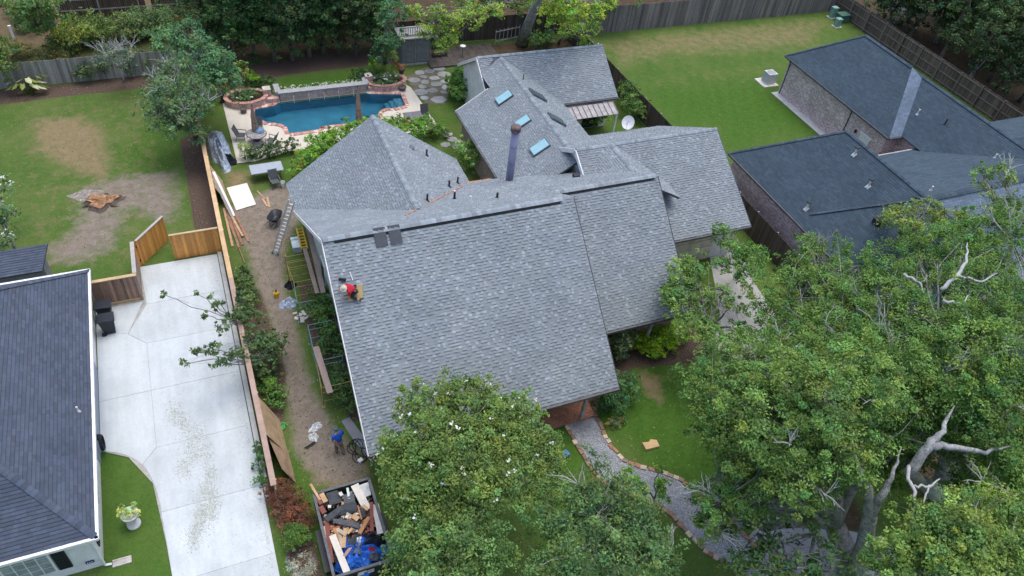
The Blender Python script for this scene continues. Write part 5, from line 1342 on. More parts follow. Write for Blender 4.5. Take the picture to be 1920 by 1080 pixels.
# utility pedestals, post, crate, block
for x, y, hh, lb in ((at(1559, 33).x, at(1559, 33).y, 1.0, 'tall pale green utility pedestal at the fence corner'), (at(1568, 50).x, at(1568, 50).y, .75, 'short pale green utility pedestal nearer the slate roof')):
    t = thing('utility_pedestal', lb, 'utility box', (x, y, 0)); gmn = M('utility_green', (.22, .38, .34), .6, .1)
    MB().box((x, y, hh / 2), (.5, .45, hh)).build('body', gmn, t); MB().box((x, y, hh + .04), (.58, .52, .1)).build('lid', gmn, t); MB().box((x, y, .03), (.8, .7, .06)).build('pad', M('doorstep_concrete', (.5, .5, .5)), t)
p = at(1577, 40); t = thing('utility_cabinet', 'wide dark green utility cabinet between the two pedestals', 'utility box', tuple(p)); MB().box((p.x, p.y, .38), (1.1, .8, .7)).build('body', M('cabinet_green', (.07, .16, .12), .6), t); MB().box((p.x, p.y, .76), (1.2, .9, .08)).build('lid', MATS['cabinet_green'], t)
p = at(27, 75); t = thing('marker_post', 'white marker post standing in the brown ground at far left', 'post', tuple(p)); MB().box((p.x, p.y, .55), (.16, .12, 1.1)).build('shaft', WHITE, t); MB().box((p.x, p.y, 1.13), (.2, .16, .06)).build('cap', WHITE, t)
cn = thing('canopy', 'pale flat canopy roof just beyond the brown fence', 'canopy', (66.5, 53, 0)); MB().slab([Vector((64.5, 54.5, 2.4)), Vector((68.5, 54.5, 2.4)), Vector((68.5, 51.5, 1.9)), Vector((64.5, 51.5, 1.9))], .1).build('canopy_roof', M('pale_canopy', (.55, .58, .62), .5), cn)
for x, y in ((64.8, 54.2), (68.2, 54.2), (64.8, 51.8), (68.2, 51.8)):
    MB().box((x, y, .95), (.1, .1, 1.95)).build('post', WHITE, cn)
p = at(1058, 858); cb = thing('step_stool', 'small blue plastic stool on the grass beside the gravel path', 'stool', tuple(p))
BLU = M('blue_plastic', (.05, .17, .34), .4, .15)
MB().box((p.x, p.y, .34), (.38, .32, .05), .3).build('seat', BLU, cb)
for sx in (-1, 1):
    for sy in (-1, 1): q = Vector((sx * .15, sy * .12, 0)); q.rotate(Matrix.Rotation(.3, 3, 'Z')); MB().box((p.x + q.x, p.y + q.y, .16), (.05, .05, .32), .3).build('leg', BLU, cb)
for sy in (-1, 1): q = Vector((0, sy * .13, 0)); q.rotate(Matrix.Rotation(.3, 3, 'Z')); MB().box((p.x + q.x, p.y + q.y, .18), (.3, .03, .04), .3).build('stretcher', BLU, cb)
p = at(1219, 836); tag(MB().prism([(p.x - .38, p.y - .20), (p.x + .36, p.y - .24), (p.x + .40, p.y + .12), (p.x + .12, p.y + .26), (p.x - .02, p.y + .14), (p.x - .36, p.y + .22)], .005, .16).build('cardboard_box', M('tan_block', (.56, .38, .20), .8, .1)), 'flattened tan cardboard piece on the shaded front lawn', 'cardboard')
# two felt pads over the main ridge
for x in (6.32, 6.98):
    t = MB().slab([(x - .27, YR - .62, zf(YR - .62) + .06), (x + .27, YR - .62, zf(YR - .62) + .06), (x + .27, YR, ZR + .14), (x - .27, YR, ZR + .14)], .03)
    t.slab([(x - .27, YR + .3, zb(YR + .3) + .08), (x + .27, YR + .3, zb(YR + .3) + .08), (x + .27, YR, ZR + .14), (x - .27, YR, ZR + .14)], .03)
    tag(t.build('felt_pad', M('dark_felt', (.075, .085, .10), .8, .15)), 'dark felt pad hung over the main ridge, %s of a pair' % ('nearer the gable' if x < 6.5 else 'farther from the gable'), 'pad', 'felt pads on the ridge')

# ================================================================== dump trailer and its load
TX0, TX1, TY0, TY1, TZ = 1.35, 3.70, 14.05, 17.9, 1.5
tr_ = thing('dump_trailer', 'black steel dump trailer heaped with demolition debris', 'trailer', (2.5, 16, 0))
TB = M('trailer_black', (.028, .030, .034), .5, .2, 4, 30, .2, spec=.4); TRIM = M('trailer_rim', (.10, .11, .12), .5, .3, 5)
MB().box((2.525, 15.975, .58), (TX1 - TX0, TY1 - TY0, .06)).build('bed_floor', TB, tr_)
for c, s in (((TX0 + .03, 15.975, 1.05), (.06, 3.85, .92)), ((TX1 - .03, 15.975, 1.05), (.06, 3.85, .92)), ((2.525, TY0 + .03, 1.05), (2.23, .06, .92)), ((2.525, TY1 - .03, 1.05), (2.23, .06, .92))):
    MB().box(c, s).build('side_panel', TB, tr_)
for a, b in (((TX0, TY0, TZ), (TX0, TY1, TZ)), ((TX1, TY0, TZ), (TX1, TY1, TZ)), ((TX0, TY0, TZ), (TX1, TY0, TZ)), ((TX0, TY1, TZ), (TX1, TY1, TZ))): MB().bar(a, b, .11, .09).build('top_rail', TRIM, tr_)
for i in range(6):
    y = TY0 + .2 + i * .69
    for x in (TX0 - .03, TX1 + .03): MB().box((x, y, 1.05), (.06, .08, .85)).build('side_stake', TB, tr_)
for x in (TX0 + .7, TX0 + 1.6): MB().box((x, TY0 - .02, 1.02), (.05, .05, .85)).build('side_stake', TB, tr_)
for s in (TX0 - .12, TX1 + .12):
    for y in (15.2, 16.1):
        w = MB().tube([(s - .1, y, .36), (s + .1, y, .36)], .36, 20).build('wheel', M('rubber', (.02, .02, .02)), tr_)
        MB().tube([(s - .105, y, .36), (s + .105, y, .36)], .19, 14).build('rim', M('rim_grey', (.3, .3, .31), .4, metal=.6), w)
    MB().box((s, 15.65, .78), (.3, 1.9, .05)).build('fender', TB, tr_)
MB().bar((2.0, 14.0, .45), (2.5, 12.4, .45), .1, .14).build('tongue', TB, tr_); MB().bar((3.0, 14.0, .45), (2.5, 12.4, .45), .1, .14).build('tongue', TB, tr_)
lg_ = MB()                                             # white lettering and emblem on the end panel (too blurred to read)
for i, (x, z, w, h) in enumerate(((2.45, 1.22, .34, .12), (2.38, 1.08, .26, .10), (2.80, 1.22, .30, .035), (2.80, 1.12, .34, .035), (2.78, 1.02, .26, .035))): lg_.box((x, TY0 - .012, z), (w, .015, h))
lg_.build('logo', WHITE, tr_)
p = at(735, 1020, .75); gc_ = thing('pipe_roll', 'white roll sticking out beyond the trailer wheel side', 'roll', (4.0, 15.0, .8)); MB().tube([(3.75, 14.75, .95), (4.35, 14.95, .95)], .13, 18).build('body', WHITE, gc_); MB().tube([(4.34, 14.947, .95), (4.37, 14.957, .95)], .09, 14).build('core', M('card_core', (.3, .28, .25), .8), gc_)
# debris: bed filled by a rough bottom layer, then separate pieces
def z_of(px, py, z): return at(px, py, z)
def dz(zx, zy, z): return at(460 + zx / 4.909, 860 + zy / 4.909, z)
heap('debris_fill', None, None, 2.5, 16.0, 1.02, 1.78, .72, M('debris_dark', (.06, .055, .05), .9, .4, 5, 25, .5, c2=(.25, .18, .13), c2amt=.4), 0, 31, .62, .25)['kind'] = 'stuff'
btm, nt, b_, tc = new_mat('blue_tarp')
cr = nt.nodes.new('ShaderNodeTexNoise'); cr.inputs['Scale'].default_value = 6; cr.inputs['Detail'].default_value = 5; nt.links.new(tc.outputs['Object'], cr.inputs['Vector'])
nt.links.new(_mix(nt, cr.outputs['Fac'], (.008, .06, .42), (.04, .22, .75)), b_.inputs['Base Color']); b_.inputs['Roughness'].default_value = .35
bump(nt, b_, cr.outputs['Fac'], 1.0, .12)
heap('blue_tarpaulin', 'bright blue crumpled tarpaulin filling the near end of the dump trailer', 'tarp', 2.52, 14.95, 1.08, .92, .60, btm, 0, 33, .92, .3, N=48, K=18)
def dplank(a, b, w, mi, label, z=1.45, th=.04, z2=None, group=None):
    tag(MB().bar(dz(*a, z), dz(*b, z2 or z), w, th).build('debris_plank', mi), label, 'plank', group)
DW = M('debris_white', (.68, .64, .56), .7, .1); DP = M('debris_pine', (.52, .34, .19), .8, .2, 3); DO = M('debris_orange_wood', (.40, .20, .09), .8, .25, 3); DR = M('debris_red_wood', (.22, .075, .06), .8, .2, 3); DT = M('debris_tan', (.48, .37, .26), .8, .2, 3)
dplank((800, 705), (935, 1045), .27, DW, 'long white board lying over the blue tarpaulin in the trailer', 1.5, .04)
dplank((745, 560), (795, 960), .17, DR, 'dark red-brown board along the trailer side by the grass', 1.42)
dplank((1160, 400), (1165, 670), .15, DR, 'maroon board along the trailer side by the tree', 1.5)
dplank((1195, 420), (1250, 690), .30, M('debris_panel', (.62, .60, .56), .7, .1), 'wide pale panel along the trailer side by the tree', 1.42)
dplank((600, 235), (690, 385), .10, DP, 'pale pole jutting over the far trailer corner', 1.75, .06, 1.5)
dplank((1005, 240), (1125, 470), .34, DW, 'long cream plywood strip near the far end of the trailer', 1.5, .03)
dplank((1050, 690), (1135, 540), .16, DO, 'orange-brown board crossing the middle of the load', 1.58)
dplank((920, 640), (905, 820), .14, DP, 'upright pale stick above the white board in the load', 1.55)
dplank((850, 640), (900, 820), .15, DT, 'tan slat beside the pale stick in the load', 1.5)
dplank((820, 640), (880, 810), .12, DO, 'rust slat beside the tan slat in the load', 1.46)
dplank((735, 620), (760, 800), .22, DT, 'faded tan board at the grass side of the load', 1.4)
dplank((990, 790), (910, 900), .13, M('debris_pink', (.42, .24, .2), .8), 'pinkish strip lying on the blue tarpaulin', 1.5)
dplank((640, 330), (700, 420), .15, DR, 'short maroon offcut at the far grass corner of the trailer', 1.52)
dplank((1035, 430), (1070, 560), .06, DO, 'thin rust lath near the cream plywood', 1.6)
dplank((940, 270), (955, 370), .10, M('debris_mint', (.50, .60, .56), .6), 'mint white strip near the far rim of the trailer', 1.55)
FELT = M('debris_felt', (.055, .062, .070), .75, .25, 4, 30, .25); FELT2 = M('debris_felt_grey', (.10, .11, .12), .75, .25, 4)
def dsheet(pts, label, mat, z, cat='felt', name='roofing_felt'):
    P = [dz(a, b, z + .05 * math.sin(i * 2.1)) for i, (a, b) in enumerate(pts)]
    c = sum(P, Vector()) / len(P); V = P + [c + Vector((0, 0, .09))]
    n_ = len(P); m = MB().add(V + [v - Vector((0, 0, .03)) for v in V], [(i, (i + 1) % n_, n_) for i in range(n_)] + [(n_ + 1 + (i + 1) % n_, n_ + 1 + i, 2 * n_ + 1) for i in range(n_)] + [(i, n_ + 1 + i, n_ + 1 + (i + 1) % n_, (i + 1) % n_) for i in range(n_)])
    tag(m.build(name, mat), label, cat)
dsheet([(720, 540), (860, 440), (960, 390), (1020, 400), (1030, 480), (960, 510), (860, 520), (760, 580)], 'large torn black roofing felt across the middle of the load', FELT, 1.5)
dsheet([(800, 550), (900, 560), (1050, 590), (1040, 640), (900, 610), (820, 590)], 'dark felt strip below the large torn felt', FELT2, 1.52)
dsheet([(740, 320), (840, 290), (900, 320), (880, 400), (780, 430)], 'black felt scrap by the far grass corner', FELT, 1.46)
dsheet([(900, 330), (1000, 320), (1010, 400), (910, 410)], 'grey felt scrap in the far half of the load', FELT2, 1.5)
dsheet([(1040, 450), (1100, 460), (1110, 530), (1060, 560)], 'black felt scrap by the maroon board', FELT, 1.5)
dsheet([(940, 760), (1020, 690), (1050, 700), (1020, 780), (960, 810)], 'charcoal felt scrap above the blue tarpaulin', FELT, 1.52)
dsheet([(1000, 260), (1130, 215), (1160, 330), (1090, 360)], 'pale torn plastic film at the far tree corner', M('film_white', (.6, .62, .62), .3, .2), 1.42, 'film', 'plastic_film')
for i, (a, b, w, mt, lb) in enumerate((((700, 320), (740, 400), .2, DP, 'tan plywood chip at the far grass corner'), ((985, 520), (1040, 560), .22, DP, 'square tan chip in the middle of the load'), ((965, 650), (1010, 670), .18, M('debris_brown', (.2, .13, .1), .8), 'brown chip beside the orange board'), ((760, 440), (790, 440), .12, DW, 'cream chip on the large torn felt'), ((1080, 430), (1130, 470), .14, DP, 'tan chip by the cream plywood'), ((690, 440), (730, 500), .2, DR, 'maroon chip by the grass-side rim'), ((860, 660), (930, 700), .16, DT, 'pale slat end above the white board'), ((940, 690), (985, 640), .12, DP, 'small pine stick beside the pale stick'), ((870, 310), (890, 340), .14, DW, 'white chip by the grey felt'))):
    dplank(a, b, w, mt, lb, 1.54 + .01 * i, .03)
Rd = random.Random(55); sc_ = MB()
for _ in range(170):
    x, y = Rd.uniform(TX0 + .15, TX1 - .15), Rd.uniform(15.0, TY1 - .12)
    z = .66 + .72 * (1 - max(abs(x - 2.52) / 1.25, abs(y - 16.1) / 2.1) ** 2.2) + Rd.uniform(.0, .12)
    c = Rd.choice([(.55, .36, .2), (.45, .26, .14), (.62, .55, .44), (.25, .15, .1), (.08, .08, .09), (.09, .1, .11), (.7, .68, .62), (.35, .12, .09), (.5, .42, .32)])
    L = Rd.uniform(.1, .55); d = Vector((Rd.uniform(-1, 1), Rd.uniform(-1, 1), Rd.uniform(-.3, .3))).normalized() * L / 2
    sc_.bar(Vector((x, y, z)) - d, Vector((x, y, z)) + d, Rd.uniform(.03, .13), Rd.uniform(.012, .035), c)
tag(sc_.build('debris_scraps', M('scrap_mix', (1, 1, 1), .85, .25, 4, 30, .2, attr=True)), kind='stuff')
q = dz(1170, 740, 1.4); heap('rubbish_bag', 'shiny black rubbish bag at the tree side of the trailer', 'bag', q.x, q.y, .42, .3, .42, BP, -.4, 41, 1.28, .2)
q = dz(1040, 850, 1.3); db = thing('plastic_drum', 'grey tipped plastic drum on the blue tarpaulin', 'drum', tuple(q)); MB().tube([q + Vector((.1, .22, .05)), q + Vector((-.12, -.22, .12))], [.2, .17], 16).build('body', M('drum_grey', (.13, .15, .15), .5), db); MB().tube([q + Vector((-.12, -.22, .12)), q + Vector((-.13, -.24, .122))], .14, 14).build('lid', BP, db)
q = dz(1155, 830, 1.45); heap('red_cloth', 'small red rag on the blue tarpaulin', 'rag', q.x, q.y, .16, .12, .14, M('red_rag', (.5, .02, .04), .7), 0, 43, 1.36, .3)
q = dz(1185, 890, 1.4); heap('rubbish_bag', 'small dark grey bag near the red rag', 'bag', q.x, q.y, .2, .2, .2, FELT2, 0, 44, 1.3, .3)
q = dz(1045, 760, 1.5); heap('paper_sack', 'white torn sack beside the black rubbish bag', 'sack', q.x, q.y, .14, .3, .15, M('white_plastic', (.74, .78, .8)), -.3, 45, 1.42, .4)

# ================================================================== people
def skinned(name, J, E, mat, parent=None, sub=2, root=0, org=(0, 0, 0)):
    """continuous body grown from joints: J = [(x,y,z,r)], E = edges"""
    me = bpy.data.meshes.new(name); me.from_pydata([j[:3] for j in J], E, [])
    o = bpy.data.objects.new(name, me); COL.objects.link(o)
    sk = o.modifiers.new('skin', 'SKIN'); sk.use_smooth_shade = True
    sl = me.skin_vertices[0].data if me.skin_vertices else None
    if sl is None:
        bpy.context.view_layer.objects.active = o
        sl = me.skin_vertices[0].data
    for i, j in enumerate(J):
        r = j[3]; sl[i].radius = (r, r) if not isinstance(r, tuple) else r
        sl[i].use_root = (i == root)
    ss = o.modifiers.new('sub', 'SUBSURF'); ss.levels = sub; ss.render_levels = sub
    me.materials.append(mat)
    if parent: o.parent = parent
    ORG[o.name] = Vector(org)
    return o
def hand(J, E, w, d, side, r=.011):
    """palm and five separate bent fingers; w = wrist index"""
    wp = Vector(J[w][:3]); d = Vector(d).normalized(); s = Vector(side).normalized()
    J.append((*(wp + d * .07), .030)); p = len(J) - 1; E.append((w, p))
    for k, L in ((-1.5, .055), (-.5, .065), (.5, .062), (1.5, .048)):
        a = wp + d * .10 + s * (k * .020); b = a + d * L * .6; c = b + (d * .6 - d.cross(s) * .6).normalized() * L * .6
        n0 = len(J); J.extend([(*a, r), (*b, r * .95), (*c, r * .8)]); E.extend([(p, n0), (n0, n0 + 1), (n0 + 1, n0 + 2)])
    a = wp + d * .05 + s * .045; b = a + (d + s * .7).normalized() * .045; n0 = len(J); J.extend([(*a, r * 1.1), (*b, r)]); E.extend([(p, n0), (n0, n0 + 1)])
SKIN = M('skin', (.42, .24, .16), .6, .08, 4); HAIR = M('dark_hair', (.03, .022, .018), .8)
def head_bits(t, hc, fwd, up, hat=None):
    hc, fwd, up = Vector(hc), Vector(fwd).normalized(), Vector(up).normalized(); rt = fwd.cross(up).normalized()
    def blob(c, rr, name, mat, n=12):
        m = MB(); V = []; F = []
        for i in range(n // 2 + 1):
            ph = math.pi * i / (n // 2)
            for k in range(n):
                a = 2 * math.pi * k / n
                V.append(Vector(c) + rt * (rr[0] * math.sin(ph) * math.cos(a)) + fwd * (rr[1] * math.sin(ph) * math.sin(a)) + up * (rr[2] * math.cos(ph)))
        for i in range(n // 2):
            for k in range(n): F.append((i * n + k, i * n + (k + 1) % n, (i + 1) * n + (k + 1) % n, (i + 1) * n + k))
        return m.add(V, F).build(name, mat, t, smooth=True)
    blob(hc, (.075, .095, .115), 'head', SKIN, 16)
    blob(hc + fwd * .098 - up * .01, (.014, .022, .02), 'nose', SKIN, 8)
    for s in (-1, 1):
        blob(hc + rt * s * .076, (.012, .02, .03), 'ear', SKIN, 8); blob(hc + fwd * .085 + rt * s * .03 + up * .012, (.012, .008, .008), 'eye', WHITE, 8)
    blob(hc + fwd * .088 - up * .05, (.024, .008, .007), 'mouth', M('lips', (.3, .12, .1), .6), 8)
    blob(hc - fwd * .012 + up * .02, (.081, .098, .108), 'hair', HAIR, 16)
    return blob, rt
def tubepart(t, name, mat, J, E, root=0, sub=2): return skinned(name, J, E, mat, t, sub, root)

# ---- man in blue on the ground, mid-stride, seen from behind
pb_ = at(637, 849)
mb2 = thing('person', 'person in bright blue shirt and tan trousers walking on the dirt by the trailer', 'person', tuple(pb_))
# local frame: x right, y forward (towards the gable), z up
J = [(0, 0, .93, .13), (0, .02, 1.15, .135), (0, .06, 1.36, .14), (0, .10, 1.50, .06), (0, .13, 1.60, .05),
     (-.19, .08, 1.42, .065), (-.30, .02, 1.16, .048), (-.25, .20, 1.00, .038), (.19, .08, 1.42, .065), (.32, .06, 1.18, .048), (.30, .26, 1.05, .038),
     (-.09, 0, .86, .095), (-.10, .12, .48, .065), (-.10, .06, .10, .045), (-.10, .20, .05, .045), (.09, 0, .86, .095), (.10, -.04, .48, .065), (.10, -.22, .12, .045), (.10, -.10, .05, .045)]
E = [(0, 1), (1, 2), (2, 3), (3, 4), (2, 5), (5, 6), (6, 7), (2, 8), (8, 9), (9, 10), (0, 11), (11, 12), (12, 13), (13, 14), (0, 15), (15, 16), (16, 17), (17, 18)]
hand(J, E, 7, (.1, .9, -.3), (1, 0, 0)); hand(J, E, 10, (-.1, .9, -.2), (-1, 0, 0))
skinned('body', J, E, SKIN, mb2)
tubepart(mb2, 'shirt', M('blue_shirt', (.012, .10, .50), .8, .15, 5), [(0, 0, .90, .155), (0, .02, 1.15, .165), (0, .06, 1.36, .17), (0, .09, 1.47, .09), (-.20, .08, 1.42, .09), (-.28, .03, 1.22, .075), (.20, .08, 1.42, .09), (.30, .06, 1.22, .075)], [(0, 1), (1, 2), (2, 3), (2, 4), (4, 5), (2, 6), (6, 7)])
tubepart(mb2, 'trousers', M('tan_trousers', (.22, .165, .12), .85, .15, 5), [(0, 0, .92, .145), (-.09, 0, .84, .115), (-.10, .12, .48, .085), (-.10, .06, .14, .065), (.09, 0, .84, .115), (.10, -.04, .48, .085), (.10, -.21, .16, .065)], [(0, 1), (1, 2), (2, 3), (0, 4), (4, 5), (5, 6)])
for x, y in ((-.10, .13), (.10, -.15)): tubepart(mb2, 'shoe', BLK, [(x, y - .09, .05, .05), (x, y + .12, .04, .045)], [(0, 1)])
ORG[mb2.name] = Vector((0, 0, 0))
blob, rt = head_bits(mb2, (0, .16, 1.70), (0, .95, -.25), (0, .2, 1))
blob(Vector((0, .15, 1.745)), (.095, .115, .085), 'cap', M('grey_blue_cap', (.10, .14, .20), .8), 16)
MB().slab([(-.07, .24, 1.74), (.07, .24, 1.74), (.05, .34, 1.70), (-.05, .34, 1.70)], .012).build('cap_peak', MATS['grey_blue_cap'], mb2)
mb2.rotation_euler = (0, 0, .35)

# ---- roofer in red kneeling on a foam pad
prf = on(660, 551, (10, YE, zf(YE)), (0, -SF, 1))
rp = thing('person', 'person in red shirt and pale hat kneeling on the grey roof', 'person', tuple(prf + Vector((0, 0, .06))))
ORG[rp.name] = Vector((0, 0, 0))
# local: x along the courses, y up-slope, z off the roof; he kneels bent low over his work towards -x
J = [(.10, .02, .34, .13), (-.06, .06, .46, .135), (-.22, .10, .52, .14), (-.32, .12, .55, .06), (-.38, .13, .57, .05),
     (-.22, -.10, .50, .06), (-.30, -.22, .28, .046), (-.44, -.16, .14, .036), (-.22, .30, .50, .06), (-.32, .38, .28, .046), (-.48, .32, .14, .036),
     (.08, -.10, .30, .09), (-.14, -.20, .10, .062), (.12, -.40, .06, .048), (.20, -.50, .07, .042), (.10, .14, .30, .09), (-.10, .24, .10, .062), (.26, .20, .07, .048), (.38, .20, .09, .042)]
E = [(0, 1), (1, 2), (2, 3), (3, 4), (2, 5), (5, 6), (6, 7), (2, 8), (8, 9), (9, 10), (0, 11), (11, 12), (12, 13), (13, 14), (0, 15), (15, 16), (16, 17), (17, 18)]
hand(J, E, 7, (-.8, .2, -.4), (0, 1, 0)); hand(J, E, 10, (-.8, -.2, -.4), (0, -1, 0))
skinned('body', J, E, SKIN, rp)
tubepart(rp, 'shirt', M('red_shirt', (.46, .015, .035), .8, .2, 6), [(.08, .02, .36, .155), (-.06, .06, .47, .17), (-.22, .10, .53, .175), (-.31, .12, .555, .08), (-.22, -.10, .50, .085), (-.28, -.19, .34, .07), (-.22, .30, .50, .085), (-.30, .36, .34, .07)], [(0, 1), (1, 2), (2, 3), (2, 4), (4, 5), (2, 6), (6, 7)])
tubepart(rp, 'trousers', M('dark_trousers', (.03, .032, .04), .85, .1), [(.11, .02, .34, .145), (.08, -.10, .30, .11), (-.14, -.20, .11, .082), (.11, -.39, .06, .066), (.10, .14, .30, .11), (-.10, .24, .11, .082), (.24, .20, .08, .066)], [(0, 1), (1, 2), (2, 3), (0, 4), (4, 5), (5, 6)])
for a, b in (((.14, -.42, .06), (.24, -.56, .07)), ((.28, .20, .08), (.46, .20, .10))): tubepart(rp, 'boot', BLK, [(*a, .05), (*b, .045)], [(0, 1)])
tubepart(rp, 'tool_belt', M('tan_leather', (.30, .20, .12), .8), [(.09, -.13, .33, .05), (.17, .02, .38, .05), (.09, .17, .33, .05)], [(0, 1), (1, 2)])
blob, rt = head_bits(rp, (-.44, .14, .60), (-.8, 0, -.6), (-.55, 0, .85))
blob(Vector((-.45, .14, .665)), (.10, .115, .085), 'hat_crown', M('straw_hat', (.60, .53, .44), .85, .1), 16)
blob(Vector((-.45, .14, .65)), (.175, .18, .012), 'hat_brim', MATS['straw_hat'], 20)
rp.rotation_euler = (math.radians(27), 0, .15); rp.scale = (.92, .92, .92)
_n = Vector((0, -SF, 1)).normalized(); _v = Vector((0, 1, SF)).normalized(); _uu = Vector((1, 0, 0))
_c = prf + _uu * .12 - _v * .02
tag(MB().slab([_c + _uu * -.36 + _v * -.30 + _n * .10, _c + _uu * .30 + _v * -.24 + _n * .10, _c + _uu * .38 + _v * .36 + _n * .10, _c + _uu * -.30 + _v * .26 + _n * .10], .07).build('foam_pad', M('yellow_foam', (.40, .31, .14), .9, .15)), 'yellow foam pad under the kneeling roofer', 'pad')
q = on(641, 522, (10, YE, zf(YE)), (0, -SF, 1)); ng = thing('nail_gun', 'dark nail gun on the shingles beside the roofer', 'nail gun', tuple(q))
MB().bar(q + _n * .1 - _uu * .15, q + _n * .1 + _uu * .15 + _v * -.1, .08, .1).build('body', BLK, ng); MB().bar(q + _n * .1, q + _n * .1 + _v * -.18, .05, .07).build('grip', BLK, ng)
q = on(657, 518, (10, YE, zf(YE)), (0, -SF, 1)); tag(MB().bar(q + _n * .04 + _v * .2, q + _n * .04 - _v * .2 + _uu * .06, .04, .03).build('pry_bar', ALU), 'pale metal bar lying up-slope of the roofer', 'tool')
# ================================================================== trees and plants
def leaf_mat(name, rough=.55):
    m, nt, b, tc = new_mat(name)
    a = nt.nodes.new('ShaderNodeAttribute'); a.attribute_name = 'Col'
    d = nt.nodes.new('ShaderNodeBsdfDiffuse'); tr = nt.nodes.new('ShaderNodeBsdfTranslucent'); gl = nt.nodes.new('ShaderNodeBsdfGlossy')
    gl.inputs['Roughness'].default_value = .45; gl.inputs['Color'].default_value = (.55, .6, .62, 1)
    nt.links.new(a.outputs['Color'], d.inputs['Color'])
    nt.links.new(_mix(nt, 1.0, a.outputs['Color'], (1.15, 1.2, .55), 'MULTIPLY'), tr.inputs['Color'])
    mx = nt.nodes.new('ShaderNodeMixShader'); mx.inputs[0].default_value = .30
    nt.links.new(d.outputs[0], mx.inputs[1]); nt.links.new(tr.outputs[0], mx.inputs[2])
    m2 = nt.nodes.new('ShaderNodeMixShader'); m2.inputs[0].default_value = .03
    nt.links.new(mx.outputs[0], m2.inputs[1]); nt.links.new(gl.outputs[0], m2.inputs[2])
    nt.links.new(m2.outputs[0], nt.nodes['Material Output'].inputs['Surface'])
    return m
LEAF = leaf_mat('leaf')
LEAFGAIN = np.array([2.0, 2.25, 2.05])
BARK = M('bark_grey', (.30, .31, .31), .9, .3, 3, 25, .3, c2=(.17, .16, .15), c2amt=.5, bmp=.5)
BARKD = M('bark_dark', (.14, .12, .10), .95, .3, 3, 25, .3, bmp=.5)
BARKP = M('bark_bleached', (.40, .41, .41), .85, .15, 5)
def leaf_arrays(cent, outw, rad, n, size, col, R, upb=.55, asp=.5, cvar=.22, jit=None):
    """n leaves in every cluster; rhombic blades with mixed tilt and colour"""
    K = len(cent); N = K * n
    dirs = R.normal(size=(N, 3)); dirs /= np.linalg.norm(dirs, axis=1)[:, None]
    rr = R.uniform(0, 1, N) ** .5
    c = np.repeat(cent, n, 0); r = np.repeat(rad, n, 0)
    P = c + dirs * (rr * r)[:, None] * np.array([1, 1, .7])
    nrm = np.array([0, 0, upb]) + np.repeat(outw, n, 0) * .35 + R.normal(size=(N, 3)) * .40
    nrm /= np.linalg.norm(nrm, axis=1)[:, None]
    t = np.cross(nrm, R.normal(size=(N, 3))); t /= np.linalg.norm(t, axis=1)[:, None]
    s = np.cross(nrm, t)
    L = size * R.uniform(.65, 1.35, N)[:, None]
    V = np.stack([P - t * L * .5, P + s * L * asp * .5 + nrm * L * .06, P + t * L * .5, P - s * L * asp * .5 + nrm * L * .06], 1).reshape(-1, 3)
    Q = np.arange(N * 4).reshape(N, 4)
    k = np.repeat(np.clip(R.normal(1, cvar, K), .5, 1.7), n) * np.clip(R.normal(1, .15, N), .5, 1.6)
    hue = np.repeat(R.normal(0, .14, K), n) + R.normal(0, .06, N)
    C = np.array(col)[None] * LEAFGAIN * k[:, None] * np.stack([1 + hue * 1.1, 1 + hue * .15, 1 - hue * .6], 1)
    return V, Q, np.repeat(np.clip(C, .004, .9), 4, 0)
def crown_from(lobes, dens, size, col, seed, n=26, crad=.42, shell=.55, **kw):
    R = np.random.RandomState(seed); ce = []; ow = []; ra = []
    for (x, y, z, rh, rv) in lobes:
        K = max(4, int(dens * (rh * rh * 1.2 + rh * rv * 2.2)))
        d = R.normal(size=(K, 3)); d /= np.linalg.norm(d, axis=1)[:, None]
        d[:, 2] = np.where(R.uniform(size=K) < .55, np.abs(d[:, 2]), d[:, 2])
        r = R.uniform(shell, 1.04, K) ** .8
        wob = 1 + .16 * np.sin(d[:, 0] * 5 + seed) + .14 * np.sin(d[:, 1] * 6 + 2 * seed)
        far = R.uniform(size=K) < .13                      # loose sprays beyond the main outline
        r = np.where(far, R.uniform(1.05, 1.32, K), r)
        ce.append(np.array([x, y, z]) + d * (r * wob)[:, None] * np.array([rh, rh, rv])); ow.append(d); ra.append(R.uniform(.55, 1.3, K) * crad * min(1.0, .45 + rh * .45) * np.where(far, .55, 1))
    ce = np.concatenate(ce); ow = np.concatenate(ow); ra = np.concatenate(ra)
    ok = ce[:, 2] > ra * .5
    return (*leaf_arrays(ce[ok], ow[ok], ra[ok], n, size, col, R, **kw), ce[ok])
def limb_path(a, b, R, sag=.12, n=5):
    a, b = Vector(a), Vector(b); L = (b - a).length; out = []
    for i in range(n + 1):
        t = i / n; p = a.lerp(b, t)
        w = L * sag * math.sin(math.pi * t)
        out.append(p + Vector((R.uniform(-.5, .5) * w, R.uniform(-.5, .5) * w, w * .35)))
    return out
TREES = []
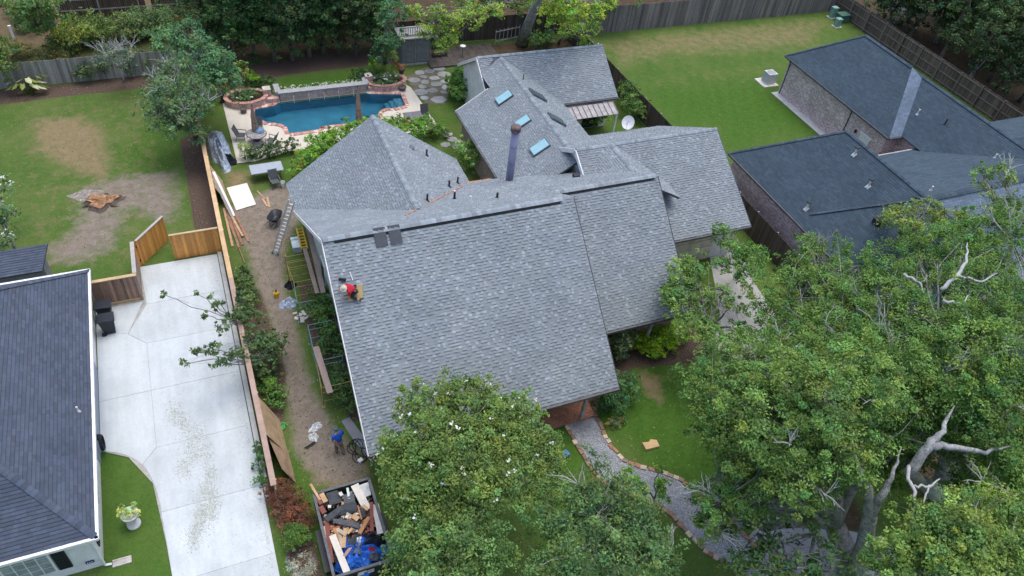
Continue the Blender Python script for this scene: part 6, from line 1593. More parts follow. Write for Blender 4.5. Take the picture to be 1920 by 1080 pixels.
def tree(name, label, base, lobes, tr=.2, col=(.075, .12, .03), size=.2, dens=13, n=26, bark=None, seed=1, cat='tree', group=None, blossoms=0, bcol=(.5, .46, .5), crad=.42, twigs=10, fork=.45, lean=(0, 0), dead=0, shell=.55, cvar=.28, upb=.55, asp=.5):
    """lobes are (x, y, z, horizontal radius, vertical radius) in metres"""
    bx, by = base[0], base[1]
    t = thing(name, label, cat, (bx, by, 0), group)
    R = random.Random(seed); bk = bark or BARK
    V, Q, C, ce = crown_from(lobes, dens, size, col, seed, n, crad, shell, cvar=cvar, upb=upb, asp=asp)
    np_mesh('crown', V, Q, LEAF, t, org=(bx, by, 0), cols=C)
    zc = sum(l[2] for l in lobes) / len(lobes); zmin = min(l[2] - l[4] for l in lobes)
    cx = sum(l[0] for l in lobes) / len(lobes); cy = sum(l[1] for l in lobes) / len(lobes)
    zf_ = max(.15, min(zc * fork, zmin + .5)) if zmin > .4 else max(.1, zc * .3)
    fk = Vector((bx + (cx - bx) * .35 + lean[0], by + (cy - by) * .35 + lean[1], zf_))
    m = MB(); m.tube([(bx, by, -.1), (bx + (fk.x - bx) * .3, by + (fk.y - by) * .3, zf_ * .35), fk], [tr * 1.35, tr, tr * .85], 10)
    for l in lobes:
        e = Vector((l[0], l[1], l[2] + l[4] * .1)); pth = limb_path(fk, e, R)
        m.tube(pth, [tr * .6 * (1 - .8 * i / 5) + .012 for i in range(6)], 7)
    if twigs and len(ce):
        for _ in range(twigs * len(lobes) // 2):
            l = R.choice(lobes); q = ce[R.randrange(len(ce))]
            m.tube(limb_path((l[0], l[1], l[2]), tuple(q), R, .1, 3), [.035 * min(1, tr * 5), .025 * min(1, tr * 5), .016 * min(1, tr * 5), .006], 5)
    m.build('trunk', bk, t, smooth=True)
    if dead:
        for _ in range(dead):
            dm_ = MB()
            l = R.choice(lobes); o = Vector((l[0], l[1], l[2])); d = Vector((R.uniform(-1, 1), R.uniform(-1, 1), R.uniform(.35, 1))).normalized()
            e = o + Vector((d.x * l[3], d.y * l[3], d.z * l[4])) * 1.12
            p = limb_path(o, e, R, .12, 4); dm_.tube(p, [.06, .05, .035, .025, .01], 6)
            for _k in range(6):
                s0 = p[R.randint(2, 4)]; d2 = (d + Vector((R.uniform(-1, 1), R.uniform(-1, 1), R.uniform(-.3, .8)))).normalized()
                e2 = s0 + d2 * R.uniform(.4, 1.0); pp = limb_path(s0, e2, R, .15, 3); dm_.tube(pp, [.022, .018, .012, .005], 5)
                e3 = pp[2] + (d2 + Vector((R.uniform(-1, 1), R.uniform(-1, 1), .3))).normalized() * .35; dm_.tube([pp[2], e3], [.012, .004], 4)
            dm_.build('dead_branch', BARKP, t)
    if blossoms:
        Rn = np.random.RandomState(seed + 5); d = Rn.normal(size=(blossoms, 3)); d /= np.linalg.norm(d, axis=1)[:, None]; d[:, 2] = np.abs(d[:, 2])
        li = Rn.randint(0, len(lobes), blossoms); LL = np.array(lobes)[li]
        c = LL[:, :3] + d * LL[:, 3:4] * np.array([1, 1, 1]) * 1.05; c[:, 2] = LL[:, 2] + d[:, 2] * LL[:, 4] * 1.08
        V, Q, C = leaf_arrays(c, d, np.full(blossoms, .10), 4, .10, bcol, Rn, asp=.8, cvar=.1)
        stuff(np_mesh('blossoms', V, Q, LEAF, t, org=(bx, by, 0), cols=C))
    return t
def lob(px, rv=.8):
    """lobes given as image point, height and radius"""
    out = []
    for (x, y, z, r) in px:
        p = at(x, y, z); out.append((p.x, p.y, z, r * .86, r * rv * .86))
    return out
def ptree(name, label, basepx, px, rv=.8, **kw):
    L = lob(px, rv)
    b = at(*basepx) if basepx else Vector((sum(l[0] for l in L) / len(L), sum(l[1] for l in L) / len(L), 0))
    return tree(name, label, (b.x, b.y), L, **kw)
OAK = (.072, .118, .030); OAKB = (.090, .135, .036); DARK = (.030, .055, .022); BLUEG = (.050, .095, .048); LIME = (.15, .20, .035); OLIVE = (.075, .100, .042)
# ---- right-hand oaks
ptree('oak_tree', 'broad oak with pale forked trunk overhanging the front lawn', (1600, 1085), [(1345, 735, 7.5, 1.7), (1400, 700, 8.5, 2.0), (1480, 720, 9.5, 2.2), (1400, 790, 8, 1.8), (1470, 800, 9.5, 2.2), (1560, 760, 10.5, 2.3), (1430, 870, 7.5, 1.7), (1500, 890, 8.5, 1.8), (1385, 880, 6.5, 1.1), (1570, 850, 9.5, 1.7), (1330, 800, 7, 1.1), (1640, 720, 10.5, 2.2), (1350, 940, 6, 1.0), (1420, 930, 6.5, 1.3), (1318, 955, 5, .7), (1295, 930, 4, .45), (1340, 990, 5, .7)], tr=.48, col=OAKB, size=.118, dens=13, n=66, crad=.40, seed=11, dead=18, fork=.5)
ptree('oak_tree', 'tall oak with bleached bare branches at the right picture edge', (1760, 930), [(1680, 650, 9.5, 2.1), (1760, 600, 10, 2.3), (1850, 560, 10, 2.4), (1900, 640, 10.5, 2.5), (1820, 680, 11, 2.5), (1740, 720, 10.5, 2.1), (1880, 760, 10.5, 2.4), (1660, 560, 9, 1.9), (1720, 490, 8.5, 1.8), (1800, 470, 9, 1.9), (1895, 450, 9, 2.2), (1930, 850, 10, 2.0), (1700, 800, 8.5, 1.5), (1780, 790, 9, 1.5), (1850, 870, 8, 1.6), (1690, 860, 7, 1.2), (1620, 800, 8.5, 1.7), (1640, 900, 6.5, 1.2), (1820, 930, 7, 1.2), (1660, 690, 9.5, 1.6)], tr=.5, col=OAK, size=.118, dens=12.5, n=66, crad=.40, seed=12, dead=24, fork=.5)
ptree('oak_tree', 'bright leafy oak crown filling the lower right corner', (1850, 1180), [(1700, 1040, 9, 1.4), (1780, 1010, 10, 1.7), (1860, 1000, 10, 1.9), (1930, 1040, 10, 2), (1820, 1075, 10, 2), (1655, 1060, 8, 1.0), (1740, 1085, 9.5, 1.6), (1905, 935, 9.5, 1.5)], tr=.4, col=(.098, .140, .036), size=.118, dens=13, n=66, crad=.40, seed=13, dead=3)
ptree('oak_tree', 'leafy oak between side driveway and slate roof', (1540, 700), [(1450, 560, 6, 1.5), (1500, 520, 6, 1.5), (1560, 560, 7, 1.8), (1480, 610, 6.5, 1.5), (1560, 630, 8, 1.9), (1620, 590, 8, 1.8), (1610, 500, 7, 1.5), (1530, 480, 6, 1.3), (1590, 660, 8.5, 1.7), (1500, 660, 8, 1.5), (1440, 630, 6, 1.1)], tr=.35, col=OAK, size=.12, dens=13, n=58, crad=.38, seed=14, dead=4)
ptree('oak_tree', 'young tree hiding the corner of the set-back roof', (1325, 660), [(1280, 520, 5, 1.0), (1300, 500, 5, .9), (1268, 560, 4.8, 1.0), (1310, 560, 4.5, .9), (1290, 610, 4.5, 1.1), (1330, 625, 4, .9), (1258, 540, 4.5, .6), (1372, 575, 4, .6), (1392, 625, 4.3, .7), (1358, 545, 3.6, .5)], tr=.13, col=(.088, .135, .038), size=.17, dens=18, n=24, seed=15)
ptree('ornamental_tree', 'small leafy tree in front of the cream garage door', (1385, 520), [(1355, 445, 3.5, .7), (1375, 475, 3.5, .95), (1410, 480, 3.5, 1.0), (1352, 500, 3, .6), (1400, 520, 3.2, .9), (1350, 425, 4.2, .5)], tr=.1, col=(.080, .135, .035), size=.16, dens=18, n=24, seed=16)
ptree('birch_tree', 'thin yellow-green tree rising over the slate roof ridge', (1760, 520), [(1680, 415, 6.5, 1.1), (1740, 400, 7.5, 1.0), (1790, 420, 8, 1.1), (1660, 400, 6, .6), (1720, 440, 7, 1.1)], tr=.16, col=(.12, .15, .04), size=.17, dens=15, n=22, seed=17, dead=3)
ptree('birch_tree', 'airy tree in front of the slate roof at the right edge', (1880, 520), [(1845, 335, 9.5, .9), (1885, 330, 9.5, .8), (1870, 415, 8.5, 1.2), (1900, 390, 9, .9), (1860, 375, 9, .6)], tr=.14, col=(.10, .14, .04), size=.17, dens=13, n=20, seed=18, dead=3)
ptree('oak_tree', 'dark half-open oak spray over the pale gravel turnaround', (1500, 1130), [(1420, 1000, 5, 1.0), (1470, 1040, 5.5, 1.1), (1530, 1000, 5.5, .9), (1430, 1070, 5, 1.1), (1560, 1070, 6, 1.0), (1500, 1085, 5.5, 1.1), (1380, 1050, 4.5, .8)], tr=.2, col=(.05, .085, .028), size=.18, dens=9, n=18, seed=19)
ptree('oak_tree', 'round green tree beside the lower end of the gravel path', (1140, 1090), [(1060, 960, 6, 1.38), (1130, 930, 6.5, 1.38), (1180, 970, 6, 1.47), (1218, 1015, 5.5, 0.92), (1100, 1030, 6, 1.66), (1190, 1050, 6, 1.56), (1040, 1065, 5, 1.29), (1255, 1050, 5, 0.64)], tr=.24, col=(.062, .100, .036), size=.125, dens=15, n=42, seed=20, dead=5)
ptree('vine_sapling', 'slim leafy sapling leaning over the gravel path', (1225, 960), [(1240, 905, 2.6, .35), (1245, 930, 2.2, .4), (1235, 880, 3.0, .25), (1180, 895, 3.2, .5), (1200, 920, 3, .45)], tr=.05, col=(.10, .17, .03), size=.15, dens=30, n=18, seed=21, crad=.3)
# prominent pale limbs of the right oaks, standing clear of the leaves
def limb(treeobj, pts, rs):
    P = [at(x, y, z) for x, y, z in pts]; Q = []; rr = []
    for i in range(len(P) - 1):
        for k in range(4): Q.append(P[i].lerp(P[i + 1], k / 4) + Vector((random.Random(i * 9 + k).uniform(-.05, .05), random.Random(i * 7 + k).uniform(-.05, .05), 0))); rr.append(rs[i] + (rs[i + 1] - rs[i]) * k / 4)
    Q.append(P[-1]); rr.append(rs[-1])
    MB().tube(Q, rr, 9).build('limb', M('bark_limb', (.20, .21, .215), .9, .4, 4, 20, .4, c2=(.33, .34, .34), c2amt=.5, bmp=.6) if rs[0] > .09 else BARKP, treeobj, smooth=True)
OA, OB = [o for o in bpy.data.objects if o.name.startswith('oak_tree')][:2]
limb(OA, [(1598, 1085, 1), (1618, 1030, 5), (1632, 965, 7.5), (1628, 915, 8.8), (1612, 880, 9.8), (1590, 820, 10.2)], [.42, .34, .24, .14, .07, .02])
limb(OA, [(1632, 965, 7.5), (1655, 925, 8.8), (1672, 895, 9.4), (1690, 840, 10)], [.20, .14, .08, .02])
limb(OB, [(1760, 930, 0), (1705, 885, 9.6), (1742, 835, 10.6), (1768, 808, 11.0), (1790, 760, 11.2)], [.42, .19, .16, .09, .02])
limb(OB, [(1742, 835, 10.6), (1790, 838, 10.7), (1848, 848, 10.6), (1900, 835, 10.8)], [.15, .11, .07, .02])
limb(OB, [(1704, 876, 9.8), (1702, 898, 9.8), (1716, 920, 9.8), (1712, 975, 9.6)], [.07, .06, .06, .03])
limb(OB, [(1714, 912, 9.8), (1742, 912, 9.9), (1762, 898, 10.0)], [.05, .05, .02])
limb(OB, [(1742, 912, 9.9), (1730, 945, 9.8), (1718, 972, 9.7)], [.035, .03, .012])
limb(OB, [(1764, 545, 11.2), (1795, 515, 11.6), (1812, 490, 11.8), (1814, 455, 11.8)], [.09, .08, .06, .02])
limb(OB, [(1795, 517, 11.6), (1840, 528, 11.6), (1870, 512, 11.6)], [.06, .04, .015])
limb(OB, [(1768, 565, 11.4), (1805, 570, 11.6), (1818, 600, 11.6), (1824, 606, 11.6)], [.07, .06, .03, .012])
limb(OB, [(1805, 570, 11.6), (1822, 545, 11.7)], [.04, .012])
limb(OB, [(1695, 515, 10.6), (1725, 530, 10.8), (1733, 552, 10.8)], [.06, .05, .015])
limb(OB, [(1728, 530, 10.8), (1748, 510, 10.9)], [.04, .012])
# ---- middle trees in front of the big roof
ptree('crape_myrtle', 'white-flowering crape myrtle in front of the big grey roof', (885, 1000), [(800, 775, 6, 1.4), (875, 755, 6.5, 1.4), (940, 800, 6, 1.5), (1000, 845, 5, 1.2), (870, 850, 6.5, 2.0), (775, 875, 5.5, 1.6), (745, 850, 4.5, .9), (930, 890, 6, 1.7), (1000, 920, 4.6, 1.2), (830, 940, 5.5, 1.6), (765, 925, 4.5, 1.2), (980, 770, 5.2, .8), (1030, 880, 4.2, .7)], tr=.2, col=(.090, .125, .034), size=.125, dens=25, n=46, seed=22, blossoms=120)
ptree('crape_myrtle', 'fresh green tree at the bottom edge beside the trailer', (855, 1130), [(800, 1010, 5, 1.4), (880, 1000, 5.5, 1.4), (850, 1055, 5, 1.7), (765, 1055, 4, 1.0), (920, 1050, 4.5, 1.2), (830, 1090, 4.6, 1.5)], tr=.18, col=(.078, .120, .038), size=.12, dens=18, n=42, seed=23)
# ---- dark evergreens behind the pool
evs = [(398, 128), (440, 132), (482, 126), (520, 124), (552, 122), (585, 118), (612, 113), (640, 109), (672, 111), (706, 107)]
words = ['at the lawn end of the row', 'second from the lawn end', 'third from the lawn end', 'fourth from the lawn end', 'fifth from the lawn end', 'sixth from the lawn end', 'seventh from the lawn end', 'third from the cupboard', 'second from the cupboard', 'nearest the slatted cupboard']
for i, (px, w) in enumerate(zip(evs, words)):
    b = at(*px); rr = random.Random(i); y = b.y + .6 + rr.uniform(0, .5)
    L = [(b.x + rr.uniform(-.3, .3), y + rr.uniform(-.3, .3), z, r, 1.5) for z, r in ((2.3, 1.5), (4.2, 1.85), (6.4, 1.7), (8.4, 1.3), (10.0, .8))]
    tree('evergreen_tree', 'dark evergreen behind the pool, %s' % w, (b.x, y), L, tr=.17, col=(.046 * rr.uniform(.85, 1.4), .076 * rr.uniform(.85, 1.3), .032), size=.19, dens=9.5, n=32, bark=M('bark_tan', (.15, .13, .115), .95, .25), seed=40 + i, group='evergreens behind the pool', twigs=3, cvar=.3)
for i, (px, w) in enumerate((((440, 60), 'nearest the lawn end'), ((520, 55), 'second from the lawn end'), ((600, 50), 'third from the lawn end'), ((690, 48), 'nearest the cupboard end'))):
    b = at(*px); L = [(b.x, b.y, z, r, 1.9) for z, r in ((1.6, 2.1), (4, 2.5), (7, 2.3), (9.5, 1.6))]
    tree('evergreen_tree', 'tall dark evergreen standing behind the pool row, %s' % w, (b.x, b.y), L, tr=.2, col=(.036, .060, .026), size=.24, dens=7, n=28, bark=BARKD, seed=60 + i, twigs=2)
ptree('evergreen_tree', 'blue-green bushy tree between evergreens and slatted cupboard', (722, 118), [(720, 90, 2.2, 1.2), (712, 105, 1.5, 1.0), (735, 75, 3.2, 1.0), (725, 40, 5.5, 1.1), (735, 20, 6.5, 1.0)], tr=.12, col=(.055, .11, .055), size=.2, dens=10, n=24, seed=66)
# ---- trees at the rear middle
YG = (.17, .21, .035)
ptree('poplar_tree', 'tall tree with thick pale trunk behind the back roof', (978, 83), [(1040, 25, 7, 1.3), (1075, 20, 7.5, 1.4), (1110, 30, 7, 1.2), (1135, 12, 7.5, 1.1), (1060, 5, 9, 1.3), (1005, -40, 10, 1.6)], tr=.42, col=YG, size=.22, dens=11, n=24, seed=70, fork=.8)
ptree('poplar_tree', 'lime-leaved tree spreading over the slatted cupboard', (802, 75), [(800, 58, 5, 1.0), (830, 85, 4, .9), (850, 42, 5.5, 1.2), (890, 30, 6, 1.2), (930, 22, 6, 1.0), (820, 30, 6, 1.0), (778, 20, 6.5, .8), (845, 70, 4.5, .9)], tr=.24, col=(.150, .190, .040), size=.2, dens=12, n=24, seed=71, dead=3)
ptree('poplar_tree', 'small leaning tree beside the dark corner of the back fence', (1047, 80), [(1085, 55, 4.5, .9), (1060, 62, 4, .8), (1095, 75, 3.2, .7), (1110, 50, 4.5, .7)], tr=.1, col=(.12, .17, .035), size=.18, dens=14, n=20, seed=72)
ptree('poplar_tree', 'leafy tree beyond the dark back fence, centre', (900, 20), [(860, 0, 4, 1.6), (920, -5, 4, 1.6), (980, 10, 3, 1.4), (1030, 0, 3.5, 1.4)], tr=.2, col=(.09, .13, .03), size=.22, dens=9, n=22, seed=73)
ptree('poplar_tree', 'leafy tree beyond the corner where the two back fences meet', (1120, 10), [(1120, 0, 3, 1.6), (1180, -20, 4, 1.8), (1080, -20, 5, 1.6)], tr=.2, col=(.08, .13, .03), size=.22, dens=9, n=22, seed=74)
# ---- left rear
ptree('pine_tree', 'tree with thick brown trunk at the far left behind the fences', (112, 66), [(60, 25, 3.5, 1.5), (90, 10, 4.5, 1.4), (40, 5, 5, 1.5), (70, 50, 2.2, 1.0)], tr=.40, col=(.075, .115, .035), size=.22, dens=10, n=24, bark=M('bark_pine', (.17, .14, .13), .95, .3, 3), seed=80, fork=.9)
ptree('garden_tree', 'blue-green bushy tree at the fence end left of the evergreens', (405, 165), [(330, 80, 5.2, 1.4), (370, 100, 5.2, 1.5), (408, 118, 5, 1.4), (420, 150, 4, 1.2), (390, 150, 4.5, 1.2), (350, 60, 5.8, 1.2), (300, 70, 4.5, 1.0)], tr=.2, col=(.060, .115, .055), size=.19, dens=13, n=26, seed=81)
ptree('garden_tree', 'scraggy grey-green tree with bare twigs at the lawn corner', (366, 255), [(310, 165, 4.6, 1.34), (350, 180, 4.6, 1.34), (300, 195, 4.2, 1.22), (340, 215, 3.8, 1.34), (372, 195, 4.2, 1.10), (320, 240, 3, 1.22), (362, 248, 2.8, 1.10), (290, 218, 3.4, 0.85), (395, 180, 4, 0.73), (330, 130, 5.2, 0.98)], tr=.13, col=(.070, .105, .050), size=.17, dens=13, n=22, seed=82, dead=14)
ptree('dead_shrub', 'silvery bare-twigged shrub leaning over the grey picket fence', (233, 152), [(200, 105, 2.8, .9), (225, 110, 2.8, .9), (245, 100, 3, .8), (215, 95, 3.2, .7)], tr=.07, col=(.10, .12, .095), size=.14, dens=10, n=14, seed=83, dead=9, bark=BARKP)
shr = [((150, 88), 1.6, 1.5, (.12, .135, .03), 'yellow-green shrub behind the grey fence, first from the pine'), ((190, 80), 1.5, 1.4, (.09, .12, .035), 'shrub behind the grey fence, second from the pine'), ((245, 75), 1.5, 1.6, (.085, .11, .04), 'shrub behind the grey fence, third from the pine'), ((290, 68), 1.6, 1.7, (.07, .105, .045), 'shrub behind the grey fence beside the bushy tree'), ((120, 100), 1.0, 1.0, (.07, .09, .03), 'low dull shrub beside the thick brown trunk'), ((60, 55), 1.2, 1.3, (.05, .08, .03), 'dark shrub behind the white marker post'), ((180, 148), 1.0, 1.3, (.065, .09, .04), 'green shrub in front of the grey fence beside the silvery one'), ((262, 138), 1.0, 1.7, (.07, .095, .05), 'grey-green shrub in front of the grey fence near the scraggy tree'), ((215, 140), .9, 2.2, (.075, .095, .055), 'loose shrub growing through the silvery bare one')]
for i, (px, r, z, c, lb) in enumerate(shr):
    b = at(*px); tree('shrub', lb, (b.x, b.y), [(b.x, b.y, z * .7, r, r * .7), (b.x + r * .5, b.y + .3, z * .55, r * .7, r * .5), (b.x - r * .5, b.y - .1, z * .5, r * .7, r * .5)], tr=.06, col=c, size=.17, dens=13, n=22, seed=90 + i, cat='shrub', twigs=3)
ptree('garden_tree', 'olive-green tree cut by the left picture edge behind the fence', None, [(0, 100, 2.5, 1.2), (5, 125, 2.0, 1.0), (-20, 90, 3, 1.4)], tr=.12, col=(.09, .12, .035), size=.18, dens=13, n=22, seed=98)
ptree('crape_myrtle', 'white-flowering branch entering the lawn at the left picture edge', None, [(0, 350, 3, .7), (5, 400, 3, .7), (0, 450, 2.6, .7), (-20, 400, 3.4, 1.0)], tr=.08, col=(.085, .12, .05), size=.15, dens=20, n=22, seed=99, blossoms=90)
far_bits = [((30, 30), 'dull shrub left of the thick brown trunk'), ((140, 55), 'low shrub under the dark railed fence'), ((300, 48), 'shrub between railed fence and bushy tree'), ((345, 30), 'shrub where the railed fence meets the evergreens'), ((90, 125), 'weedy clump right behind the grey fence'), ((20, 110), 'leafy clump behind the grey fence at the left edge')]
for i, (px, lb) in enumerate(far_bits):
    b = at(*px); tree('shrub', lb, (b.x, b.y), [(b.x, b.y, .6, 1.0, .6), (b.x + .9, b.y + .2, .45, .8, .45)], tr=.05, col=(.06 + .012 * i, .085 + .01 * (i % 3), .032), size=.15, dens=14, n=22, seed=110 + i, cat='shrub', twigs=2)
# ---- right wood
Rw_ = random.Random(33); wood = []
for gy_ in range(10):
    for gx_ in range(8):
        x, y = 64.6 + gx_ * 3.4 + Rw_.uniform(-1, 1), 31.0 + gy_ * 3.6 + Rw_.uniform(-1, 1)
        d = Vector((x, y, 5.0 - CAM_H)); px = 960 + FPX * d.dot(CR) / d.dot(CF); py = 540 - FPX * d.dot(CU) / d.dot(CF)
        if -60 < py < 235 and px < 1975: wood.append((x, y))
wood = sorted(wood, key=lambda p: p[0])[:30]
wlab = ['near', 'far']
wood.sort(key=lambda p: -p[1])
onum = ['first', 'second', 'third', 'fourth', 'fifth', 'sixth', 'seventh', 'eighth', 'ninth', 'tenth', 'eleventh', 'twelfth', 'thirteenth', 'fourteenth', 'fifteenth', 'sixteenth', 'seventeenth', 'eighteenth', 'nineteenth', 'twentieth', 'twenty-first', 'twenty-second'] + ['twenty-third', 'twenty-fourth', 'twenty-fifth', 'twenty-sixth', 'twenty-seventh', 'twenty-eighth', 'twenty-ninth', 'thirtieth']
for i, (x, y) in enumerate(wood):
    h = Rw_.uniform(5.5, 8.5); r = Rw_.uniform(1.9, 2.7); k = Rw_.uniform(.6, 1.25)
    tree('woodland_tree', 'shaded tree in the right wood, %s from the far fence corner' % onum[i], (x, y), [(x, y, h * .85, r, r), (x + Rw_.uniform(-1.5, 1.5), y + Rw_.uniform(-1.5, 1.5), h * .6, r * .9, r * .8), (x + Rw_.uniform(-1.5, 1.5), y + Rw_.uniform(-1.5, 1.5), h * .4, r * .7, r * .6)], tr=.18, col=(.045 * k, .070 * k, .030 * k), size=.26, dens=5.5, n=24, bark=BARKD if i % 3 else BARK, seed=120 + i, group='trees of the right wood', twigs=3, dead=1 if i % 4 == 0 else 0)
# ---- garden shrubs
def shrub(name, label, px, z, r, col, seed, rv=.8, size=.13, dens=26, n=24, extra=(), cat='shrub', **kw):
    b = at(*px); L = [(b.x, b.y, z, r, r * rv)] + [(b.x + dx, b.y + dy, z + dz_, rr, rr * rv) for dx, dy, dz_, rr in extra]
    return tree(name, label, (b.x, b.y), L, tr=.04, col=col, size=size, dens=dens, n=n, seed=seed, cat=cat, twigs=2, crad=.3, **kw)
ptree('flowering_vine', 'bright green vine mound with red flowers between pool and pyramid roof', (650, 268), [(575, 300, 1.2, 0.94), (605, 275, 1.4, 1.12), (640, 262, 1.5, 1.19), (675, 250, 1.6, 1.19), (715, 245, 1.6, 1.12), (745, 238, 1.6, 1.00), (775, 245, 1.5, 1.00), (565, 325, .9, 0.75), (625, 290, 1.0, 1.12)], tr=.05, col=(.095, .165, .026), size=.17, dens=30, n=24, seed=150, cat='vine', blossoms=45, bcol=(.3, .035, .015), crad=.32, twigs=3)
shrub('vine_mound', 'green vine mound at the deck corner beside the lounge chair', (795, 258), 1.0, .8, (.085, .15, .03), 151, extra=((.8, -.3, -.2, .6),))
for i, (a, b, lb) in enumerate((((480, 300), (548, 285), 'dark clipped hedge along the deck behind the folding table'), ((468, 172), (500, 168), 'dark clipped hedge block left of the feature wall'), ((670, 155), (700, 152), 'dark clipped hedge block right of the feature wall'))):
    p, q = at(*a), at(*b); L = [(*(p.lerp(q, t).xy), .55, .5, .55) for t in (0, .25, .5, .75, 1)]
    tree('hedge', lb, p.xy, L, tr=.04, col=(.035, .065, .022), size=.12, dens=30, n=22, seed=155 + i, cat='hedge', crad=.25, twigs=1)
shrub('fern_shrub', 'arching green shrub against the white back gable', (866, 178), 1.1, 1.15, (.070, .125, .032), 160, extra=((.8, .8, -.1, .9), (-.5, -.7, -.3, .9)), size=.16)
shrub('round_shrub', 'round lime-green shrub in the courtyard beside the chimney', (880, 318), 1.2, 1.05, (.13, .19, .045), 161, rv=1.0)
shrub('low_shrub', 'dark low shrub by the stepping stones near the lounge chair', (822, 255), .4, .65, (.05, .085, .025), 162, rv=.6)
shrub('low_shrub', 'dark shrub at the wing eave by the stepping stones', (905, 245), .7, .6, (.05, .09, .028), 163, extra=((.1, -1.4, 0, .6), (.1, -2.8, .1, .65)))
shrub('low_shrub', 'green shrub under the metal awning', (1102, 240), .9, .8, (.10, .16, .035), 164, extra=((.8, -.2, 0, .7), (-.7, .3, 0, .6)))
shrub('round_shrub', 'leafy shrub between dark fence and satellite dish', (1182, 215), 1.1, 1.0, (.075, .12, .032), 165, rv=.9, extra=((.2, 1.2, .2, .9), (-.1, -1.0, -.1, .8)))
shrub('tall_shrub', 'olive shrub between the two grey roof corners', (1150, 655), 1.4, .75, (.075, .10, .05), 166, rv=1.6, extra=((.2, .5, .4, .6), (-.1, -.6, -.3, .7)))
shrub('round_shrub', 'dark glossy shrub beside the porch corner', (1150, 760), .9, .95, (.045, .090, .035), 167, rv=.9, extra=((-.5, -.2, -.2, .7), (.4, .5, .1, .7)))
shrub('lime_hedge', 'lime-green shrub under the set-back eave', (1205, 662), .6, .75, (.17, .24, .02), 168, extra=((.7, .2, .05, .7), (1.4, .3, .05, .75), (2.1, .35, 0, .7), (.3, -.35, -.1, .6), (1.2, -.3, -.1, .6)))
shrub('ornamental_grass', 'straw-coloured grass clump beside the gravel path', (1150, 800), .25, .4, (.17, .16, .07), 169, rv=.6, size=.2, extra=((.4, .1, 0, .3),), asp=.12)
shrub('round_shrub', 'green shrub under the scaffold planks', (603, 600), .9, .75, (.060, .105, .025), 170, extra=((.2, .9, 0, .65), (.1, -.9, -.1, .7)), rv=1.0)
shrub('round_shrub', 'dark shrub behind the teal scaffold', (618, 655), .8, .7, (.05, .09, .025), 171, extra=((.1, -.8, 0, .6),))
shrub('fern_shrub', 'dark green shrub at the lower end of the gable wall', (640, 745), .7, .75, (.045, .085, .025), 172, extra=((.1, .9, 0, .7), (.2, -.7, -.1, .6)))
ptree('sapling', 'leafy sapling leaning over the pine fence toward the driveway', (468, 640), [(455, 585, 2.2, .6), (470, 600, 1.8, .7), (435, 590, 2.8, .4), (405, 575, 3.2, .38), (420, 612, 3.0, .4), (400, 560, 3.3, .25), (455, 560, 2.2, .5), (372, 553, 3.4, .22), (305, 552, 3.6, .22), (388, 592, 3.3, .25)], tr=.022, col=(.060, .090, .035), size=.15, dens=34, n=18, seed=173, crad=.26, twigs=4)
ptree('sapling', 'dense sapling beside the dirt path reaching over the driveway kerb', (490, 700), [(485, 640, 1.8, .8), (505, 660, 1.5, .8), (480, 670, 1.6, .7), (520, 640, 1.3, .6), (400, 655, 3.0, .4), (368, 662, 3.2, .3), (345, 683, 3.2, .22), (420, 675, 2.8, .4), (440, 665, 2.4, .4), (400, 685, 3.0, .25), (500, 690, 1.0, .6)], tr=.022, col=(.055, .085, .035), size=.17, dens=28, n=16, seed=174, crad=.28)
shrub('fern_shrub', 'bright fern clump between pine fence and dirt path', (512, 742), .5, .6, (.075, .135, .03), 175, extra=((-.2, .7, 0, .45), (0, -.6, -.1, .5)))
shrub('weeds', 'weedy clump at the foot of the pine fence by the lumber', (455, 520), .25, .55, (.065, .095, .035), 176, extra=((0, -1.0, .1, .6), (.1, -2.0, .2, .6)), rv=.7)
shrub('ivy_clump', 'ivy growing over the kerb below the leaning plywood', (492, 880), .4, .35, (.055, .105, .035), 177, extra=((0, .8, 0, .3), (0, -.7, 0, .35)), rv=1.2)
shrub('boxwood', 'tight green clipped shrub in the mulch beside the trailer', (556, 1020), .6, .55, (.060, .110, .022), 178, rv=1.05, size=.08, dens=60, n=34)
shrub('dead_shrub', 'brown withered shrub at the head of the mulch bed', (542, 960), .5, .75, (.115, .045, .030), 179, extra=((-.2, .8, 0, .65), (.2, -.7, 0, .65)), size=.10, dens=46, n=36, asp=.3)
shrub('grey_shrub', 'silvery grey shrub at the bottom edge by the driveway', (566, 1072), .5, .55, (.24, .22, .20), 180, extra=((0, -.6, 0, .5),), size=.09, dens=40, n=30, asp=.2)
# planter plants
shrub('planter_tree', 'small feathery tree in the planter by the lawn fence', (458, 178), 1.8, .55, (.12, .15, .045), 181, rv=1.4)
shrub('planter_tree', 'small feathery tree in the planter by the flagstones', (735, 148), 1.9, .5, (.13, .15, .045), 182, rv=1.4)
shrub('papyrus', 'bright papyrus tuft beside the left hedge block', (478, 170), .95, .55, (.12, .21, .02), 183, size=.2, asp=.15)
shrub('papyrus', 'bright papyrus tuft beside the right brick pier', (702, 145), 1.1, .5, (.13, .21, .02), 184, size=.2, asp=.15)
for i, (x, y, lb) in enumerate(((3.35, 51.75, 'green ground plants filling the left brick planter'), (13.75, 51.9, 'green ground plants filling the right brick planter'))):
    tree('planter_flowers', lb, (x, y), [(x - .5, y, .6, .75, .3), (x + .45, y, .6, .75, .3), (x, y - .2, .62, .7, .3)], tr=.02, col=(.07, .13, .05), size=.1, dens=26, n=18, seed=186 + i, cat='plants', twigs=0, crad=.2, blossoms=20 if i else 8)
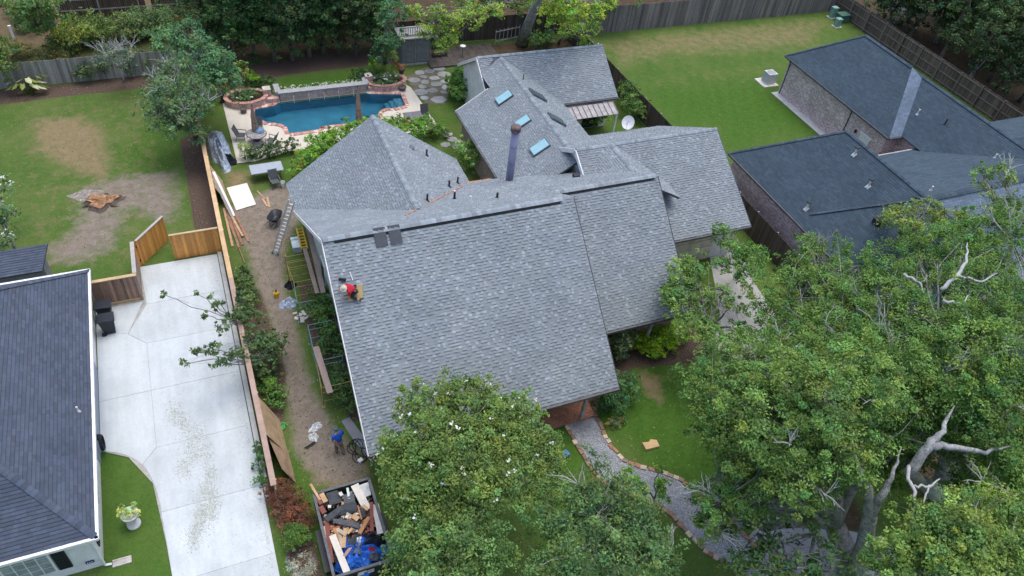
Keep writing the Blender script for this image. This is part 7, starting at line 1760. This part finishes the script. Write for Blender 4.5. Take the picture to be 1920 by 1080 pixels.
tree('flower_bed', 'white-flowered low planting behind the feature wall', (8.9, 52.1), [(5.9 + k * .85, 52.1, .35, .5, .25) for k in range(8)], tr=.02, col=(.075, .125, .045), size=.11, dens=40, n=20, seed=188, cat='flowers', twigs=0, crad=.22, blossoms=190)
for i, (px, lb) in enumerate((((421, 180), 'rust-orange fern at the left planter corner'), ((750, 145), 'rust-orange fern at the right planter corner'))):
    shrub('orange_fern', lb, px, .9, .38, (.26, .085, .02), 190 + i, rv=.7, size=.12)
shrub('pot_plant', 'pale variegated plant in the pot at the deck corner', (461, 300), .75, .45, (.17, .19, .07), 192, rv=1.1)
b = Vector((-5.85, 19.75, 0)); V, Q, C, _c = crown_from([(b.x, b.y, .98, .36, .24)], 60, .13, (.30, .29, .10), 193, 22, .14); np_mesh('foliage', V, Q, LEAF, ur, org=tuple(ORG[ur.name]), cols=C)
shrub('agave', 'spiky pale plant beside the pale trunk at the dark fence', (1030, 78), .6, .6, (.14, .16, .11), 194, rv=.8, size=.4, dens=10, n=14, asp=.1)
shrub('low_shrub', 'dark shrub at the foot of the pale trunk', (1000, 92), .7, .9, (.05, .09, .025), 195, extra=((1.2, .2, 0, .8),))
shrub('low_shrub', 'green shrub against the courtyard side of the wing', (935, 285), .6, .5, (.055, .095, .03), 196)
# elephant-ear plant with big leaves at the grey fence
ee = thing('elephant_ear_plant', 'big-leaved yellow-green plant in the mulch at the grey fence', 'plant', tuple(at(57, 180)))
Re = random.Random(8); e0 = at(57, 178)
for k in range(26):
    a = Re.uniform(0, 6.28); r = Re.uniform(.25, 1.15); h = Re.uniform(.5, 1.35); c = Vector((e0.x + 1.25 * r * math.cos(a), e0.y + .7 * r * math.sin(a), h))
    L, W_ = Re.uniform(.5, .75), Re.uniform(.3, .42); d = Vector((math.cos(a), math.sin(a), -.55)).normalized(); s = Vector((0, 0, 1)).cross(d).normalized(); up = d.cross(s)
    V = [c - d * L * .4, c - d * L * .45 + s * W_ * .35, c + s * W_ * .5 + up * -.05, c + d * L * .3 + s * W_ * .3 - up * .02, c + d * L * .6, c + d * L * .3 - s * W_ * .3 - up * .02, c - s * W_ * .5 + up * -.05, c - d * L * .45 - s * W_ * .35]
    k2 = Re.random(); col_ = (.70, .70, .42) if k2 > .68 else (.30, .36, .08) if k2 > .3 else (.12, .18, .045)
    lf = MB().add(V, [(0, 1, 2, 3, 4), (0, 4, 5, 6, 7)], col_).build('leaf', LEAF, ee)
    MB().tube([(e0.x + .2 * math.cos(a), e0.y + .15 * math.sin(a), 0), c - d * L * .4], .02, 5, col=(.10, .15, .04)).build('stalk', LEAF, lf)
